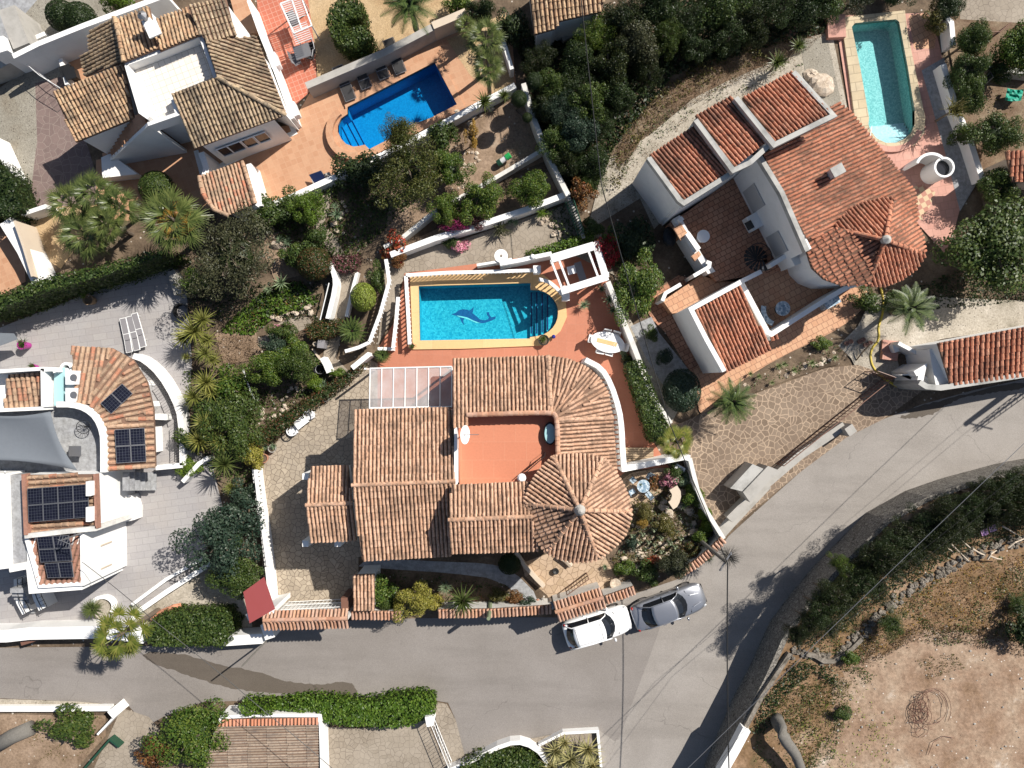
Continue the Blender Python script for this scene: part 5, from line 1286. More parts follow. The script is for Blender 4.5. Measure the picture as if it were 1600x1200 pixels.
for a in ([(-60, 584), (0, 580), (66, 576)], [(66, 576), (67, 636)], [(67, 638), (0, 641), (-60, 645)], [(66, 578), (84, 577), (86, 582)]): wallp(Lv, 'parapet', a, 3.8, 2.5, .2, WH)
slab(Lv, 'wall', [(66, 577), (122, 574), (122, 632), (80, 636)], 3.0, 0, WH)
MB().box(P(94, 604, 3.1), (.5, 2.2, .3)).build('roof_glazing', M['teal'], Lv)
for x, y in ((115, 590), (115, 617)):
    o = MB().box(P(x, y, 3.4), (.5, .8, .7)).build('air_conditioner', M['plastic_white'], Lv)
    MB().cyl(P(x, y, 3.76), .2, .02, 14).build('fan_grille', M['metal_grey'], o)
wallp(Lv, 'parapet', arc(103, 577, 8, 9, 180, 340, 10), 3.2, 0, .15, WH)
uvslab(Lv, 'solar_panel', [P(157, 630, 3.6), P(191, 599, 3.35), P(208, 615, 3.2), P(174, 647, 3.5)], M['solar'], M['metal_white'], n=(2, 1))
uvslab(Lv, 'solar_panel', [P(179, 671, 3.6), P(226, 668, 3.15), P(229, 721, 3.15), P(182, 724, 3.6)], M['solar'], M['metal_white'], n=(2, 2))
# lower solar roofs
roof_part(Lv, [(37, 742, 4.5), (145, 741, 4.5), (148, 824, 4.3), (41, 836, 4.3)], M['roof_left'], [], wallmat=WH, z0=0, ins=.02, down=(1, -.06), pitch=.3)
wallp(Lv, 'parapet', [(36, 741), (40, 836)], 4.75, 4.3, .2, M['roof_brown2']); wallp(Lv, 'parapet', [(38, 838), (100, 831), (150, 826)], 4.7, 0, .26, M['white_old'])
wallp(Lv, 'parapet', [(147, 741), (150, 826)], 4.7, 4.3, .12, M['roof_brown2'])
uvslab(Lv, 'solar_panel', [P(43, 763, 4.85), P(138, 756, 4.85), P(140, 808, 4.75), P(45, 816, 4.75)], M['solar'], M['metal_white'], n=(4, 2))
for x, y in ((141, 763), (141, 803)): MB().box(P(x, y, 4.9), (.25, .8, .4)).build('air_conditioner', M['plastic_white'], Lv)
slab(Lv, 'wall', [(170, 768), (205, 774), (211, 794), (211, 812), (152, 826), (150, 770)], .9, 0, WH)
roof_part(Lv, [(41, 836, 4.1), (127, 830, 4.1), (130, 909, 4.3), (63, 913, 4.3)], M['roof_brown2'], [], wallmat=WH, z0=0, ins=.02, down=(-.25, 1), pitch=.3)
wallp(Lv, 'parapet', [(40, 838), (62, 916), (129, 912), (128, 832)], 4.4, 0, .22, WH)
uvslab(Lv, 'solar_panel', [P(58, 838, 4.65), P(108, 836, 4.65), P(114, 876, 4.7), P(64, 879, 4.7)], M['solar'], M['metal_white'], n=(2, 2))
uvslab(Lv, 'solar_panel', [P(70, 880, 4.7), P(113, 877, 4.7), P(116, 902, 4.75), P(75, 903, 4.75)], M['solar'], M['metal_white'], n=(2, 1))
slab(Lv, 'wall', [(40, 838), (128, 832), (130, 914), (46, 922)], 4.15, 0, WH)
a0, a1 = P(128, 832, 4.15), P(130, 914, 4.15)
w = MB().box(((a0.x+a1.x)/2+.21, P(160, 868, 2.4).y, 2.3), (.06, 1.3, 1.0), math.atan2(a1.y-a0.y, a1.x-a0.x)+math.pi/2).build('window', M['sling_grey'], Lv)
for dy in (-.68, .68): MB().box(((a0.x+a1.x)/2+.25, P(160, 868, 2.4).y+dy, 2.3), (.12, .07, 1.1)).build('shutter', M['cream'], w)
slab(Lv, 'roof_floor', [(8, 742), (38, 742), (42, 838), (48, 884), (12, 890)], 3.9, 0, M['greyplain'])
slab(Lv, 'wall', [(-80, 740), (8, 740), (13, 888), (-80, 900)], 4.3, 0, WH)
wallp(Lv, 'parapet', [(14, 889), (46, 883), (50, 922), (128, 916)], 4.2, 0, .4, WH)
# stairs
st = MB()
for i in range(6): st.box(P(197+i*8.5, 752, 2.2-i*.36), (.36, 1.1, .12))
st.build('staircase', M['greyplain'], Lv)
sp = thing('outside_stairs', 'white outside stairs with dark handrails at the lower left villa', 'stairs', tuple(P(45, 940, 0)))
m = MB()
for i in range(7): m.box(P(38+i*1.2, 918+i*6, 1.35-i*.2), (.8, .28, 1.3-i*.18))
m.build('steps', M['greyplain'], sp)
for pts in ([(27, 905), (28, 935), (40, 958)], [(50, 905), (55, 930), (66, 952)]):
    wall_mb(MB(), smoothline(pts, 1), .45, 0, 1.2).build('side_wall', WH, sp); railing('', smoothline(pts, 1), 1.2, .5, .2, parent=sp)
sail = thing('shade_sail', 'large grey shade sail stretched over the grey roof terrace of the left villa', 'shade sail', tuple(P(50, 690, 0)))
co = [P(-70, 640, 4.5), P(79, 643, 4.3), P(121, 735, 4.0), P(-70, 722, 4.5)]; N = 10; m = MB(); vs = []
for i in range(N+1):
    for j in range(N+1):
        s, u = i/N, j/N; s2 = s+.09*math.sin(math.pi*u)*(0.5-s)*2*(.5 if s > .5 else 1)*(4*(s-.5)**2); u2 = u+.10*(0.5-u)*2*math.sin(math.pi*s)*(4*(u-.5)**2)
        p = (co[0]*(1-s2)+co[1]*s2)*(1-u2)+(co[3]*(1-s2)+co[2]*s2)*u2
        vs.append(p-Vector((0, 0, .3*math.sin(math.pi*s)*math.sin(math.pi*u))))
m.add(vs, [(i*(N+1)+j, (i+1)*(N+1)+j, (i+1)*(N+1)+j+1, i*(N+1)+j+1) for i in range(N) for j in range(N)])
o = m.build('cloth', M['sail'], sail, smooth=True); so = o.modifiers.new('solid', 'SOLIDIFY'); so.thickness = .01
MB().tube([P(8, 742, 2.7), P(8, 737, 4.4)], .04, 6).build('pole', M['metal_grey'], sail)
# walls and gates round the left villa
wallthing('broad white roadside wall of the left villa ending at the fan palm', [(-60, 995), (10, 994), (45, 990), (160, 988), (225, 996)], 1.3, .75, WH)
wallthing('white roadside wall between clipped hedge and red roofed gateway', [(350, 1002), (378, 1000), (410, 998)], 1.3, .6, WH)
tag(wall_mb(MB(), [(30, 998), (62, 988)], .9, 0, .9).build('gate', M['brown']), 'brown sloping gate between the white roadside walls', 'gate')
wallthing('white wall stepping up from roadside to the gravel bed below the dark bush', [(206, 945), (260, 905), (318, 872)], .6, .2, WH)
wallthing('second white wall running beside the gravel bed with the orange branch', [(200, 978), (214, 957), (260, 925), (330, 880)], .7, .3, WH)
wallthing('white wall near the steps at the east end of the left villa', [(285, 753), (310, 725), (325, 715)], .9, .25, WH)
t = thing('planter', 'white rimmed round planter with cycad in the grey yard', 'planter', tuple(P(165, 945, 0)))
wall_mb(MB(), arc(160, 948, 17, 15, 160, 400, 14), .22, 0, .35).build('rim', WH, t); MB().cyl(P(158, 950, .05), .62, .2, 20).build('gravel_fill', M['gravel'], t)
t = thing('gateway', 'gateway with red painted sheet roof beside the road', 'gateway', tuple(P(405, 940, 0)))
slab(t, 'roof', [(380, 925), (412, 902), (429, 952), (390, 974)], 3.3, 3.2, M['redmetal']); slab(t, 'wall', [(384, 960), (428, 950), (428, 958), (388, 970)], 3.1, 0, WH)
wallthing('white gate pillar wall under the tile capped gateway at the road', [(414, 975), (422, 998)], 1.6, .6, WH)
# bottom
wallthing('white roadside wall above the sandy plot at the lower left', [(-60, 1108), (0, 1108), (90, 1108), (172, 1107)], .5, .22, WH, cap=WH)
wallthing('white wedge shaped wall end with meter box at the stone forecourt', [(172, 1118), (184, 1108)], 1.0, .55, WH)
wallthing('white sloping wall descending beside the stone forecourt', [(188, 1110), (152, 1148)], .8, .12, WH)
wallthing('white wall beside the ivy hedge by the round capped post', [(669, 1120), (672, 1135)], 1.5, .4, WH)
wallthing('curved white edging wall below the agave bed at the bottom', smoothline([(700, 1205), (740, 1188), (790, 1162), (820, 1160), (850, 1180), (858, 1210)], 1), .7, .25, WH)
wallthing('white wall around the striped agave bed', [(842, 1165), (880, 1146), (934, 1143), (940, 1205)], .45, .16, WH)
wallthing('pale concrete roadside kerb wall with grey slab pillars by the stone driveway', [(1140, 812), (1180, 772), (1250, 712), (1320, 665)], .8, .5, M['concrete'])
t = thing('roadside_wall', 'broad pale concrete pillar block at the driveway entrance', 'wall', tuple(P(1180, 750, 0)))
slab(t, 'block', [(1141, 763), (1176, 725), (1194, 733), (1161, 768)], 1.5, 0, M['greycap']); slab(t, 'pillar', [(1161, 769), (1200, 728), (1222, 737), (1205, 748), (1172, 785)], 1.65, 0, M['concrete'])
tag(MB().box(P(1321, 671, .7), (.55, .55, 1.4), .6).build('pillar', M['concrete']), 'small square concrete pillar at the upper end of the kerb wall', 'pillar')
bargate('long dark sliding gate beside the stone driveway', [(1225, 728), (1300, 668), (1395, 592)], 0, 1.3, 'brown', .25)
bargate('dark iron gate standing open by the white garage wall', [(1372, 580), (1400, 590)], .1, 1.6, 'brown', .2)
# retaining wall of the raised plot
rw = fw
t = thing('retaining_wall', 'long curved rubble stone retaining wall holding up the dry plot', 'wall', tuple(P(1265, 945, 0)))
wall_mb(MB(), rw, .3, 0, 2.34).build('wall', M['stonewall'], t)
tag(wall_mb(MB(), [(1128, 1210), (1150, 1172), (1167, 1140)], .5, 2.3, 2.9).build('garden_wall', WH), 'short white plastered wall on the rubble wall at the bottom', 'wall')
tag(wall_mb(MB(), [(1165, 1138), (1190, 1090), (1235, 1022)], .25, 2.3, 2.6).build('low_wall', M['rubble']), 'low concrete wall top running up beside the rubble retaining wall', 'wall')
rub = smoothline([(1235, 1022), (1262, 1015), (1290, 1032), (1320, 1015), (1350, 985), (1400, 935), (1450, 905), (1470, 895), (1500, 875), (1560, 850), (1640, 838)], 1)
o = stones('broken rubble wall separating the dark trees from the dry plot', rub, z0=ZF, r=.15, step=.06, mat='rubble', jit=.30, name='rubble_wall', cat='wall')
tag(wall_mb(MB(), [(x+5, y+6) for x, y in rub[2:9]], .24, ZF, ZF+.25).build('wall_coping', M['rubble']), 'low cracked concrete strip along the lower side of the rubble wall', 'wall')
# ---------------------------------------------------------------- cars
def carpaint(name, c, metal=0, rough=.25):
    t = NT(name); t.col(c); t.b.inputs['Metallic'].default_value = metal; t.b.inputs['Roughness'].default_value = rough
    t.b.inputs['Coat Weight'].default_value = 1; t.b.inputs['Coat Roughness'].default_value = .05; return t.m
tailm = plain('red_lens', (.3, .01, .01, 1), .2)
def lamp_mat(): return plain('clear_lens', (.55, .56, .58, 1), .12, .4)
def make_car(name, label, paint, Lc, Wd, loc, ang, prof, gh, hatch):
    t = thing(name, label, 'car', (0, 0, 0))
    hw = Wd/2; m = MB(); rings = []
    for x, w, zb, zt in prof:
        w = w*hw
        rings.append([(x, -w*.94, zb), (x, -w, zb+.22), (x, -w*1.0, zt-.26), (x, -w*.93, zt-.10), (x, -w*.74, zt-.015), (x, -w*.35, zt+.02), (x, 0, zt+.03),
                      (x, w*.35, zt+.02), (x, w*.74, zt-.015), (x, w*.93, zt-.10), (x, w*1.0, zt-.26), (x, w, zb+.22), (x, w*.94, zb)])
    n = len(rings[0]); vs = [v for r in rings for v in r]; fs = []
    for i in range(len(rings)-1):
        fs += [(i*n+j, (i+1)*n+j, (i+1)*n+j+1, i*n+j+1) for j in range(n-1)]+[(i*n+n-1, (i+1)*n+n-1, (i+1)*n, i*n)]
    fs += [tuple(range(n)), tuple(range((len(rings)-1)*n+n-1, (len(rings)-1)*n-1, -1))]
    m.add(vs, fs); o = m.build('body', paint, t, smooth=True)
    s = o.modifiers.new('sub', 'SUBSURF'); s.levels = 2; s.render_levels = 2
    # greenhouse: glass with a painted roof skin and pillars
    xa, xb, xc, xd, zb, zt, wb, wt = gh           # windscreen foot, roof front, roof rear, rear foot
    def row(x, z, w, c=.04):
        return [(x-c*4*abs(k)**2.2, k*w, z-(.05*abs(k)**3)) for k in (-1, -.6, -.2, .2, .6, 1)]
    cols = []
    K = [(xa, zb, wb, .10), (xa-(xa-xb)*.5, zb+(zt-zb)*.62, (wb+wt)/2, .08), (xb, zt, wt, .05), ((xb+xc)/2, zt+.035, wt, .0), (xc, zt-.01, wt, -.03), (xc+(xd-xc)*.5, zb+(zt-zb)*.6, (wb+wt)/2-.02, -.06), (xd, zb+.02, wb*.92, -.08)]
    for x, z, w, c in K: cols.append(row(x, z, w, c))
    vs = [v for r in cols for v in r]; n = 6; fs = []
    for i in range(len(cols)-1): fs += [(i*n+j, i*n+j+1, (i+1)*n+j+1, (i+1)*n+j) for j in range(n-1)]
    base = len(vs)
    for x, z, w, c in K:                           # skirts down to the belt line
        vs += [(min(max(x, xd+.05), xa-.05), -wb*1.02, zb-.12), (min(max(x, xd+.05), xa-.05), wb*1.02, zb-.12)]
    for i in range(len(K)-1):
        fs += [(i*n, (i+1)*n, base+2*(i+1), base+2*i), (i*n+n-1, base+2*i+1, base+2*(i+1)+1, (i+1)*n+n-1)]
    m = MB().add(vs, fs); m.build('windows', M['glass_dark'], t, smooth=False)
    m = MB(); rs = []
    for f in (0, .12, .3, .5, .7, .88, 1):
        x = xb+.03+(xc-.03-xb-.03+.0)*f; z = zt+.02+.045*math.sin(math.pi*(.1+.8*f))
        rs.append([(x-.12*abs(k)**2.2*(1-2*f)*.9, k*(wt+.015), z-.075*abs(k)**3) for k in (-1, -.9, -.6, -.2, .2, .6, .9, 1)])
    vs = [v for r in rs for v in r]; n = 8
    m.add(vs, [(i*n+j, i*n+j+1, (i+1)*n+j+1, (i+1)*n+j) for i in range(len(rs)-1) for j in range(n-1)])
    o = m.build('roof_panel', paint, t, smooth=True); so = o.modifiers.new('s', 'SOLIDIFY'); so.thickness = .03; so.offset = -1
    m = MB()
    for sg in (-1, 1):
        m.tube([(xa-.45, sg*(wb+.01), zb+.02), (xa-(xa-xb)*.55-.1, sg*((wb+wt)/2+.02), zb+(zt-zb)*.6), (xb-.08, sg*(wt+.015), zt-.02), ((xb+xc)/2, sg*(wt+.02), zt+.0), (xc, sg*(wt+.01), zt-.04), (xc+(xd-xc)*.6, sg*((wb+wt)/2), zb+(zt-zb)*.5), (xd+.02, sg*wb*.93, zb)], .035, 6)
        xm = (xb+xc)/2+.1; m.tube([(xm, sg*(wt+.03), zt-.03), (xm+.03, sg*(wb+.02), zb-.05)], .03, 5)
    m.build('pillars', paint, t, smooth=True)
    if hatch:
        m = MB(); m.box((xd+.32, 0, zb+.33), (.05, wb*1.2, .03)); m.build('rear_wiper', M['dark'], t)
        mb = MB(); x0, x1 = xb-.22, xc+.15
        for a, b in (((x0, -wt*.8), (x0, wt*.8)), ((x0, wt*.8), (x1, wt*.8)), ((x1, wt*.8), (x1, -wt*.8)), ((x1, -wt*.8), (x0, -wt*.8))):
            mb.tube([(a[0], a[1], zt+.052), (b[0], b[1], zt+.052)], .008, 4)
        mb.build('roof_seam', M['metal_dark'], t)
    else:
        mb = MB()
        for sg in (-1, 1): mb.tube([(xa+.25, sg*hw*.40, prof[-4][3]+.065), (Lc/2-.42, sg*hw*.30, prof[-3][3]+.035)], .018, 5)
        mb.build('bonnet_creases', paint, t)
    for sg in (-1, 1):
        m = MB(); m.blob((xa-.30, sg*(hw+.08), zb+.0), .12, 3, 8, (.7, 1.05, .7), .05); mo = m.build('wing_mirror', paint if not hatch else M['plastic_white'], t, smooth=True)
        hl = MB().blob((Lc/2-.30, sg*hw*.70, .68), .14, 2, 8, (1.3, .8, .6), .04).build('headlight', lamp_mat() if 'clear_lens' not in bpy.data.materials else bpy.data.materials['clear_lens'], t, smooth=True)
        MB().blob((-Lc/2+.17, sg*hw*.74, .80), .12, 5, 8, (.7, 1.1, .8), .04).build('tail_light', tailm, t, smooth=True)
        for x in (-Lc*.29, Lc*.30):
            m = MB(); R_ = Matrix.Rotation(math.pi/2, 3, 'X'); mm = MB().cyl((0, 0, -.1), .33, .2, 18)
            mm.v = [tuple(R_ @ Vector(v)+Vector((x, sg*(hw-.14), .33))) for v in mm.v]; w = mm.build('wheel', M['dark'], t)
            mm = MB().cyl((0, 0, -.105), .2, .21, 14); mm.v = [tuple(R_ @ Vector(v)+Vector((x, sg*(hw-.135), .33))) for v in mm.v]; mm.build('rim', M['metal_grey'], w)
        MB().box((0.35, sg*(hw+.003), .82), (.18, .03, .03)).build('door_handle', paint, t); MB().box((-.6, sg*(hw+.003), .82), (.18, .03, .03)).build('door_handle', paint, t)
    m = MB().box((Lc/2-.03, 0, .42), (.06, Wd*.62, .16)); m.build('grille', M['dark'], t)
    m = MB()
    m.tube([(xa+.02, -wb*.9, zb-.02), (xa+.11, -.3, zb-.0), (xa+.11, .3, zb-.0), (xa+.02, wb*.9, zb-.02)], .03, 5); m.build('wiper_cowl', M['dark'], t)
    t.location = (loc.x, loc.y, .03); t.rotation_euler = (0, 0, ang)
    return t
prof = [(-2.13, .60, .40, .72), (-2.10, .80, .30, .88), (-1.85, .95, .24, .98), (-1.2, 1.0, .22, 1.0), (-.2, 1.0, .22, 1.0), (.6, 1.0, .22, 1.0), (1.1, .99, .22, 1.0), (1.6, .95, .24, .90), (1.95, .82, .28, .76), (2.12, .58, .34, .62)]
make_car('parked_car', 'white hatchback parked by the tile capped gateway behind the grey car', carpaint('white_car_paint', (.80, .80, .80, 1)), 4.25, 1.82, P(934, 979, .7), math.radians(17), prof, (1.10, .35, -1.55, -2.0, .96, 1.50, .78, .62), True)
prof = [(-2.35, .60, .42, .80), (-2.30, .80, .32, .93), (-2.0, .93, .26, .99), (-1.3, 1.0, .22, 1.0), (-.2, 1.0, .22, .99), (.6, 1.0, .22, .99), (1.1, 1.0, .22, .98), (1.7, .97, .24, .93), (2.15, .84, .28, .80), (2.36, .60, .34, .66)]
make_car('parked_car', 'metallic grey saloon parked in front of the white hatchback below the rockery', carpaint('grey_car_paint', (.33, .34, .37, 1), .7, .34), 4.72, 1.84, P(1045, 948, .7), math.radians(20), prof, (1.15, .35, -1.15, -1.85, .95, 1.44, .78, .60), False)

# ---------------------------------------------------------------- furniture
def lounger(label, x, y, ang, fabric='sling', frame='metal_grey', back=32, group='sun loungers', Ls=2.15, W=.31):
    t = thing('sun_lounger', label, 'sun lounger', tuple(P(x, y, 0)), group); t.rotation_euler = (0, 0, 0)
    m = MB(); hb = .75; bx = math.cos(math.radians(back))*hb; bz = math.sin(math.radians(back))*hb
    s = MB(); s.box((-(Ls-hb)/2+.1, 0, .33), (Ls-hb-.04, W*1.8, .03)).box((.1+bx/2, 0, .33+bz/2), (hb-.03, W*1.8, .03), 0, -math.radians(back))
    c = world_loc(t)
    def loc(mb): mb.v = [(v[0]+c.x, v[1]+c.y, v[2]+c.z) for v in mb.v]; return mb
    loc(s).build('mattress', M[fabric], t)
    for sg in (-W, W):
        m.tube([(-(Ls-hb)+.1, sg, .31), (.1, sg, .31), (.1+bx, sg, .31+bz)], .03, 5); m.tube([(-(Ls-hb)+.1, sg, .31), (.55, sg, .31)], .025, 5)
    m.tube([(.1+bx, -W, .31+bz), (.1+bx, W, .31+bz)], .03, 5); m.tube([(-(Ls-hb)+.1, -W, .31), (-(Ls-hb)+.1, W, .31)], .03, 5); m.tube([(-.3, -W, .33), (-.3, W, .33)], .03, 5)
    loc(m).build('frame', M[frame], t)
    for lx in (-(Ls-hb)+.3, .4):
        for sg in (-W, W): loc(MB().tube([(lx, sg, 0), (lx, sg, .31)], .02, 5)).build('leg', M[frame], t)
    t.rotation_euler = (0, 0, ang); return t
A1 = math.radians(112)
lounger('charcoal sun lounger with raised head, furthest left by the blue pool', 538, 129, A1, W=.34)
lounger('flat charcoal sun lounger second from the left by the blue pool', 567, 121, A1, back=55, Ls=1.7, W=.34)
lounger('flat charcoal sun lounger third from the left by the blue pool', 595, 106, A1, back=55, Ls=1.7, W=.34)
lounger('charcoal sun lounger with raised head at the right end by the blue pool', 616, 87, A1, W=.34)
lounger('grey and white sun lounger, leftmost of the three on the grey yard', 203, 530, math.radians(-78), 'sling_grey', 'metal_white', 5, W=.19)
lounger('grey and white sun lounger in the middle of the three on the grey yard', 214, 527, math.radians(-76), 'sling_grey', 'metal_white', 5, W=.19)
lounger('grey and white sun lounger, rightmost of the three beside the palm shadow', 223, 522, math.radians(-74), 'sling_grey', 'metal_white', 5, W=.19)
def chair_proto(fabric, frame, w=.5):
    t = thing('garden_chair', 'x', 'chair'); m = MB()
    MB().box((0, 0, .44), (w*.9, w*.9, .04)).build('seat', M[fabric], t)
    m = MB(); m.box((-.22, 0, .68), (.04, w*.85, .42), 0, -.15); m.build('backrest', M[fabric], t)
    for sx in (-1, 1):
        for sy in (-1, 1): MB().tube([(sx*.2, sy*.21, 0), (sx*.2, sy*.22, .45)], .018, 5).build('leg', M[frame], t)
    m = MB()
    for sy in (-1, 1): m.tube([(.2, sy*w*.48, .44), (.2, sy*w*.48, .64), (-.2, sy*w*.48, .66), (-.26, sy*w*.45, .9)], .018, 5)
    m.tube([(-.27, -w*.45, .9), (-.27, w*.45, .9)], .018, 5); m.build('armrests', M[frame], t)
    return t
protos = {}
def chair(label, x, y, face, fabric='sling_grey', frame='metal_grey', z=0.08, group=None, w=.5):
    k = (fabric, frame, w)
    if k not in protos: protos[k] = chair_proto(*k); t = protos[k]
    else: t = copytree(protos[k])
    t.location = tuple(P(x, y, z)); t.rotation_euler = (0, 0, math.radians(face)); tag(t, label, 'chair', group); return t
def table(label, x, y, rx, ry, h, top, leg='metal_grey', ang=0, shape='rect', z=.08, name='garden_table', legs=4):
    t = thing(name, label, 'table', tuple(P(x, y, z))); c = world_loc(t); m = MB()
    if shape == 'rect': m.box((c.x, c.y, z+h), (rx*2, ry*2, .05), math.radians(ang))
    else:
        m.cyl((0, 0, 0), 1, .04, 32); ca, sa = math.cos(math.radians(ang)), math.sin(math.radians(ang))
        m.v = [(c.x+vx*rx*ca-vy*ry*sa, c.y+vx*rx*sa+vy*ry*ca, z+h+vz) for vx, vy, vz in m.v]
    m.build('tabletop', M[top], t)
    if shape == 'rect' or legs == 4:
        ca, sa = math.cos(math.radians(ang)), math.sin(math.radians(ang)); k = .85 if shape == 'rect' else .55
        for sx in (-k, k):
            for sy in (-k, k):
                px, py = c.x+sx*rx*ca-sy*ry*sa, c.y+sx*rx*sa+sy*ry*ca; MB().tube([(px, py, z), (px, py, z+h)], .025, 5).build('leg', M[leg], t)
    else: MB().lathe((c.x, c.y, z), [(.25, 0), (.06, .1), (.06, h)], 10).build('pedestal', M[leg], t)
    return t
# orange terrace dining set
t = table('white oval dining table with runner and plate on the orange terrace', 947, 536, 1.05, .62, .74, 'plastic_white', 'plastic_white', -14, 'oval')
c = world_loc(t); MB().box((c.x-.05, c.y+.0, .875), (1.25, .26, .012), math.radians(-14)).build('table_runner', M['coping'], t)
m = MB().lathe(P(963, 540, .865), [(.02, 0), (.14, .0), (.17, .03)], 18); tag(m.build('plate', M['plastic_white']), 'round white plate at the right end of the oval table', 'plate')
for i, (x, y, f, l) in enumerate([(924, 531, -14, 'white chair at the left end of the oval table'), (972, 543, 166, 'white chair at the right end of the oval table'), (946, 523, -100, 'white chair on the upper side of the oval table, left'), (960, 526, -105, 'white chair on the upper side of the oval table, right'),
                  (936, 547, 80, 'white chair on the lower side of the oval table, left'), (950, 550, 75, 'white chair on the lower side of the oval table, right')]):
    chair(l, x, y, f, 'plastic_white', 'metal_white', group='white chairs round the oval table', w=.5)
# mosaic table on the stone patio
t = table('round pale blue mosaic table with a small plant on the stone patio', 1002, 757, .40, .40, .7, 'tabletile', 'metal_dark', 0, 'oval', legs=1)
for (x, y, f, l) in [(987, 749, -45, 'upper left chair with square tiled seat by the mosaic table'), (1012, 743, -120, 'upper right chair with square tiled seat by the mosaic table'), (986, 766, 30, 'lower left chair with square tiled seat by the mosaic table'), (1011, 771, 130, 'lower right chair with square tiled seat by the mosaic table')]:
    chair(l, x, y, f, 'tabletile', 'metal_dark', group='tiled seat chairs round the mosaic table', w=.36)
# top left dining set and slatted table
table('grey rectangular dining table on the red grid patio', 478, 89, .50, .42, .74, 'metal_grey', ang=18)
for x, y, f, l in ((464, 94, 18, 'grey chair at the left side of the rectangular dining table'), (467, 101, 30, 'grey chair at the lower left of the rectangular dining table'), (490, 83, 190, 'dark chair at the right side of the rectangular dining table'), (488, 92, 170, 'dark chair at the lower right of the rectangular dining table'), (488, 77, 200, 'dark chair at the upper right of the rectangular dining table')):
    chair(l, x, y, f, 'sling_grey' if x < 480 else 'sling', 'metal_grey', group='chairs round the grey dining table')
t = thing('slatted_canopy', 'white slatted garden swing frame with grey cushion on the red grid patio', 'garden swing', tuple(P(460, 28, 0)))
for k, (y0, x0) in enumerate(((14, 452), (36, 466))):
    m = MB(); a = P(441+k*12, 8+k*36, 1.8); b = P(469+k*10, -2+k*36, 1.8); d = (b-a)
    for i in range(9):
        p = a+Vector((.12*i*.35, -.12*i, 0)); m.tube([p, p+d], .025, 4)
    m.build('slats', M['metal_white'], t)
m = MB(); a, b, c_, d = P(438, 6, 1.82), P(470, -6, 1.82), P(487, 40, 1.82), P(459, 52, 1.82)
for p, q in ((a, b), (b, c_), (c_, d), (d, a), (P(456, 0, 1.82), P(472, 48, 1.82))): m.tube([p, q], .05, 5)
for p in (a, b, c_, d): m.tube([p, Vector((p.x, p.y, 0))], .045, 5)
m.build('frame', M['metal_white'], t); wall_mb(MB(), [(450, 18), (462, 38)], .6, 1.0, 1.12).build('cushion', M['sling_grey'], t)
# stone furniture in the courtyard
t = table('small white stone table between two curved chairs in the courtyard', 475, 659, .42, .26, .6, 'plastic_white', 'plastic_white', 38)
def tubchair(label, x, y, a0):
    t = thing('tub_chair', label, 'chair', tuple(P(x, y, .05)), 'curved white garden chairs'); c = world_loc(t)
    MB().cyl(c+Vector((0, 0, .3)), .30, .08, 20).build('seat', M['plastic_white'], t); m = MB(); vs = []
    pts = [(x+11*math.cos(math.radians(a0+i*20)), y+11*math.sin(math.radians(a0+i*20))) for i in range(13)]
    m = MB(); w = [(c.x+.30*math.cos(math.radians(a0+i*18)), c.y+.30*math.sin(math.radians(a0+i*18)), .75) for i in range(13)]; m.tube(w, .04, 6)
    for p in w[::2]: m.tube([(p[0], p[1], .05), p], .02, 4)
    m.build('backrest', M['plastic_white'], t); MB().cyl(c, .15, .3, 12).build('pedestal', M['plastic_white'], t); return t
tubchair('curved white garden chair at the lower left of the stone table', 461, 672, 150); tubchair('curved white garden chair at the upper right of the stone table', 487, 648, 330)
# right villa furniture
table('round white lattice table in the shaded brown courtyard', 1094, 373, .38, .38, .7, 'plastic_white', 'metal_white', 0, 'oval', z=1.3, legs=1)
table('round grey mosaic table on the small sandy tiled terrace', 1216, 484, .44, .44, .7, 'tabletile', 'metal_dark', 0, 'oval', z=1.2, legs=1)
m = MB(); wall_mb(m, arc(1216, 484, 23, 23, 110, 195, 10), .3, 1.65, 1.72); o = m.build('seat', M['tabletile'], None); t = thing('curved_bench', 'curved tiled bench beside the round grey mosaic table', 'bench', tuple(P(1196, 493, 1.2)))
w0 = Vector(t.location); o.parent = t; o.location = -w0
for x, y in ((1193, 484), (1200, 502)): MB().box(P(x, y, 1.42), (.2, .2, .45)).build('leg', M['metal_dark'], t)
t = thing('spiral_stair', 'black iron spiral stair in the corner of the brown courtyard', 'stairs', tuple(P(1177, 408, 1.3)))
c = P(1177, 408, 1.3); MB().tube([c, c+Vector((0, 0, 1.6))], .06, 8).build('newel', M['metal_dark'], t); m = MB(); w = []
for i in range(15):
    a = i*.36; z = 1.3+.1*i; e = Vector((math.cos(a), math.sin(a), 0)); s = Vector((-math.sin(a), math.cos(a), 0))
    p = Vector((c.x, c.y, z)); m.add([p, p+e*.85-s*.10, p+e*.85+s*.12], [(0, 1, 2)]); m.add([p+e*.85-s*.1, p+e*.85-s*.1+Vector((0, 0, .03)), p+Vector((0, 0, .03))], [(0, 1, 2)]); w.append(p+e*.87+Vector((0, 0, .7))); m.tube([p+e*.87, p+e*.87+Vector((0, 0, .7))], .012, 4)
m.build('treads', M['metal_dark'], t); MB().tube(w, .025, 5).build('handrail', M['metal_dark'], t)
t = thing('barbecue', 'white stone barbecue with black opening against the courtyard wall', 'barbecue', tuple(P(1178, 345, 1.3)))
MB().box(P(1176, 348, 1.7), (.7, .9, .8), .5).build('body', WH, t); MB().box(P(1171, 352, 2.12), (.42, .5, .06), .5).build('fire_opening', M['glass_dark'], t)
tag(MB().blob(P(1046, 370, .9), .55, 2, 10, (.8, 1.1, .5), .08).build('kettle_barbecue', M['dark']), 'black covered barbecue on the shaded path beside the white wall', 'barbecue')
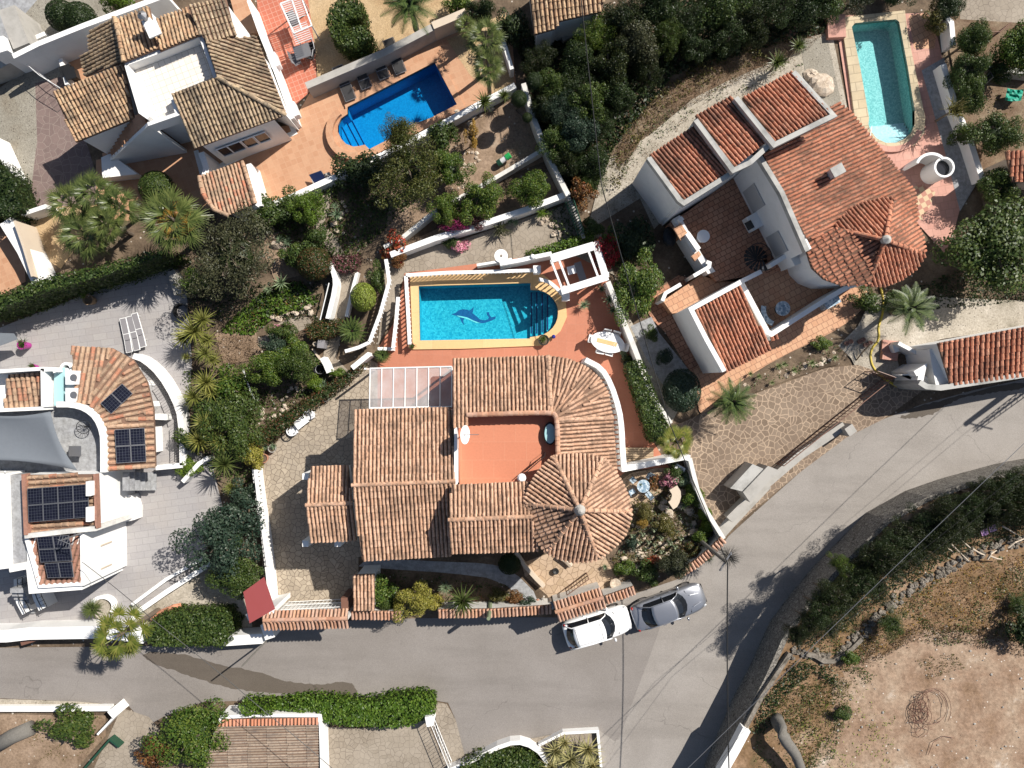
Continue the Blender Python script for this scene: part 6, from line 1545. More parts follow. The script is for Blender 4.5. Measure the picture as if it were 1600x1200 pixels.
tag(MB().box(P(1296, 473, .5), (1.0, .5, .8), .5).build('tiled_bench', M['tabletile']), 'blue tiled bench in shade outside the terrace wall', 'bench')
# small things at left
def pot(label, x, y, r, h, mat, z=.05, cat='plant pot', name='plant_pot', tilt=None):
    t = thing(name, label, cat, tuple(P(x, y, z))); c = world_loc(t)
    MB().lathe(c, [(r*.7, 0), (r*.8, h*.3), (r, h), (r*.85, h), (r*.8, h*.85)], 18).build('body', M[mat], t); MB().cyl(c+Vector((0, 0, h*.8)), r*.82, .02, 14).build('soil', M['soil'], t); return t
pot('magenta glazed pot with grassy plant on the grey yard', 45, 540, .27, .7, 'magenta'); pot('smaller magenta pot beside the skylit wall of the left villa', 58, 574, .2, .4, 'magenta')
pot('old barrel planter on the grey yard below the long hedge', 146, 470, .33, .6, 'wood', name='barrel_planter'); pot('blue rimmed dark pot at the corner of the turquoise pool', 849, 532, .34, .45, 'metal_dark')
tag(MB().blob(P(865, 526, .35), .13, 1, 10, rough=.03).build('ornament', M['blue'], smooth=True), 'small cobalt blue glass ball beside the dark plant pot', 'ornament')
pot('small pot with palm at the inner corner of the pool deck', 644, 541, .2, .4, 'pot'); pot('terracotta pot with purple flowers at the courtyard hedge end', 415, 715, .3, .45, 'pot'); pot('pale pot with succulent at the courtyard hedge, second from its end', 428, 700, .25, .4, 'concrete')
pot('shallow pale bowl planter on the courtyard path edge', 510, 620, .3, .3, 'concrete'); pot('brown jar lying near the wire gate', 1494, 588, .0001+.3, .5, 'pot', z=.35) if False else None
pot('terracotta jar in the yard of the right hand garage', 1457, 594, .3, .5, 'pot', z=.35)
t = thing('barrel_grill', 'black square bin standing in the paved corner of the top left villa', 'bin', tuple(P(110, 115, 0))); MB().box(P(110, 115, .5), (.62, .62, 1.0), .3).build('body', M['dark'], t); MB().box(P(109, 115, 1.03), (.7, .7, .06), .3).build('lid', M['dark'], t)
t = thing('solar_shower_panel', 'dark blue glossy panel on a grey frame at the patio edge', 'solar panel', tuple(P(498, 276, 0))); uvslab(t, 'panel', [P(483, 273, .5), P(502, 266, .9), P(512, 281, .9), P(492, 288, .5)], M['bluecloth'], M['metal_grey']); MB().box(P(505, 283, .3), (1.2, .6, .5), .4).build('stand', M['concrete'], t)
t = thing('parasol_base', 'round black parasol base at the corner of the grey topped wall', 'parasol base', tuple(P(488, 141, 0))); MB().cyl(P(488, 141, .1), .22, .08, 18).build('base', M['metal_dark'], t); MB().tube([P(488, 141, .1), P(488, 141, .9)], .03, 6).build('tube', M['metal_dark'], t)
t = thing('lattice_table', 'round white disc table on the crazy paving above the pool', 'table', tuple(P(783, 400, 0))); m = MB(); c = P(783, 400, 1.0); N = 28
m.ring([(c.x+.41*math.cos(2*math.pi*i/N), c.y+.41*math.sin(2*math.pi*i/N)) for i in range(N)], [(c.x+.09*math.cos(2*math.pi*i/N), c.y+.09*math.sin(2*math.pi*i/N)) for i in range(N)], 1.0, 1.04); m.build('tabletop', M['plastic_white'], t); MB().tube([(c.x, c.y, 0), (c.x, c.y, 1.0)], .04, 6).build('pedestal', M['metal_grey'], t)
t = thing('water_cylinder', 'green and white cylinder lying in the sandy garden', 'cylinder', tuple(P(786, 250, 0))); a, b = P(778, 256, .3), P(797, 242, .6)
MB().tube([a, a+(b-a)*.28], .22, 12).build('end', M['greenframe'], t); MB().tube([a+(b-a)*.28, a+(b-a)*.68], .17, 12).build('middle', M['plastic_white'], t); MB().tube([a+(b-a)*.68, b], .2, 12).build('end', M['green'], t)
t = thing('outdoor_table', 'white table under the open pergola beams', 'table', tuple(P(893, 422, 0))); MB().box(P(893, 422, .75), (.5, .5, .05), .25).build('tabletop', M['plastic_white'], t); MB().box(P(893, 422, .37), (.1, .1, .74)).build('leg', M['metal_white'], t)
t = thing('glass_table', 'narrow glass topped table under the pergola', 'table', tuple(P(908, 428, 0))); MB().box(P(908, 428, .75), (.45, 1.5, .04), .32).build('tabletop', M['sling_grey'], t)
for sg in (-.6, .6): MB().box(P(908, 428, .37)+Vector((sg*-.3, sg, 0)), (.06, .06, .74)).build('leg', M['metal_grey'], t)
tag(MB().box(P(275, 442, .25), (.5, 1.5, .4), .3).build('planter_box', M['concrete']), 'pale planter box at the upper corner of the grey yard', 'planter')
t = thing('wheelbarrow_planter', 'round dark tub at the corner of the grey yard below the planter box', 'planter', tuple(P(287, 487, 0))); MB().lathe(P(287, 487, 0), [(.4, 0), (.5, .45), (.42, .45), (.4, .4)], 18).build('tub', M['metal_dark'], t)
t = thing('terrace_table', 'grey metal table with chairs on the roof terrace of the left villa', 'table', tuple(P(118, 705, 2.7))); MB().box(P(117, 705, 3.4), (.7, .6, .04)).build('tabletop', M['metal_grey'], t)
for sx in (-.3, .3):
    for sy in (-.25, .25): MB().tube([P(117, 705, 2.7)+Vector((sx, sy, 0)), P(117, 705, 3.4)+Vector((sx, sy, 0))], .02, 4).build('leg', M['metal_grey'], t)
t = thing('wire_chair', 'round black wire chair in the curved corner of the roof terrace', 'chair', tuple(P(132, 667, 2.7))); m = MB(); c = P(132, 667, 3.15); N = 12
for i in range(N): a = 2*math.pi*i/N; m.tube([c+Vector((0, 0, -.1)), c+Vector((.42*math.cos(a), .38*math.sin(a), .1))], .012, 4)
m.tube([c+Vector((.42*math.cos(2*math.pi*i/16), .38*math.sin(2*math.pi*i/16), .1)) for i in range(17)], .02, 5); m.build('seat', M['metal_dark'], t); MB().tube([c-Vector((0, 0, .45)), c-Vector((0, 0, .1))], .03, 5).build('leg', M['metal_dark'], t)
t = thing('drain_well', 'round wire topped water butt beside the white stub wall', 'water butt', tuple(P(500, 577, 0))); MB().lathe(P(500, 577, 0), [(.25, 0), (.27, .6), (.24, .6), (.23, .3), (0, .3)], 18).build('body', M['metal_dark'], t); m = MB(); c = P(500, 577, .6); m.tube([c+Vector((.28*math.cos(2*math.pi*i/16), .28*math.sin(2*math.pi*i/16), 0)) for i in range(17)], .02, 5); m.build('rim', M['metal_grey'], t)
tag(MB().box(P(504, 538, .45), (.42, .5, .8), -.1).build('storage_box', M['sling_grey']), 'blue grey box on the path next to the low clipped shrub', 'box')
tag(MB().lathe(P(495, 538, .1), [(.14, 0), (.15, .4), (.12, .4), (0, .38)], 12).build('round_pot', M['palestone']), 'small round stone pot next to the blue grey box', 'plant pot')
tag(MB().tube([P(380, 578, .4), P(383, 590, .45), P(391, 610, .4), P(398, 625, .3)], .06, 6).build('pipe', M['plastic_white']), 'white pipe crossing the dark shrubs west of the courtyard', 'pipe')
tag(MB().box(P(1088, 731, .6), (.25, .6, .9), -.4).build('wall_box', M['plastic_white']), 'small white box in the rockery corner by the boundary wall', 'box') if False else tag(MB().box(P(1062, 731, .7), (.62, .28, .3), -.5).build('planter_box', M['plastic_white']), 'small white trough in the top corner of the rockery', 'planter')
# curved stone bench in the rockery
t = thing('stone_bench', 'pale curved stone slab bench in the rockery garden', 'bench', tuple(P(1050, 775, 0)))
w = strip(smoothline([(1052, 762), (1058, 772), (1054, 786), (1048, 790)], 1), .55, 1.0); MB().prism(w, .9, 1.02).build('slab', M['cream'], t)
for x, y in ((1051, 766), (1052, 783)): MB().box(P(x, y, .45), (.3, .3, .9)).build('support', M['palestone'], t)
# red bench-like arch stones at entrance
wallthing('pale brick edging wall curving from the entrance to the road', [(806, 864), (820, 885), (838, 905), (850, 917)], .6, .22, M['cream'])
tag(MB().tube([P(873, 868, .3), P(884, 876, .3), P(892, 884, .25)], .18, 7).build('log', M['palestone']), 'pale log below the round tower roof', 'log')
tag(MB().lathe(P(860, 939, .1), [(.25, 0), (.26, .9), (.2, .95), (0, .95)], 14).build('bin', M['metal_grey']), 'round grey bin beside the entrance gateway', 'bin')
tag(MB().lathe(P(868, 891, .05), [(.16, 0), (.2, .3), (.15, .3), (0, .25)], 14).build('round_pot', M['metal_dark']), 'small dark pot on the entrance paving under the tower', 'plant pot')
for x, y, l in ((840, 938, 'brown jar left of the round grey bin'), (848, 936, 'grey jar right next to the round bin')): tag(MB().lathe(P(x, y, .05), [(.1, 0), (.17, .25), (.1, .45), (0, .4)], 12).build('jar', M['pot'] if x < 845 else M['concrete']), l, 'jar')
tag(MB().lathe(P(961, 911, .3), [(.1, 0), (.3, .15), (.34, .2), (0, .12)], 18).build('birdbath', M['palestone']), 'pale shell shaped bird bath beside the tile capped wall and grey car', 'bird bath')
# hose
hp = [(1376, 448), (1380, 465), (1380, 490), (1372, 510), (1374, 525), (1371, 535), (1364, 542), (1360, 552), (1361, 566), (1367, 578), (1376, 588), (1390, 597), (1402, 604)]
t = tag(MB().tube([P(x, y, .1) for x, y in smoothline(hp, 2)], .075, 6).build('hose', M['yellow']), 'thick yellow hose snaking from the round tower to the iron gate', 'hose')
tag(MB().box(P(1389, 546, .12), (1.0, 1.1, .25), -.1).build('paving_stack', M['pinktile']), 'pink paving slab step by the yellow hose', 'step')
tag(MB().box(P(1389, 557, .25), (.95, .45, .3), -.12).build('brick_bench', M['pinktile']), 'low pink tiled bench beside the yellow hose', 'bench')
for i, (x, y) in enumerate([(1320, 537), (1327, 534), (1341, 534), (1346, 531), (1350, 539), (1357, 536)]): tag(MB().lathe(P(x, y, .03), [(.1, 0), (.15, .25), (.11, .25), (0, .2)], 12).build('flower_pot', M['brown']), 'small dark flower pot in the row on the gravel near the yellow hose', 'flower pot', 'dark flower pots on the gravel')
tag(MB().tube([P(1338, 563, .1), P(1348, 550, .5), P(1360, 538, .9)], .04, 5).build('plank', M['wood']), 'brown pole leaning over the gravel beside the hose', 'pole')
tag(MB().blob(P(1283, 133, .2), .85, 4, 10, (1, .8, .5), .15).build('boulder', M['palestone']), 'big pale boulder on the grey gravel between roof and narrow pool', 'boulder')
rock(1265, 118, .5, 'smaller yellowish rock north west of the big boulder')
tag(MB().box(P(1238, 50, .1), (.7, .8, .2), -.2).build('slab_step', M['pinktile']), 'pink and white paving slab in the dry grass west of the narrow pool', 'slab')
tag(MB().box(P(1305, 43, .2), (1.1, 1.4, .42), .05).build('pool_pump_housing', M['pinktile']), 'pink tiled box at the upper left corner of the narrow pool', 'box')
wallthing('white wall running along the right side of the narrow pool terrace', [(1477, 24), (1487, 35), (1490, 70)], 1.0, .3, WH)
wallthing('middle stretch of the white wall right of the narrow pool', [(1474, 100), (1492, 160), (1506, 195)], .9, .35, WH)
wallthing('lower stretch of the white wall right of the narrow pool', [(1506, 195), (1518, 225), (1536, 282)], .9, .35, WH)
t = thing('clothes_frame', 'grey folding frame leaning in the dark yard at the right', 'frame', tuple(P(1540, 122, 0))); m = MB(); m.tube([P(1528, 135, .4), P(1548, 112, 1.2), P(1552, 120, 1.2), P(1532, 140, .4), P(1528, 135, .4)], .04, 5); m.build('frame', M['metal_grey'], t)
MB().add([P(1528, 135, .4), P(1548, 112, 1.2), P(1552, 120, 1.2), P(1532, 140, .4)], [(0, 1, 2, 3)]).build('mesh_panel', M['sling'], t)
m = MB(); vs = []; rn = random.Random(3)
for i in range(7):
    for j in range(6): vs.append(P(1574+i*4.2-j*.8, 138+j*3.6+i*1.4-i*i*.2, .55+rn.uniform(-.12, .12)))
m.add(vs, [(i*6+j, (i+1)*6+j, (i+1)*6+j+1, i*6+j+1) for i in range(6) for j in range(5)]); o = m.build('tarpaulin', M['tealcloth']); tag(o, 'crumpled teal tarpaulin in the yard at the right edge', 'tarpaulin'); o.modifiers.new('s', 'SOLIDIFY').thickness = .02
wallthing('grey garden wall crossing the yard at the upper right', [(1512, 102), (1550, 106), (1620, 114)], .9, .3, M['greycap'])
bargate('iron railing gate in the upper right yard', [(1530, 50), (1562, 50), (1580, 35)], 0, 1.2, 'brown', .2)
# raised plot: cloths, coil, branches
for dx, l in ((0, 'left pink cloth hung at the edge of the rubble wall'), (13, 'right pink cloth with dark print beside the other one')):
    m = MB(); vs = []
    for i in range(5):
        for j in range(5): vs.append(P(1532+dx+i*2.6-j*.1+j*.7, 829-dx*.45+j*2.3-i*1.1, 3.0+.1*math.sin(i*1.7+j)-.12*j))
    m.add(vs, [(i*5+j, (i+1)*5+j, (i+1)*5+j+1, i*5+j+1) for i in range(4) for j in range(4)]); o = m.build('cloth', M['pinkcloth']); tag(o, l, 'cloth'); o.modifiers.new('s', 'SOLIDIFY').thickness = .015
rnd = random.Random(12); m = MB()
for i in range(15):
    cx, cy = 1441+rnd.uniform(-11, 9), 1118+rnd.uniform(-28, 22); r = rnd.uniform(9, 19); a0 = rnd.uniform(0, 6)
    if i > 11: cx, cy, r = 1455+rnd.uniform(-6, 6), 1108+rnd.uniform(-6, 6), rnd.uniform(24, 34)
    m.tube([P(cx+r*.8*math.cos(a0+k*.35), cy+r*math.sin(a0+k*.35), ZF+.12+.15*rnd.random()) for k in range(16)], .015, 4)
m.tube([P(1450, 1180, ZF+.1), P(1458, 1160, ZF+.15), P(1475, 1150, ZF+.12), P(1490, 1153, ZF+.1)], .018, 4)
tag(m.build('wire_coil', M['brown']), 'tangled coil of rusty wire lying on the bare earth', 'wire')
for i, (x0, y0, x1, y1) in enumerate([(1470, 848, 1490, 863), (1482, 846, 1513, 876), (1500, 842, 1516, 856), (1566, 822, 1588, 835), (1520, 858, 1540, 868), (1543, 874, 1557, 860), (1545, 868, 1565, 874), (1575, 856, 1600, 842)]):
    m = MB(); mx, my = (x0+x1)/2+(-1)**i*1.5, (y0+y1)/2+(-1)**i*1.5
    m.tube([P(x0, y0, ZF+.5), P(mx, my, ZF+.6), P(x1, y1, ZF+.35)], .06, 6, .03); tag(m.build('branch', M['cream']), 'pale bare branch among those lying along the rubble wall', 'branch', 'pale branches along the rubble wall')
tag(MB().tube([P(x, y, ZF+z) for x, y, z in ((1213, 1123, 0), (1216, 1130, .5), (1220, 1138, 1.0), (1224, 1149, 1.3), (1229, 1160, 1.4), (1237, 1170, 1.35), (1244, 1181, 1.2), (1250, 1197, 1.0), (1257, 1218, .8))], .40, 14, .26).build('dead_trunk', M['barkgrey'], smooth=True), 'thick dead grey tree trunk leaning at the bottom of the dry plot', 'tree trunk')
tag(MB().tube([P(239, 966, .3), P(255, 956, .5), P(272, 948, .6), P(283, 945, .45)], .22, 8, .12).build('log', M['orange']), 'orange brown cut palm log lying behind the clipped hedge', 'log')
tag(MB().tube([P(-10, 1168, .4), P(20, 1150, .4), P(50, 1137, .4)], .45, 16).build('fallen_trunk', M['barkgrey'], smooth=True), 'fat grey palm trunk lying on the sandy plot', 'tree trunk')
tag(MB().box(P(78, 988, .1), (.1, .1, .1)).build('drain', M['dark']), 'x', 'x') if False else None
t = thing('sump_frame', 'rusty earth pit framed by green edged boards near the forecourt', 'planter', tuple(P(170, 1180, 0)))
wall_mb(MB(), [(128, 1205), (171, 1156), (186, 1168)], .1, 0, .6).build('board', M['greenframe'], t)
tag(MB().box(P(0, 520, .9), (1.4, .3, .05), .3).build('shelf', M['plastic_white']), 'white awning end at the left picture edge', 'awning') if False else None
m = MB(); m.add([P(-60, 518, 1.9), P(22, 521, 1.6), P(28, 530, 1.5), P(-20, 548, 1.7), P(-60, 560, 1.9)], [(0, 1, 2, 3, 4)]); o = m.build('shade_cloth', M['sail']); tag(o, 'small grey and white canopy corner at the left edge above the purple pot', 'canopy'); o.modifiers.new('s', 'SOLIDIFY').thickness = .02
# ---------------------------------------------------------------- poles and cables
def pole(label, x, y, h, r=.09, mat='barkgrey', top=None, cross=None, name='utility_pole'):
    b = P(x, y, 0); t = thing(name, label, 'utility pole', tuple(b)); MB().tube([b-Vector((0, 0, .3)), b+Vector((0, 0, h))], r, 10, r*.7).build('shaft', M[mat], t)
    if cross:
        c = b+Vector((0, 0, h-.4)); d = Vector((math.cos(cross), math.sin(cross), 0)); m = MB().tube([c-d*.6, c+d*.6], .05, 6)
        for k in (-.5, 0, .5): m.cyl(c+d*k, .04, .15, 8)
        m.build('crossarm', M['metal_grey'], t)
    return b+Vector((0, 0, h))
tp = pole('grey utility pole leaning out of the rockery corner beside the bare shrub', 1091, 842, 6.0, .13, cross=1.0)
tl = pole('thin grey pole at the red roofed gateway by the road', 422, 995, 4.6, .06)
def cable(label, pts, r=.025, sag=.25, mat='metal_dark'):
    out = []
    for a, b in zip(pts, pts[1:]):
        for i in range(12): f = i/12; p = a+(b-a)*f; p = p-Vector((0, 0, sag*4*f*(1-f))); out.append(p)
    out.append(pts[-1]); tag(MB().tube(out, r, 4).build('overhead_cable', M[mat]), label, 'cable')
cable('dark overhead cable running down from the grey pole to the bottom edge', [tp, P(1142, 1300, 6.5)], .035, .3)
cable('dark overhead cable rising from the grey pole past the driveway to the top', [tp, P(1046, 660, 6.2), P(940, 290, 6.0), P(900, -80, 6)], .028, .15)
cable('thin overhead wire crossing diagonally at the lower left', [P(128, 878, 5.5), P(237, 967, 5.5), P(402, 1102, 5.5), P(600, 1272, 5.5)], .02, .1)
cable('thin grey wire crossing the dark trees in the lower right', [P(1990, 320, 7.5), P(1640, 655, 7.5), P(1060, 1215, 7.5)], .016, .1, 'metal_grey')
pb = P(1682, 552, 0); t = thing('lattice_pylon', 'steel lattice pylon standing just outside the right picture edge', 'pylon', tuple(pb)); m = MB(); hp_ = 8.0
for sx in (-.22, .22):
    for sy in (-.22, .22): m.tube([pb+Vector((sx, sy, 0)), pb+Vector((sx*.5, sy*.5, hp_))], .035, 5)
for i in range(18):
    z = hp_*i/18; z2 = hp_*(i+1)/18; k = .22*(1-.5*i/18)
    m.tube([pb+Vector((-k, -k, z)), pb+Vector((k, -k, z2))], .02, 4); m.tube([pb+Vector((k, k, z)), pb+Vector((-k, k, z2))], .02, 4); m.tube([pb+Vector((-k, k, z)), pb+Vector((-k, -k, z2))], .02, 4)
m.tube([pb+Vector((-.8, .2, hp_-.4)), pb+Vector((.8, -.2, hp_-.4))], .05, 5); m.build('lattice', M['metal_grey'], t)
tq = pole('thick concrete pole beside the lattice pylon outside the right edge', 1672, 540, 8.2, .22, 'concrete')
cable('upper thin wire from the pylon running down across the road', [pb+Vector((-.8, .2, hp_-.4)), P(1010, 1290, 6.5)], .018, .1, 'metal_grey') if False else None
cable('first of two thin wires from the thick pole over the lower road', [tq+Vector((0, .1, -.1)), P(1230, 1030, 7.0), P(1000, 1300, 6.6)], .009, .15)
cable('second of two thin wires from the thick pole over the lower road', [tq+Vector((.3, -.3, -.1)), P(1262, 1020, 7.0), P(1040, 1300, 6.6)], .009, .15)
t = thing('roof_antenna', 'grey antenna mast leaning over the lower solar roof of the left villa', 'antenna', tuple(P(131, 832, 4.3))); a, b = P(131, 832, 4.3), P(72, 846, 7.6)
a2 = P(131, 832, 4.4); MB().tube([a2, a2+Vector((0, 0, 2.0))], .05, 6).build('mast', M['metal_grey'], t); c = a2+Vector((0, 0, 1.8)); m = MB()
m.tube([c+Vector((-.3, .0, 0)), c+Vector((.5, -.3, .0))], .02, 4)
for k in range(6): m.tube([c+Vector((-.3+k*.14, -k*.05-.25, 0)), c+Vector((-.3+k*.14+.15, -k*.05+.25, 0))], .012, 4)
m.build('elements', M['metal_grey'], t)
# ---------------------------------------------------------------- hedges
hedge('long dark hedge between the grey yard and the fan palms', [(-60, 462), (0, 458), (60, 436), (140, 418), (215, 398), (258, 388), (262, 396), (215, 414), (140, 437), (60, 458), (0, 482), (-60, 497)], 3.2, 'mid', dens=130)
hedge('tall clipped hedge between the orange walk and the white boundary wall', [(980, 570), (1003, 562), (1022, 610), (1047, 672), (1040, 690), (1020, 690), (1002, 640)], 1.8, 'mid', dens=200)
hedge('clipped rectangular hedge by the road right of the fan palm', [(240, 966), (262, 957), (350, 957), (362, 975), (360, 998), (352, 1009), (240, 1010), (225, 1000)], 1.7, 'mid', dens=220)
hedge('dark flowering ivy hedge along the path west of the crazy paved courtyard', [(560, 570), (572, 568), (540, 600), (480, 645), (408, 700), (392, 700), (400, 680), (450, 640), (520, 595)], 1.0, 'reddish', dens=170, leaf=.06)
hedge('bright ivy hedge beside the road at the bottom with a dip in the middle', [(420, 1105), (430, 1100), (480, 1094), (520, 1096), (560, 1100), (585, 1098), (620, 1090), (655, 1087), (676, 1092), (678, 1115), (662, 1126), (640, 1135), (590, 1137), (540, 1133), (505, 1130), (500, 1118), (460, 1113)], 1.3, 'ivy', dens=200, leaf=.085)
hedge('small bright hedge cut by the bottom edge of the picture', [(720, 1196), (745, 1183), (790, 1175), (830, 1178), (850, 1200), (850, 1260), (720, 1260)], 1.0, 'mid', dens=200)
hedge('clipped mauve flowered shrub above the garden path below the citrus trees', [(518, 400), (560, 398), (556, 422), (530, 425), (515, 415)], 1.0, 'purplish', dens=230, leaf=.055, name='shrub', cat='shrub')
hedge('low clipped red tinged shrub beside the cycad', [(476, 508), (500, 500), (530, 499), (545, 505), (532, 520), (505, 530), (480, 528)], 1.1, 'reddish', dens=230, leaf=.055, name='shrub', cat='shrub')
hedge('ivy covered fence north of the pergola', [(822, 393), (860, 381), (925, 366), (935, 375), (900, 383), (840, 398)], 1.3, 'ivy', dens=170, leaf=.07)
hedge('ivy strip along the white garage parapet at the bottom', [(372, 1103), (420, 1105), (425, 1116), (380, 1118)], 1.7, 'ivy', dens=170, leaf=.08)
hedge('small dark hedge cut by the left picture edge', [(-60, 258), (0, 250), (18, 275), (34, 325), (20, 338), (-60, 345)], 1.9, 'dark', dens=150)
hedge('ring shaped clipped tree standing on the sand garden', [(511, 33), (515, 12), (530, -3), (552, -6), (566, 6), (567, 20), (560, 27), (546, 28), (539, 36), (546, 43), (560, 40), (575, 44), (580, 53), (572, 67), (555, 73), (535, 70), (518, 56)], 2.0, 'mid', dens=260, name='clipped_tree', cat='tree', bump=.06)
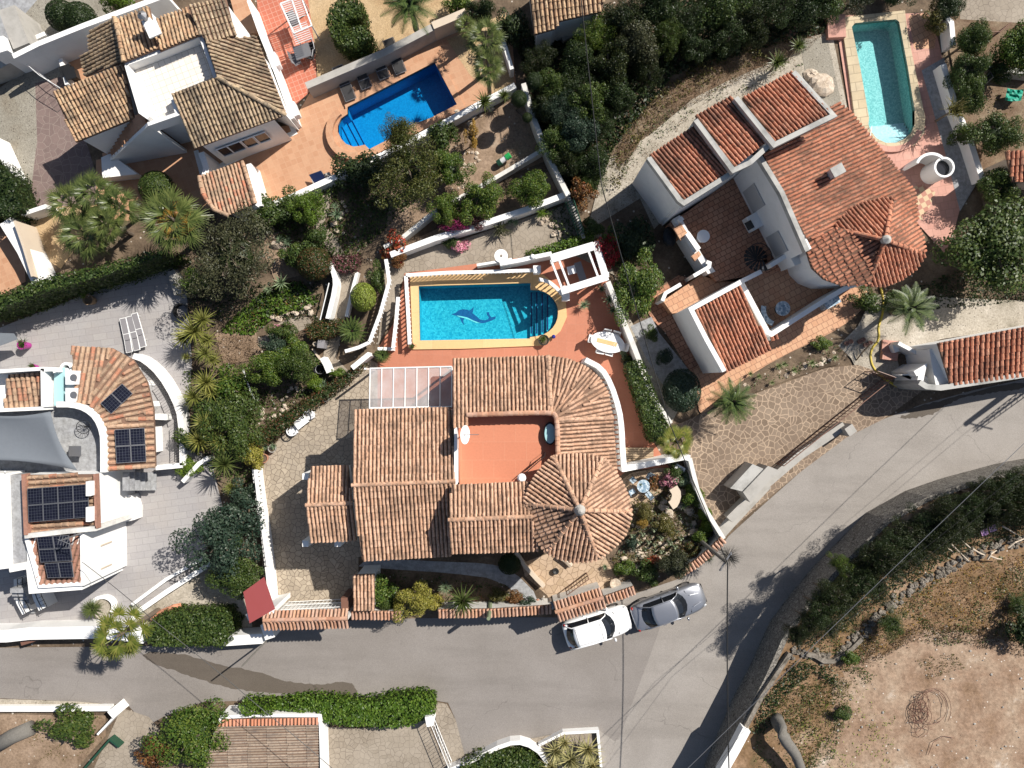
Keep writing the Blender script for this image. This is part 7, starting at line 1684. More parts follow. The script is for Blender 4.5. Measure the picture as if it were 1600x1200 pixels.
# ---------------------------------------------------------------- trees and shrubs: kind, leaves, x, y, radius px, height m, label
D = [
 ('treefine', 'pine', 365, 400, 72, 4.2, 'big grey green pine between the fan palms and the middle garden', 1.1),
 ('treefine', 'cypress', 640, 262, 62, 5.6, 'tall feathery conifer overhanging the blue pool corner', 1.0),
 ('treefine', 'cypress', 625, 212, 27, 6.0, 'pointed top of a conifer over the blue pool', 1.0),
 ('tree', 'blue', 350, 842, 58, 3.6, 'large blue green tree overhanging the grey yard', 1.0),
 ('tree', 'mid', 368, 900, 44, 2.8, 'yellowish green tree next to the red gateway roof', .8),
 ('shrub', 'blue', 378, 775, 24, 2.0, 'small blue green shrub beside the white balustrade', 1),
 ('tree', 'citrus', 300, 1148, 56, 2.8, 'leafy bright green tree at the bottom by the garage', .9),
 ('shrub', 'rust', 245, 1180, 30, 1.4, 'rusty green shrub left of the bottom tree', .8),
 ('shrub', 'mid', 112, 1137, 46, 1.5, 'broad green shrub on the sandy plot below the roadside wall', .62),
 ('clipped', 'mid', 243, 293, 27, 2.0, 'round clipped shrub with bare top in front of the top left villa', 1),
 ('clipped', 'dark', 96, 24, 24, 2.2, 'left dark rounded shrub behind the tall white wall', 1),
 ('clipped', 'dark', 124, 28, 25, 2.2, 'right dark rounded shrub behind the tall white wall', 1),
 ('shrub', 'bright', 182, 6, 24, 1.8, 'light green shrub at the top edge behind the white wall', .7),
 ('shrub', 'mid', 693, 208, 24, 1.8, 'round green shrub beside the conifer below the blue pool', 1),
 ('tree', 'citrus', 748, 312, 31, 2.8, 'citrus tree in the middle of the terraced garden', 1.1),
 ('tree', 'citrus', 696, 328, 23, 2.6, 'citrus tree left of the magenta flowering hedge', 1.1),
 ('tree', 'citrus', 826, 297, 34, 2.8, 'citrus tree right of the others near the dividing wall', .9),
 ('tree', 'citrus', 705, 268, 28, 2.7, 'light olive green tree below the conifer', 1),
 ('shrub', 'dark', 560, 270, 38, 1.8, 'dark spreading shrub below the blue patio wall', .8),
 ('shrub', 'mid', 420, 338, 34, 1.6, 'green bush under the porch wall', .8),
 ('shrub', 'mid', 455, 318, 26, 1.5, 'green bush between porch bush and lime tree', .8),
 ('tree', 'bright', 482, 326, 24, 2.7, 'lime green round tree below the white patio wall', 1.1),
 ('clipped', 'reddish', 490, 412, 28, 2.2, 'round clipped bush with reddish edge by the curving white wall', .95),
 ('shrub', 'mid', 462, 400, 24, 1.6, 'leafy green bush left of the round clipped bush', 1),
 ('shrub', 'mid', 492, 368, 18, 1.2, 'small green shrub above the round clipped bush', 1),
 ('clipped', 'lime', 567, 464, 20, 2.0, 'round lime green bush between the terrace balustrade and white edging', 1.15),
 ('shrub', 'mid', 590, 435, 14, 1.2, 'dark narrow shrub in the shade of the terrace balustrade', 1.6),
 ('tree', 'citrus', 420, 575, 34, 2.7, 'citrus tree in the lower garden by the white pipe', .8),
 ('tree', 'mid', 465, 570, 34, 2.7, 'reddish green tree in the lower garden left of the stub wall', .8),
 ('shrub', 'blue', 432, 542, 22, 1.4, 'grey leaved shrub between the citrus and the pink flowers', .8),
 ('shrub', 'mid', 440, 520, 22, 1.2, 'green shrub beneath the purple flowers', .7),
 ('shrub', 'citrus', 462, 545, 20, 1.3, 'bushy green shrub west of the blue grey box', .9),
 ('shrub', 'bright', 492, 600, 16, 1.1, 'small bright shrub above the ivy hedge', .8),
 ('shrub', 'bright', 527, 585, 12, .9, 'small green shrub at the bend of the path wall', .8),
 ('shrub', 'ivy', 306, 442, 22, 1.8, 'bright green shrub right of the planter box', .9),
 ('shrub', 'yellow', 396, 712, 20, 1.7, 'yellow green shrub at the north end of the balustrade', 1.1),
 ('tree', 'mid', 368, 665, 40, 2.8, 'green tree among the yuccas left of the hedge', 1.3),
 ('shrub', 'mid', 330, 640, 34, 1.8, 'dense green shrub between the yucca clumps', 1.0),
 ('shrub', 'citrus', 360, 605, 34, 1.8, 'bright leafed shrub above the yuccas', .8),
 ('shrub', 'mid', 300, 690, 24, 1.6, 'green shrub under the yuccas beside the wall', 1),
 ('shrub', 'bright', 296, 733, 22, 1.0, 'light green shrub inside the white step wall', .8),
 ('tree', 'citrus', 990, 448, 35, 2.4, 'spreading citrus tree right of the pergola', 1.45),
 ('shrub', 'crimson', 946, 400, 20, 2.2, 'crimson bougainvillea climbing beside the pergola', 1.5),
 ('shrub', 'mid', 925, 360, 20, 1.5, 'round green shrub above the pergola corner', .8),
 ('shrub', 'bright', 956, 375, 14, 1.6, 'small bright shrub above the bougainvillea', 1.2),
 ('shrub', 'dark', 985, 385, 34, 1.4, 'low dark shrub in the shade between the two villas', 1.2),
 ('clipped', 'blue', 1066, 610, 30, 2.0, 'round grey green bush at the end of the hedge by the stone driveway', 1.15),
 ('shrub', 'mid', 1018, 522, 13, .9, 'small green shrub on the beige side path', .9),
 ('shrub', 'blue', 1038, 560, 12, 1.0, 'thin grey shrub beside the beige side path', 1.2),
 ('tree', 'mid', 1545, 385, 76, 4.2, 'huge dark green tree at the right picture edge beside the round tower', 1.05),
 ('tree', 'mid', 1550, 208, 34, 2.8, 'green tree right of the white wall near the red tiled building', 1.0),
 ('shrub', 'mid', 1505, 212, 20, 1.7, 'round dark shrub on the inner side of the white wall', .9),
 ('tree', 'mid', 1516, 62, 26, 2.8, 'loose green tree above the white wall at the upper right', 1.1),
 ('tree', 'mid', 1506, 110, 24, 2.7, 'grey green bush climbing over the white wall', 1.3),
 ('tree', 'mid', 1518, 150, 22, 2.7, 'lower grey green bush climbing over the white wall', 1.3),
 ('tree', 'citrus', 1590, 75, 36, 3.2, 'bright green tree cut by the upper right edge', 1.3),
 ('shrub', 'mid', 1560, 110, 22, 1.8, 'dim shrub below the grey wall in the upper right yard', .9),
 ('tree', 'mid', 1562, 290, 38, 2.8, 'mixed green tree between the red building and the huge tree', .8),
 ('tree', 'dark', 1480, 10, 24, 1.9, 'dark tree at the top edge right of the narrow pool', 1),
 ('shrub', 'olive', 1462, 30, 18, 1.5, 'light green shrub at the upper right corner of the pool terrace', 1.2),
 ('shrub', 'citrus', 592, 922, 26, 2.0, 'leafy green shrub beside the narrow tiled shed', 1.0),
 ('clipped', 'mid', 603, 942, 14, 1.6, 'small round clipped bush beside the narrow tiled shed', 1.0),
 ('tree', 'yellow', 642, 938, 30, 2.7, 'yellow green shrub overhanging the roadside wall', .85),
 ('shrub', 'yellow', 676, 944, 16, 1.5, 'smaller yellow green shrub left of the spiky palm', .9),
 ('clipped', 'dark', 796, 882, 18, 1.3, 'round dark clipped bush in the shade of the eaves', .9),
 ('shrub', 'rust', 806, 936, 16, 1.0, 'rust coloured succulents at the entrance wall', .7),
 ('shrub', 'blue', 824, 944, 12, 1.2, 'grey green cactus clump on the roadside wall', .9),
 ('shrub', 'olive', 780, 932, 16, 1.0, 'olive tinted shrub left of the rusty succulents', .7),
 ('small', 'red', 612, 388, 17, 1.2, 'red flowering aloe clump at the corner of the terrace wall', 1.3),
 ('shrub', 'rust', 622, 404, 13, 1.0, 'rust coloured shrub below the red flowering aloes', 1),
 ('shrub', 'magenta', 712, 356, 24, 1.7, 'magenta bougainvillea on the dividing wall, deepest pink part', .45),
 ('shrub', 'purplish', 738, 347, 24, 1.7, 'purplish dull right part of the bougainvillea on the dividing wall', .5),
 ('small', 'pink', 719, 388, 12, .6, 'pale pink flower clump on the crazy paved terrace', 1.1),
 ('shrub', 'mid', 706, 380, 14, .7, 'low green shrub left of the pale pink flowers', .8),
 ('small', 'pink', 1043, 751, 11, .9, 'bright pink flowering plant behind the mosaic table', 1.1),
 ('small', 'pink', 440, 512, 12, .5, 'lilac flowers along the garden path', .5),
 ('small', 'rust', 1021, 752, 12, 1.0, 'rust coloured round plant in a pale pot next to the mosaic table', 1),
 ('shrub', 'mid', 1056, 738, 16, 1.2, 'dark green shrub above the pink flowering plant', .8),
 ('shrub', 'succ', 1064, 752, 14, .9, 'pale green succulent shrub in the top of the rockery', 1),
 ('shrub', 'citrus', 1086, 772, 18, 1.3, 'deep green shrub against the boundary wall in the rockery', 1),
 ('clipped', 'bright', 1102, 803, 11, 1.2, 'upper yellow green cushion shrub by the boundary wall', 1),
 ('clipped', 'bright', 1107, 821, 11, 1.2, 'lower yellow green cushion shrub by the boundary wall', 1),
 ('shrub', 'citrus', 1094, 836, 14, 1.0, 'green shrub at the bottom corner of the rockery', 1),
 ('shrub', 'olive', 1040, 822, 18, 1.0, 'feathery olive shrub in the middle of the rockery', .8),
 ('shrub', 'olive', 1005, 800, 14, .8, 'yellowish low shrub near the tower in the rockery', 1),
 ('shrub', 'gold', 1006, 816, 9, .7, 'golden cushion plant near the tower in the rockery', 1),
 ('shrub', 'blue', 988, 850, 10, .8, 'blue grey cushion plant in the rockery', 1),
 ('shrub', 'red', 1018, 877, 13, .8, 'red flowering plant in the lower rockery', .6),
 ('tree', 'pine', 1052, 880, 26, 2.7, 'pale flowered bush at the lower edge of the rockery', .9),
 ('shrub', 'mid', 1012, 897, 22, 1.4, 'green bush overhanging the tile capped wall by the cars', .8),
 ('shrub', 'citrus', 975, 890, 16, 1.1, 'small leafy shrub left of the red flowering plant', .9),
 ('shrub', 'reddish', 1080, 862, 16, 1.0, 'reddish shrub at the lower right of the rockery', .8),
 ('shrub', 'mid', 1355, 470, 26, 1.4, 'green shrub under the round tower', .7),
 ('shrub', 'mid', 1410, 470, 30, 1.4, 'shaded shrub mass right of the round tower', .6),
 ('shrub', 'citrus', 1285, 538, 16, .7, 'green shrub at the upper end of the agave bed', .7),
 ('treefine', 'mid', 1394, 975, 22, 1.6, 'round olive green bush on the dry plot beside the rubble wall', 1.1),
 ('shrub', 'mid', 1317, 1117, 13, .7, 'small green bush on the bare earth', 1.1),
 ('shrub', 'citrus', 1330, 1030, 14, .8, 'green weed clump below the rubble wall on the dry plot', .8),
 ('shrub', 'dark', 1598, 985, 24, 1.6, 'dark bush cut by the right edge on the dry plot', 1.2),
 ('treefine', 'mid', 1590, 945, 18, .8, 'weedy bush near the right edge on the dry plot', 1.2),
 ('treefine', 'citrus', 1310, 878, 17, 2.2, 'lighter green bush at the foot of the dark tree row', 1),
 ('shrub', 'ivy', 1515, 25, 20, 1.2, 'x', 1),
 ('shrub', 'rust', 908, 300, 22, 2.2, 'red berried shrub at the lower tip of the thicket', 1.0),
 ('shrub', 'dark', 800, 50, 24, 2.4, 'dark green shrub left of the brown roofed small house', 1.3),
 ('shrub', 'citrus', 715, 8, 22, 1.6, 'green shrub at the top edge above the cream wall', .8),
 ('tree', 'dark', 745, 22, 24, 2.8, 'dark tree at the top edge left of the small house', .8),
]
Z23 = {'dry plot', 'bare earth'}
for k, m_, x, y, r, h, lab, ay in D:
    if lab == 'x': continue
    z0 = 0
    if 'dry plot' in lab or 'bare earth' in lab or 'dark tree row' in lab: z0 = ZF
    plant(k, m_, x, y, r, h, lab, z0=z0, asp=(1, ay), rz=0 if ay != 1 else None)
# ring topiary: three clipped balls on tall bent stems
t = thing('topiary', 'topiary tree with three clipped balls on tall bent stems by the thicket', 'tree', tuple(P(806, 172, 0)))
b0 = world_loc(t)
for x, y, r, z in ((835, 127, 13.5, 2.6), (811, 155, 13, 2.6), (824, 184, 8, 2.0)):
    c = P(x, y, z); R_ = r/25*(1-z/H); link('foliage', crown_mesh('clipped', 'dark'), t, c-b0, (R_, R_, R_), x); link('shade_core', core_mesh('clipped', 'dark'), t, c-b0, (R_, R_, R_))
    MB().tube([b0, (b0+c)/2+Vector((.1, -.1, -.2)), c], .04, 6).build('stem', M['bark'], t)
G1 = 'evergreen trees merging in the dark thicket between the villas'
TH = [(840, 95, 26, 2.7, 'mid'), (850, 60, 0, 0, ''), (900, 100, 28, 3.4, 'dark'), (935, 60, 30, 3.4, 'citrus'), (975, 30, 32, 3.8, 'mid'), (1025, 10, 34, 3.8, 'dark'), (1075, 35, 30, 3.2, 'dark'), (1120, 12, 34, 3.6, 'mid'),
      (1165, 30, 28, 3.0, 'dark'), (1210, 8, 34, 3.6, 'dark'), (1255, 18, 28, 3.0, 'dark'), (1290, 2, 30, 3.2, 'mid'), (1340, -6, 30, 2.0, 'dark'), (1400, -14, 26, 1.8, 'dark'),
      (865, 135, 26, 3.0, 'mid'), (905, 145, 30, 3.6, 'dark'), (950, 110, 32, 3.8, 'mid'), (995, 75, 34, 4.0, 'pine'), (1040, 60, 26, 3.4, 'mid'), (1085, 75, 22, 2.8, 'dark'),
      (850, 175, 22, 2.8, 'mid'), (880, 180, 30, 3.6, 'blue'), (925, 165, 30, 3.6, 'mid'), (965, 150, 26, 3.2, 'dark'), (1010, 115, 24, 3.2, 'dark'), (870, 225, 28, 3.2, 'mid'), (905, 210, 30, 3.6, 'blue'), (940, 195, 24, 3.0, 'dark'),
      (890, 255, 22, 2.7, 'dark'), (925, 255, 26, 2.8, 'dark'), (925, 285, 20, 2.2, 'mid'), (1130, 55, 26, 3.0, 'dark'), (1180, 60, 18, 2.4, 'dark')]
for i, (x, y, r, h, m_) in enumerate(TH):
    if r: plant('tree' if i % 3 else 'treefine', m_ if i % 4 else 'conifer', x, y, r*1.08, h, 'evergreen tree merging into the dark thicket between the villas', group=G1, name='evergreen_tree', cat='tree', asp=(1, .9+.05*(i % 4)))
G2 = 'dark conifers in a row on the raised strip behind the retaining wall'
CT = [(1235, 985, 14, 2.6), (1258, 965, 17, 2.8), (1275, 945, 18, 2.8), (1290, 975, 16, 2.4), (1295, 925, 20, 3.0), (1318, 940, 18, 2.6), (1335, 905, 21, 3.0), (1345, 880, 20, 3.0), (1362, 915, 18, 2.4), (1372, 870, 21, 3.1), (1385, 845, 20, 3.0), (1402, 872, 20, 2.7), (1412, 835, 21, 3.1), (1432, 855, 20, 2.6),
      (1440, 815, 21, 3.1), (1455, 840, 21, 2.8), (1470, 800, 21, 3.1), (1482, 826, 20, 2.8), (1500, 785, 20, 3.2), (1508, 812, 20, 2.8), (1528, 770, 21, 3.2), (1535, 800, 20, 2.8), (1555, 762, 20, 3.2), (1560, 790, 20, 2.9), (1580, 748, 21, 3.2), (1585, 778, 21, 2.9), (1608, 760, 24, 3.2), (1600, 790, 20, 2.8), (1630, 790, 26, 3.0)]
for i, (x, y, r, h) in enumerate(CT):
    plant('treefine', ('conifer', 'conifer', 'dark', 'conifer')[i % 4], x+6, y+4, r*(1.35+.3*((i*7) % 5)/4), h*(.7+.4*((i*3) % 7)/6), 'dark conifer in the row on the raised strip behind the retaining wall', z0=ZF, group=G2, name='conifer', cat='tree', asp=(1, .9))
# ---------------------------------------------------------------- palms, cycads, yuccas, agaves
for x, y, r, h, l in ((150, 303, 40, 2.6, 'upper fan palm of the large clump below the top left villa'), (112, 320, 40, 2.4, 'left fan palm of the large clump below the top left villa'), (185, 325, 38, 2.4, 'right fan palm of the large clump below the top left villa'), (135, 368, 44, 2.2, 'lower fan palm of the large clump below the top left villa'), (165, 350, 34, 2.9, 'middle fan palm of the large clump below the top left villa')):
    palm('fan', 'palm', x, y, r, h, l, name='fan_palm', dead=False)
palm('fan', 'palm', 272, 345, 58, 4.2, 'tall fan palm with yellowish old fronds left of the big pine', name='fan_palm', dead=True, tr=.2)
palm('fanwide', 'palmgreen', 193, 988, 60, 4.0, 'yellow green fan palm standing by the road at the lower left', name='fan_palm', tr=.16)
palm('fanwide', 'palmgreen', 1056, 690, 38, 2.9, 'blurry yellow green fan palm at the end of the hedge by the deck', name='fan_palm')
palm('fan', 'palm', 758, 62, 36, 4.2, 'upper fan palm of the pair right of the sun loungers', name='fan_palm')
palm('fan', 'palm', 762, 108, 30, 3.8, 'lower fan palm of the pair right of the sun loungers', name='fan_palm')
palm('fan', 'palm', 728, 42, 20, 2.4, 'small dim fan palm beside the cream wall', name='fan_palm')
palm('feather', 'feather', 640, 8, 50, 3.6, 'feather palm hanging over the grey topped wall at the top edge', name='feather_palm', tr=.2)
palm('feather', 'feather', 1143, 628, 42, 2.2, 'feather palm at the upper left corner of the stone driveway', name='feather_palm', tr=.22)
palm('feather', 'feather', 1422, 482, 44, 2.4, 'feather palm on the gravel right of the yellow hose', name='feather_palm', tr=.18)
palm('cycad', 'feather', 551, 517, 25, 1.1, 'big cycad with orange centre inside the terrace balustrades', 'cycad', name='cycad', center='orange')
palm('cycad', 'feather', 598, 555, 15, .7, 'small cycad at the foot of the narrow pool stairs', 'cycad', name='cycad')
palm('cycad', 'palm', 145, 951, 18, .8, 'cycad in the white rimmed round planter', 'cycad', name='cycad')
palm('rosette', 'palm', 723, 938, 31, 1.9, 'large spiky palm like yucca overhanging the roadside wall', 'yucca', name='yucca')
palm('rosette', 'succ', 696, 918, 14, .9, 'pale striped yucca left above the large spiky yucca', 'yucca', name='yucca')
for x, y, r, h, l in ((305, 518, 28, 1.7, 'largest yucca rosette at the top of the clump beside the grey yard'), (318, 500, 20, 1.8, 'yucca rosette at the upper right of the clump beside the grey yard'), (288, 528, 18, 1.3, 'yucca rosette at the left of the clump beside the grey yard'), (324, 532, 18, 1.3, 'yucca rosette right of the largest one beside the grey yard'),
    (322, 552, 18, 1.5, 'yucca rosette below the largest one beside the brown shrub'), (334, 562, 16, 1.1, 'yellowish yucca rosette beside the brown shrub'), (324, 598, 22, 1.6, 'yucca rosette above the leafy shrub row'), (304, 620, 20, 1.4, 'yucca rosette left of the dense green shrub'), (330, 612, 17, 1.4, 'yucca rosette between two green shrubs'),
    (320, 660, 19, 1.7, 'upper pale yucca rosette of the lower clump'), (312, 688, 20, 1.5, 'lower pale yucca rosette of the lower clump'), (345, 690, 20, 1.6, 'green tinged yucca rosette of the lower clump'), (352, 725, 24, 1.8, 'dark green yucca rosette above the balustrade end'), (363, 762, 14, 1.2, 'small yellow yucca rosette above the blue green shrub'), (292, 558, 9, .8, 'tiny yellow rosette at the edge of the grey yard')):
    palm('rosette', 'yucca' if 'dark green' not in l else 'palm', x, y, r*1.25, h, l, 'yucca', name='yucca', tr=.07)
for x, y, r, h, l in ((1214, 98, 20, 1.2, 'spiky dark yucca north west of the boulder by the red roofs'), (1247, 72, 16, 1.8, 'spiky yucca on a bent stem left of the narrow pool'), (757, 160, 20, 1.5, 'spiky yucca at the corner of the lower white patio wall'), (788, 150, 14, 1.0, 'smaller spiky yucca right of the patio wall corner'), (790, 45, 20, 1.5, 'dark spiky yucca under the fan palms at the wall')):
    palm('rosette', 'palm', x, y, r*1.1, h, l, 'yucca', name='yucca', tr=.06)
for x, y, r, h, l in ((527, 336, 15, .7, 'pale agave in a stone ring beside the garden path'), (525, 322, 9, .6, 'small light green agave above the pale agave'), (440, 442, 18, .8, 'pale agave in the green ground cover below the round bush'), (420, 452, 11, .5, 'second smaller pale agave in the green ground cover'), (450, 378, 12, .4, 'right grey agave among the rocks by the stairs'), (438, 374, 10, .4, 'left grey agave among the rocks by the stairs'),
    (912, 477, 12, .4, 'silvery agave in a bowl on the orange terrace'), (940, 452, 10, .6, 'blue green agave in a pot by the pergola post'), (952, 468, 15, .9, 'light green agave pot by the terrace wall'), (958, 485, 14, .8, 'dark green agave pot below the light green one'), (797, 345, 12, .4, 'grey agave on the crazy paved terrace by the dividing wall'), (806, 348, 9, .4, 'small agave beside the grey agave on the terrace'),
    (945, 885, 8, .3, 'small green agave on the entrance paving'), (1104, 870, 15, .9, 'spiky agave at the tile capped wall below the rockery'), (1068, 790, 9, .4, 'pale rosette between rocks in the rockery'), (1000, 888, 10, .4, 'agave near the entrance edge of the rockery'), (415, 698, 9, .6, 'succulent in the pot at the courtyard hedge end'), (428, 697, 9, .5, 'succulent in the pale courtyard pot'), (516, 617, 10, .4, 'succulent rosette in the bowl planter'), (505, 600, 12, .5, 'blue agave beside the wire topped water butt')):
    palm('rosette' if 'silvery' in l or 'spiky' in l else 'agave', 'succ', x, y, r, h, l, 'agave', name='agave', tr=.04)
for i, (x, y, r) in enumerate([(1216, 572, 9), (1225, 569, 9), (1240, 578, 9), (1268, 567, 10), (1304, 559, 9), (1172, 584, 8), (1185, 588, 8), (1206, 598, 7), (1290, 545, 8)]):
    palm('agave', 'agave', x, y, r, .3, 'small bright agave among others in the dark bed above the stone driveway', 'agave', name='agave', group='small agaves in the dark bed', tr=.03)
for i, (x, y, r, l) in enumerate([(868, 1172, 20, 'striped agave at the left end of the bed at the bottom edge'), (892, 1186, 26, 'largest striped agave in the middle of the bed at the bottom edge'), (918, 1170, 22, 'striped agave at the right end of the bed at the bottom edge'), (862, 1198, 20, 'striped agave at the lower left of the bed at the bottom edge'), (925, 1195, 20, 'striped agave at the lower right of the bed at the bottom edge'), (882, 1160, 15, 'small striped agave leaning over the white wall of the bed')]):
    palm('rosette', 'variegated', x, y, r*1.3, .7, l, 'agave', name='agave', tr=.05)
for x, y, r, l in ((1490, 172, 24, 'dry yellowish palm leaning over the white wall'), (780, 372, 0, '')):
    if r: palm('grassy', 'olive', x, y, r*1.2, 1.9, l, 'palm', name='palm_tree', tr=.08)
palm('grassy', 'pine', 782, 358, 22, .5, 'grey grassy clump hanging over the dividing wall', 'grass clump', name='grass_clump', tr=.03)
palm('grassy', 'bright', 846, 333, 14, .6, 'bright grassy clump in a pot beside the dividing wall', 'grass clump', name='grass_clump', tr=.03)
palm('grassy', 'mid', 36, 536, 12, .7, 'grassy plant growing from the magenta pot', 'plant', name='potted_plant', tr=.03)
palm('grassy', 'mid', 50, 571, 8, .5, 'grassy plant growing from the smaller magenta pot', 'plant', name='potted_plant', tr=.03)
palm('grassy', 'bright', 131, 463, 8, 1.0, 'slim green shoot beside the barrel planter', 'plant', name='potted_plant', tr=.03)
palm('grassy', 'citrus', 849, 530, 9, .5, 'leafy plant in the dark pot at the pool corner', 'plant', name='potted_plant', tr=.03)
palm('grassy', 'citrus', 1001, 757, 4, .8, 'small plant on the mosaic table', 'plant', name='potted_plant', tr=.01, center=None)
palm('grassy', 'mid', 644, 541, 8, .6, 'bushy plant at the inner corner of the pool deck', 'plant', name='potted_plant', tr=.02)
palm('grassy', 'ivy', 840, 512+0, 0.1, .3, 'x', 'plant') if False else None
# the column cactus on the roadside wall, the bare shrub over the pole, the tree with golden leaves
b = P(766, 940, 0); tag(MB().tube([b, b+Vector((.02, 0, 1.6)), b+Vector((0, .02, 3.0)), b+Vector((0, .02, 3.25))], .15, 10, .11).build('column_cactus', M['cactus']), 'tall grey column cactus rising behind the roadside wall', 'cactus')
t = thing('bare_shrub', 'leafless grey round shrub on a bent stem at the road bend', 'shrub', tuple(P(1120, 858, 0))); c = P(1137, 868, 2.0); m = MB(); rnd = random.Random(8)
for i in range(170):
    a = rnd.uniform(0, 6.28); e = rnd.uniform(-.3, 1.5); d = Vector((math.cos(a)*math.cos(e), math.sin(a)*math.cos(e), math.sin(e))); l_ = rnd.uniform(.5, .95); p1 = c+d*l_*.45
    m.tube([c, p1, c+d*l_+Vector((rnd.uniform(-.12, .12),)*3)], .013, 3, .005); d2 = (d+Vector((rnd.uniform(-.6, .6), rnd.uniform(-.6, .6), rnd.uniform(-.3, .5)))).normalized(); m.tube([p1, p1+d2*l_*.5], .009, 3, .005)
m.build('twigs', M['barkgrey'], t); MB().tube([P(1120, 858, 0), (P(1120, 858, 0)+c)/2+Vector((.1, .1, .2)), c], .05, 6).build('stem', M['barkgrey'], t)
plant('airy', 'gold', 737, 215, 17, 2.2, 'slender tree with golden leaves in a ring of stones', asp=(.75, 1.7), rz=0, name='tree', cat='tree')
plant('airy', 'bright', 1075, 815, 12, .6, 'x2', name='shrub') if False else None
stones('ring of pale stones round the golden leaved tree', arc(734, 248, 13, 12, 0, 340, 14), r=.13)
stones('curved row of pale stones below the light olive tree', [(722, 280), (728, 290), (715, 297), (700, 293)], r=.12)
stones('rough pale stones along the patio wall above the sandy garden', [(720, 180), (735, 190), (752, 183), (770, 175)], r=.2, jit=.3)
stones('pale stones edging the garden path by the ground cover', [(430, 497), (450, 491), (472, 490), (487, 478), (486, 490), (492, 500)], r=.2)
stones('pale stones round the agave beside the garden path', [(534, 318), (540, 330), (532, 342), (520, 352), (528, 362), (540, 368)], r=.17)
stones('pale stones by the stairs next to the grey agaves', [(435, 385), (445, 388), (455, 392), (465, 390)], r=.32, step=.45)
stones('pale stones lining the small pond bed west of the courtyard hedge', [(410, 640), (412, 655), (430, 652), (448, 640), (444, 625), (455, 605), (480, 615)], r=.15)
stones('stone border of the dry bed left of the ivy hedge', [(358, 600), (368, 606), (376, 610)], r=.2)
scatter('small pale stones scattered through the rockery garden', [(985, 790), (1060, 760), (1110, 840), (1060, 880), (985, 895)], 150, .11)
for x, y, r, l in ((1077, 798, .38, 'large round pinkish boulder in the rockery near the boundary wall'), (1045, 800, .3, 'flat grey rock in the middle of the rockery'), (1034, 792, .26, 'pinkish rock left of the flat grey rock'), (1083, 832, .34, 'pinkish boulder at the lower right of the rockery'), (1000, 865, .26, 'rock near the lower tower edge in the rockery'), (1065, 768, .3, 'pale rock right of the curved stone bench'), (974, 872, .22, 'rock at the upper left tip of the lower rockery')): rock(x, y, r, l)
for i, (x, y) in enumerate([(985, 836), (1000, 832), (1010, 845), (1020, 850), (1028, 838), (1018, 826), (1030, 860), (1042, 845), (1050, 852), (1060, 840), (1035, 880), (995, 845)]):
    b = P(x, y, 0); h = .6+.5*((i*37) % 10)/10
    t = thing('cactus', 'small columnar cactus among others in the rockery garden', 'cactus', tuple(b), 'columnar cacti in the rockery'); MB().tube([b, b+Vector((0, 0, h*.8)), b+Vector((0, 0, h))], .08, 8, .06).build('column', M['cactus'], t); MB().tube([b+Vector((0, 0, h*.2)), b+Vector((.15, .05, h*.35)), b+Vector((.17, .05, h*.7))], .05, 6).build('arm', M['cactus'], t)
b = P(600, 500, 0)
# ---------------------------------------------------------------- plants nobody could count
cover('green leafy ground cover with orange flowers below the big pine', [(345, 520), (360, 500), (395, 470), (430, 445), (470, 440), (500, 470), (480, 482), (450, 490), (425, 500), (395, 525), (370, 522)], 'ivy', 260, .085, h=.4, clump=.15)
cover('orange flowers dotted over the green ground cover', [(380, 515), (420, 470), (470, 460), (480, 480), (420, 502), (395, 525)], 'rust', 60, .05, h=.7, clump=.3)
cover('brown dry brush below the yuccas', [(335, 525), (395, 525), (408, 545), (395, 562), (350, 575), (338, 560)], 'dry', 400, .05, h=.8, asp=.3, clump=.2)
cover('low green plants in the shade under the dark garden trees', [(290, 440), (500, 440), (500, 500), (340, 500), (300, 480)], 'dark', 150, .07, h=.4, clump=.3)
cover('dark undergrowth on the floor of the thicket', [(800, 40), (830, 60), (960, 20), (1300, -40), (1290, 50), (1150, 90), (1050, 120), (960, 230), (930, 300), (880, 300), (830, 160)], 'dark', 160, .12, h=.6, clump=.1)
cover('undergrowth on the floor of the terraced garden', [(400, 350), (520, 290), (620, 250), (690, 230), (700, 270), (620, 340), (560, 400), (480, 400)], 'mid', 190, .08, h=.4, clump=.45)
cover('undergrowth beside the courtyard fence shrubs', [(290, 580), (380, 570), (500, 560), (540, 585), (400, 690), (400, 740), (380, 800), (330, 740), (290, 690)], 'mid', 120, .08, h=.3, clump=.4)
cover('dry twiggy brush on the slope above the stony strip', smoothline([(950, 260), (990, 185), (1060, 120), (1140, 80), (1240, 40), (1300, 40), (1250, 90), (1160, 125), (1080, 165), (1010, 205), (975, 270)], 1, True), 'dry', 420, .07, h=.5, asp=.16, clump=.25)
cover('green weeds in the dry brush slope', [(960, 250), (1010, 190), (1150, 120), (1240, 80), (1260, 100), (1100, 170), (1010, 230), (975, 280)], 'mid', 60, .06, h=.3, clump=.75)
cover('tiny dark weeds on the pale stony strip', [(940, 340), (950, 270), (1100, 150), (1240, 80), (1240, 110), (1090, 190), (1010, 260), (985, 310)], 'olive', 25, .035, h=.08, clump=.7)
cover('low plants filling the rockery garden', [(975, 790), (1060, 735), (1085, 740), (1110, 830), (1120, 850), (1060, 890), (960, 900), (955, 870), (985, 840)], 'olive', 190, .06, h=.3, clump=.45, cs=2.2)
cover('green succulents filling the rockery garden', [(975, 790), (1060, 735), (1085, 740), (1110, 830), (1120, 850), (1060, 890), (960, 900), (955, 870), (985, 840)], 'succ', 90, .05, h=.25, clump=.7, cs=3)
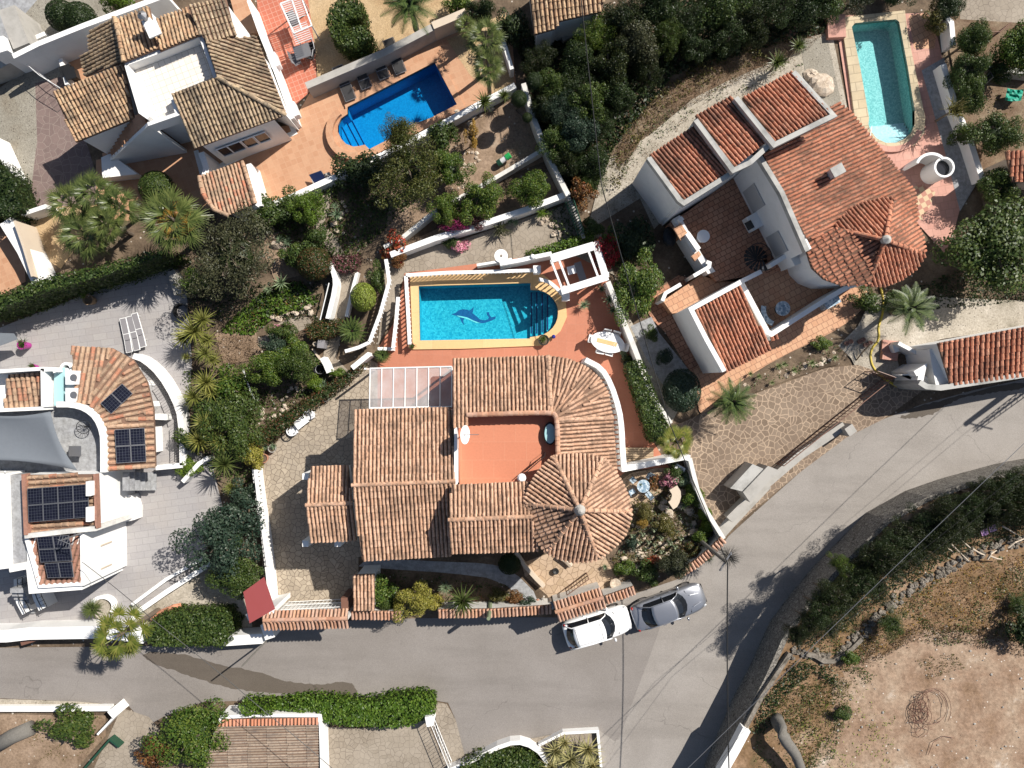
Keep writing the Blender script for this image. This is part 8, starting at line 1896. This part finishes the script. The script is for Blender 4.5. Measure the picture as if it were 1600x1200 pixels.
cover('low plants in the front garden bed along the roadside wall', [(570, 885), (700, 900), (780, 910), (855, 940), (855, 950), (570, 955)], 'mid', 130, .06, h=.3, clump=.5, cs=2)
cover('reddish low plants in the front garden bed', [(605, 910), (700, 905), (780, 915), (820, 945), (620, 952)], 'rust', 60, .05, h=.25, clump=.75, cs=2.5)
cover('weeds along the edge between road and retaining wall', [(1340, 845), (1400, 795), (1460, 768), (1500, 755), (1510, 760), (1440, 785), (1360, 838), (1300, 885), (1290, 885)], 'gold', 260, .05, h=.3, clump=.4)
cover('dry golden weeds on the raised plot', [(1290, 1000), (1400, 930), (1500, 880), (1610, 860), (1610, 1000), (1500, 985), (1420, 1000), (1340, 1030)], 'gold', 70, .05, z0=ZF, h=.12, clump=.85, cs=1.7)
cover('rust coloured weeds on the raised plot', [(1210, 1080), (1300, 1030), (1400, 940), (1610, 860), (1610, 980), (1440, 990), (1300, 1080), (1230, 1150)], 'dry', 120, .05, z0=ZF, h=.12, clump=.6, cs=1.2, asp=.3)
cover('green weeds on the raised plot', [(1180, 1100), (1250, 1030), (1400, 930), (1610, 850), (1610, 1000), (1420, 1010), (1330, 1090), (1290, 1230), (1180, 1230)], 'mid', 150, .05, z0=ZF, h=.15, clump=.85, cs=.9)
cover('yellow green weeds on the lower part of the raised plot', [(1240, 1100), (1340, 1060), (1400, 1120), (1390, 1210), (1250, 1210)], 'lime', 50, .05, z0=ZF, h=.12, clump=.88, cs=1.6)
cover('dark undergrowth under the row of conifers', [(1235, 1000), (1300, 910), (1400, 820), (1500, 775), (1620, 740), (1620, 830), (1500, 860), (1400, 920), (1320, 980), (1270, 1010)], 'dark', 170, .07, z0=ZF, h=.6, clump=.1)
cover('dark plants on the bank beside the low concrete wall', [(1170, 1140), (1200, 1085), (1240, 1030), (1300, 1040), (1310, 1075), (1270, 1050), (1220, 1090), (1190, 1150)], 'dark', 200, .07, z0=ZF, h=.5, clump=.1)
scatter('loose pale stones strewn over the raised plot', [(1300, 1040), (1400, 960), (1600, 880), (1620, 1200), (1300, 1200)], 110, .045, ZF, mat='concrete')
cover('low green plants in the dark bed above the stone driveway', [(1120, 622), (1240, 565), (1320, 535), (1320, 560), (1200, 600)], 'mid', 120, .06, h=.2, clump=.6, cs=2.5)
scatter('pale stones scattered in the dark bed above the stone driveway', [(1140, 610), (1240, 570), (1310, 545), (1315, 560), (1200, 598)], 45, .12)
cover('dim undergrowth beneath the big tree at the right', [(1400, 460), (1500, 420), (1610, 420), (1610, 470), (1500, 480), (1420, 485)], 'dark', 150, .08, h=.4, clump=.2)
cover('weeds and leaves in the yard at the upper right', [(1500, 100), (1610, 100), (1610, 240), (1540, 240)], 'olive', 90, .06, h=.2, clump=.6)
cover('low grass on the sandy plot at the lower left', [(100, 1115), (165, 1120), (160, 1160), (120, 1190), (60, 1190), (30, 1120)], 'olive', 90, .04, h=.08, clump=.6)

cover('rock garden plants by the green lattice fence', [(840, 330), (880, 322), (900, 350), (905, 375), (880, 380), (862, 350)], 'mid', 170, .07, h=.5, clump=.45, cs=2.5)
stones('pale rocks and bowls of the rock garden by the green lattice fence', [(850, 335), (862, 352), (872, 370), (882, 378)], r=.22, jit=.35)
cover('weedy scrub along the upper side of the bare earth', [(1300, 1010), (1400, 990), (1440, 975), (1500, 975), (1600, 1000), (1600, 1025), (1500, 1005), (1430, 1000), (1350, 1040)], 'dry', 260, .05, z0=ZF, h=.2, clump=.5, cs=2)
cover('olive scrub on the left side of the bare earth', [(1200, 1090), (1290, 1060), (1330, 1060), (1320, 1130), (1270, 1190), (1290, 1220), (1240, 1220)], 'olive', 220, .05, z0=ZF, h=.2, clump=.55, cs=1.6)
cover('olive scrub patch in the middle of the bare earth', [(1430, 1030), (1490, 1020), (1510, 1045), (1450, 1060)], 'olive', 160, .045, z0=ZF, h=.12, clump=.5, cs=2)
cover('rusty dry weeds over the upper right of the raised plot', [(1420, 930), (1500, 885), (1610, 860), (1610, 960), (1500, 970), (1430, 975)], 'rust', 90, .045, z0=ZF, h=.1, clump=.6, cs=1.3)
for x, y, m_, l in ((975, 556, 'succ', 'left potted plant of the group right of the oval table'), (984, 560, 'mid', 'right potted plant of the group right of the oval table'), (979, 567, 'blue', 'lower potted plant of the group right of the oval table')):
    plant('small', m_, x, y, 7, .6, l, cat='plant', name='potted_plant')

cover('scrub spilling from the thicket over the edge of the dry slope', [(950, 230), (1010, 160), (1080, 105), (1180, 70), (1200, 95), (1110, 130), (1040, 170), (985, 240), (965, 300), (940, 290)], 'olive', 150, .07, h=.5, clump=.6, cs=1.5)
cover('dry tufts scattered over the stony strip', [(950, 330), (965, 270), (1050, 190), (1150, 130), (1240, 90), (1245, 115), (1150, 160), (1060, 215), (1000, 290), (985, 340)], 'dry', 160, .05, h=.15, clump=.8, cs=1.7, asp=.3)
scn.view_settings.use_curve_mapping = False
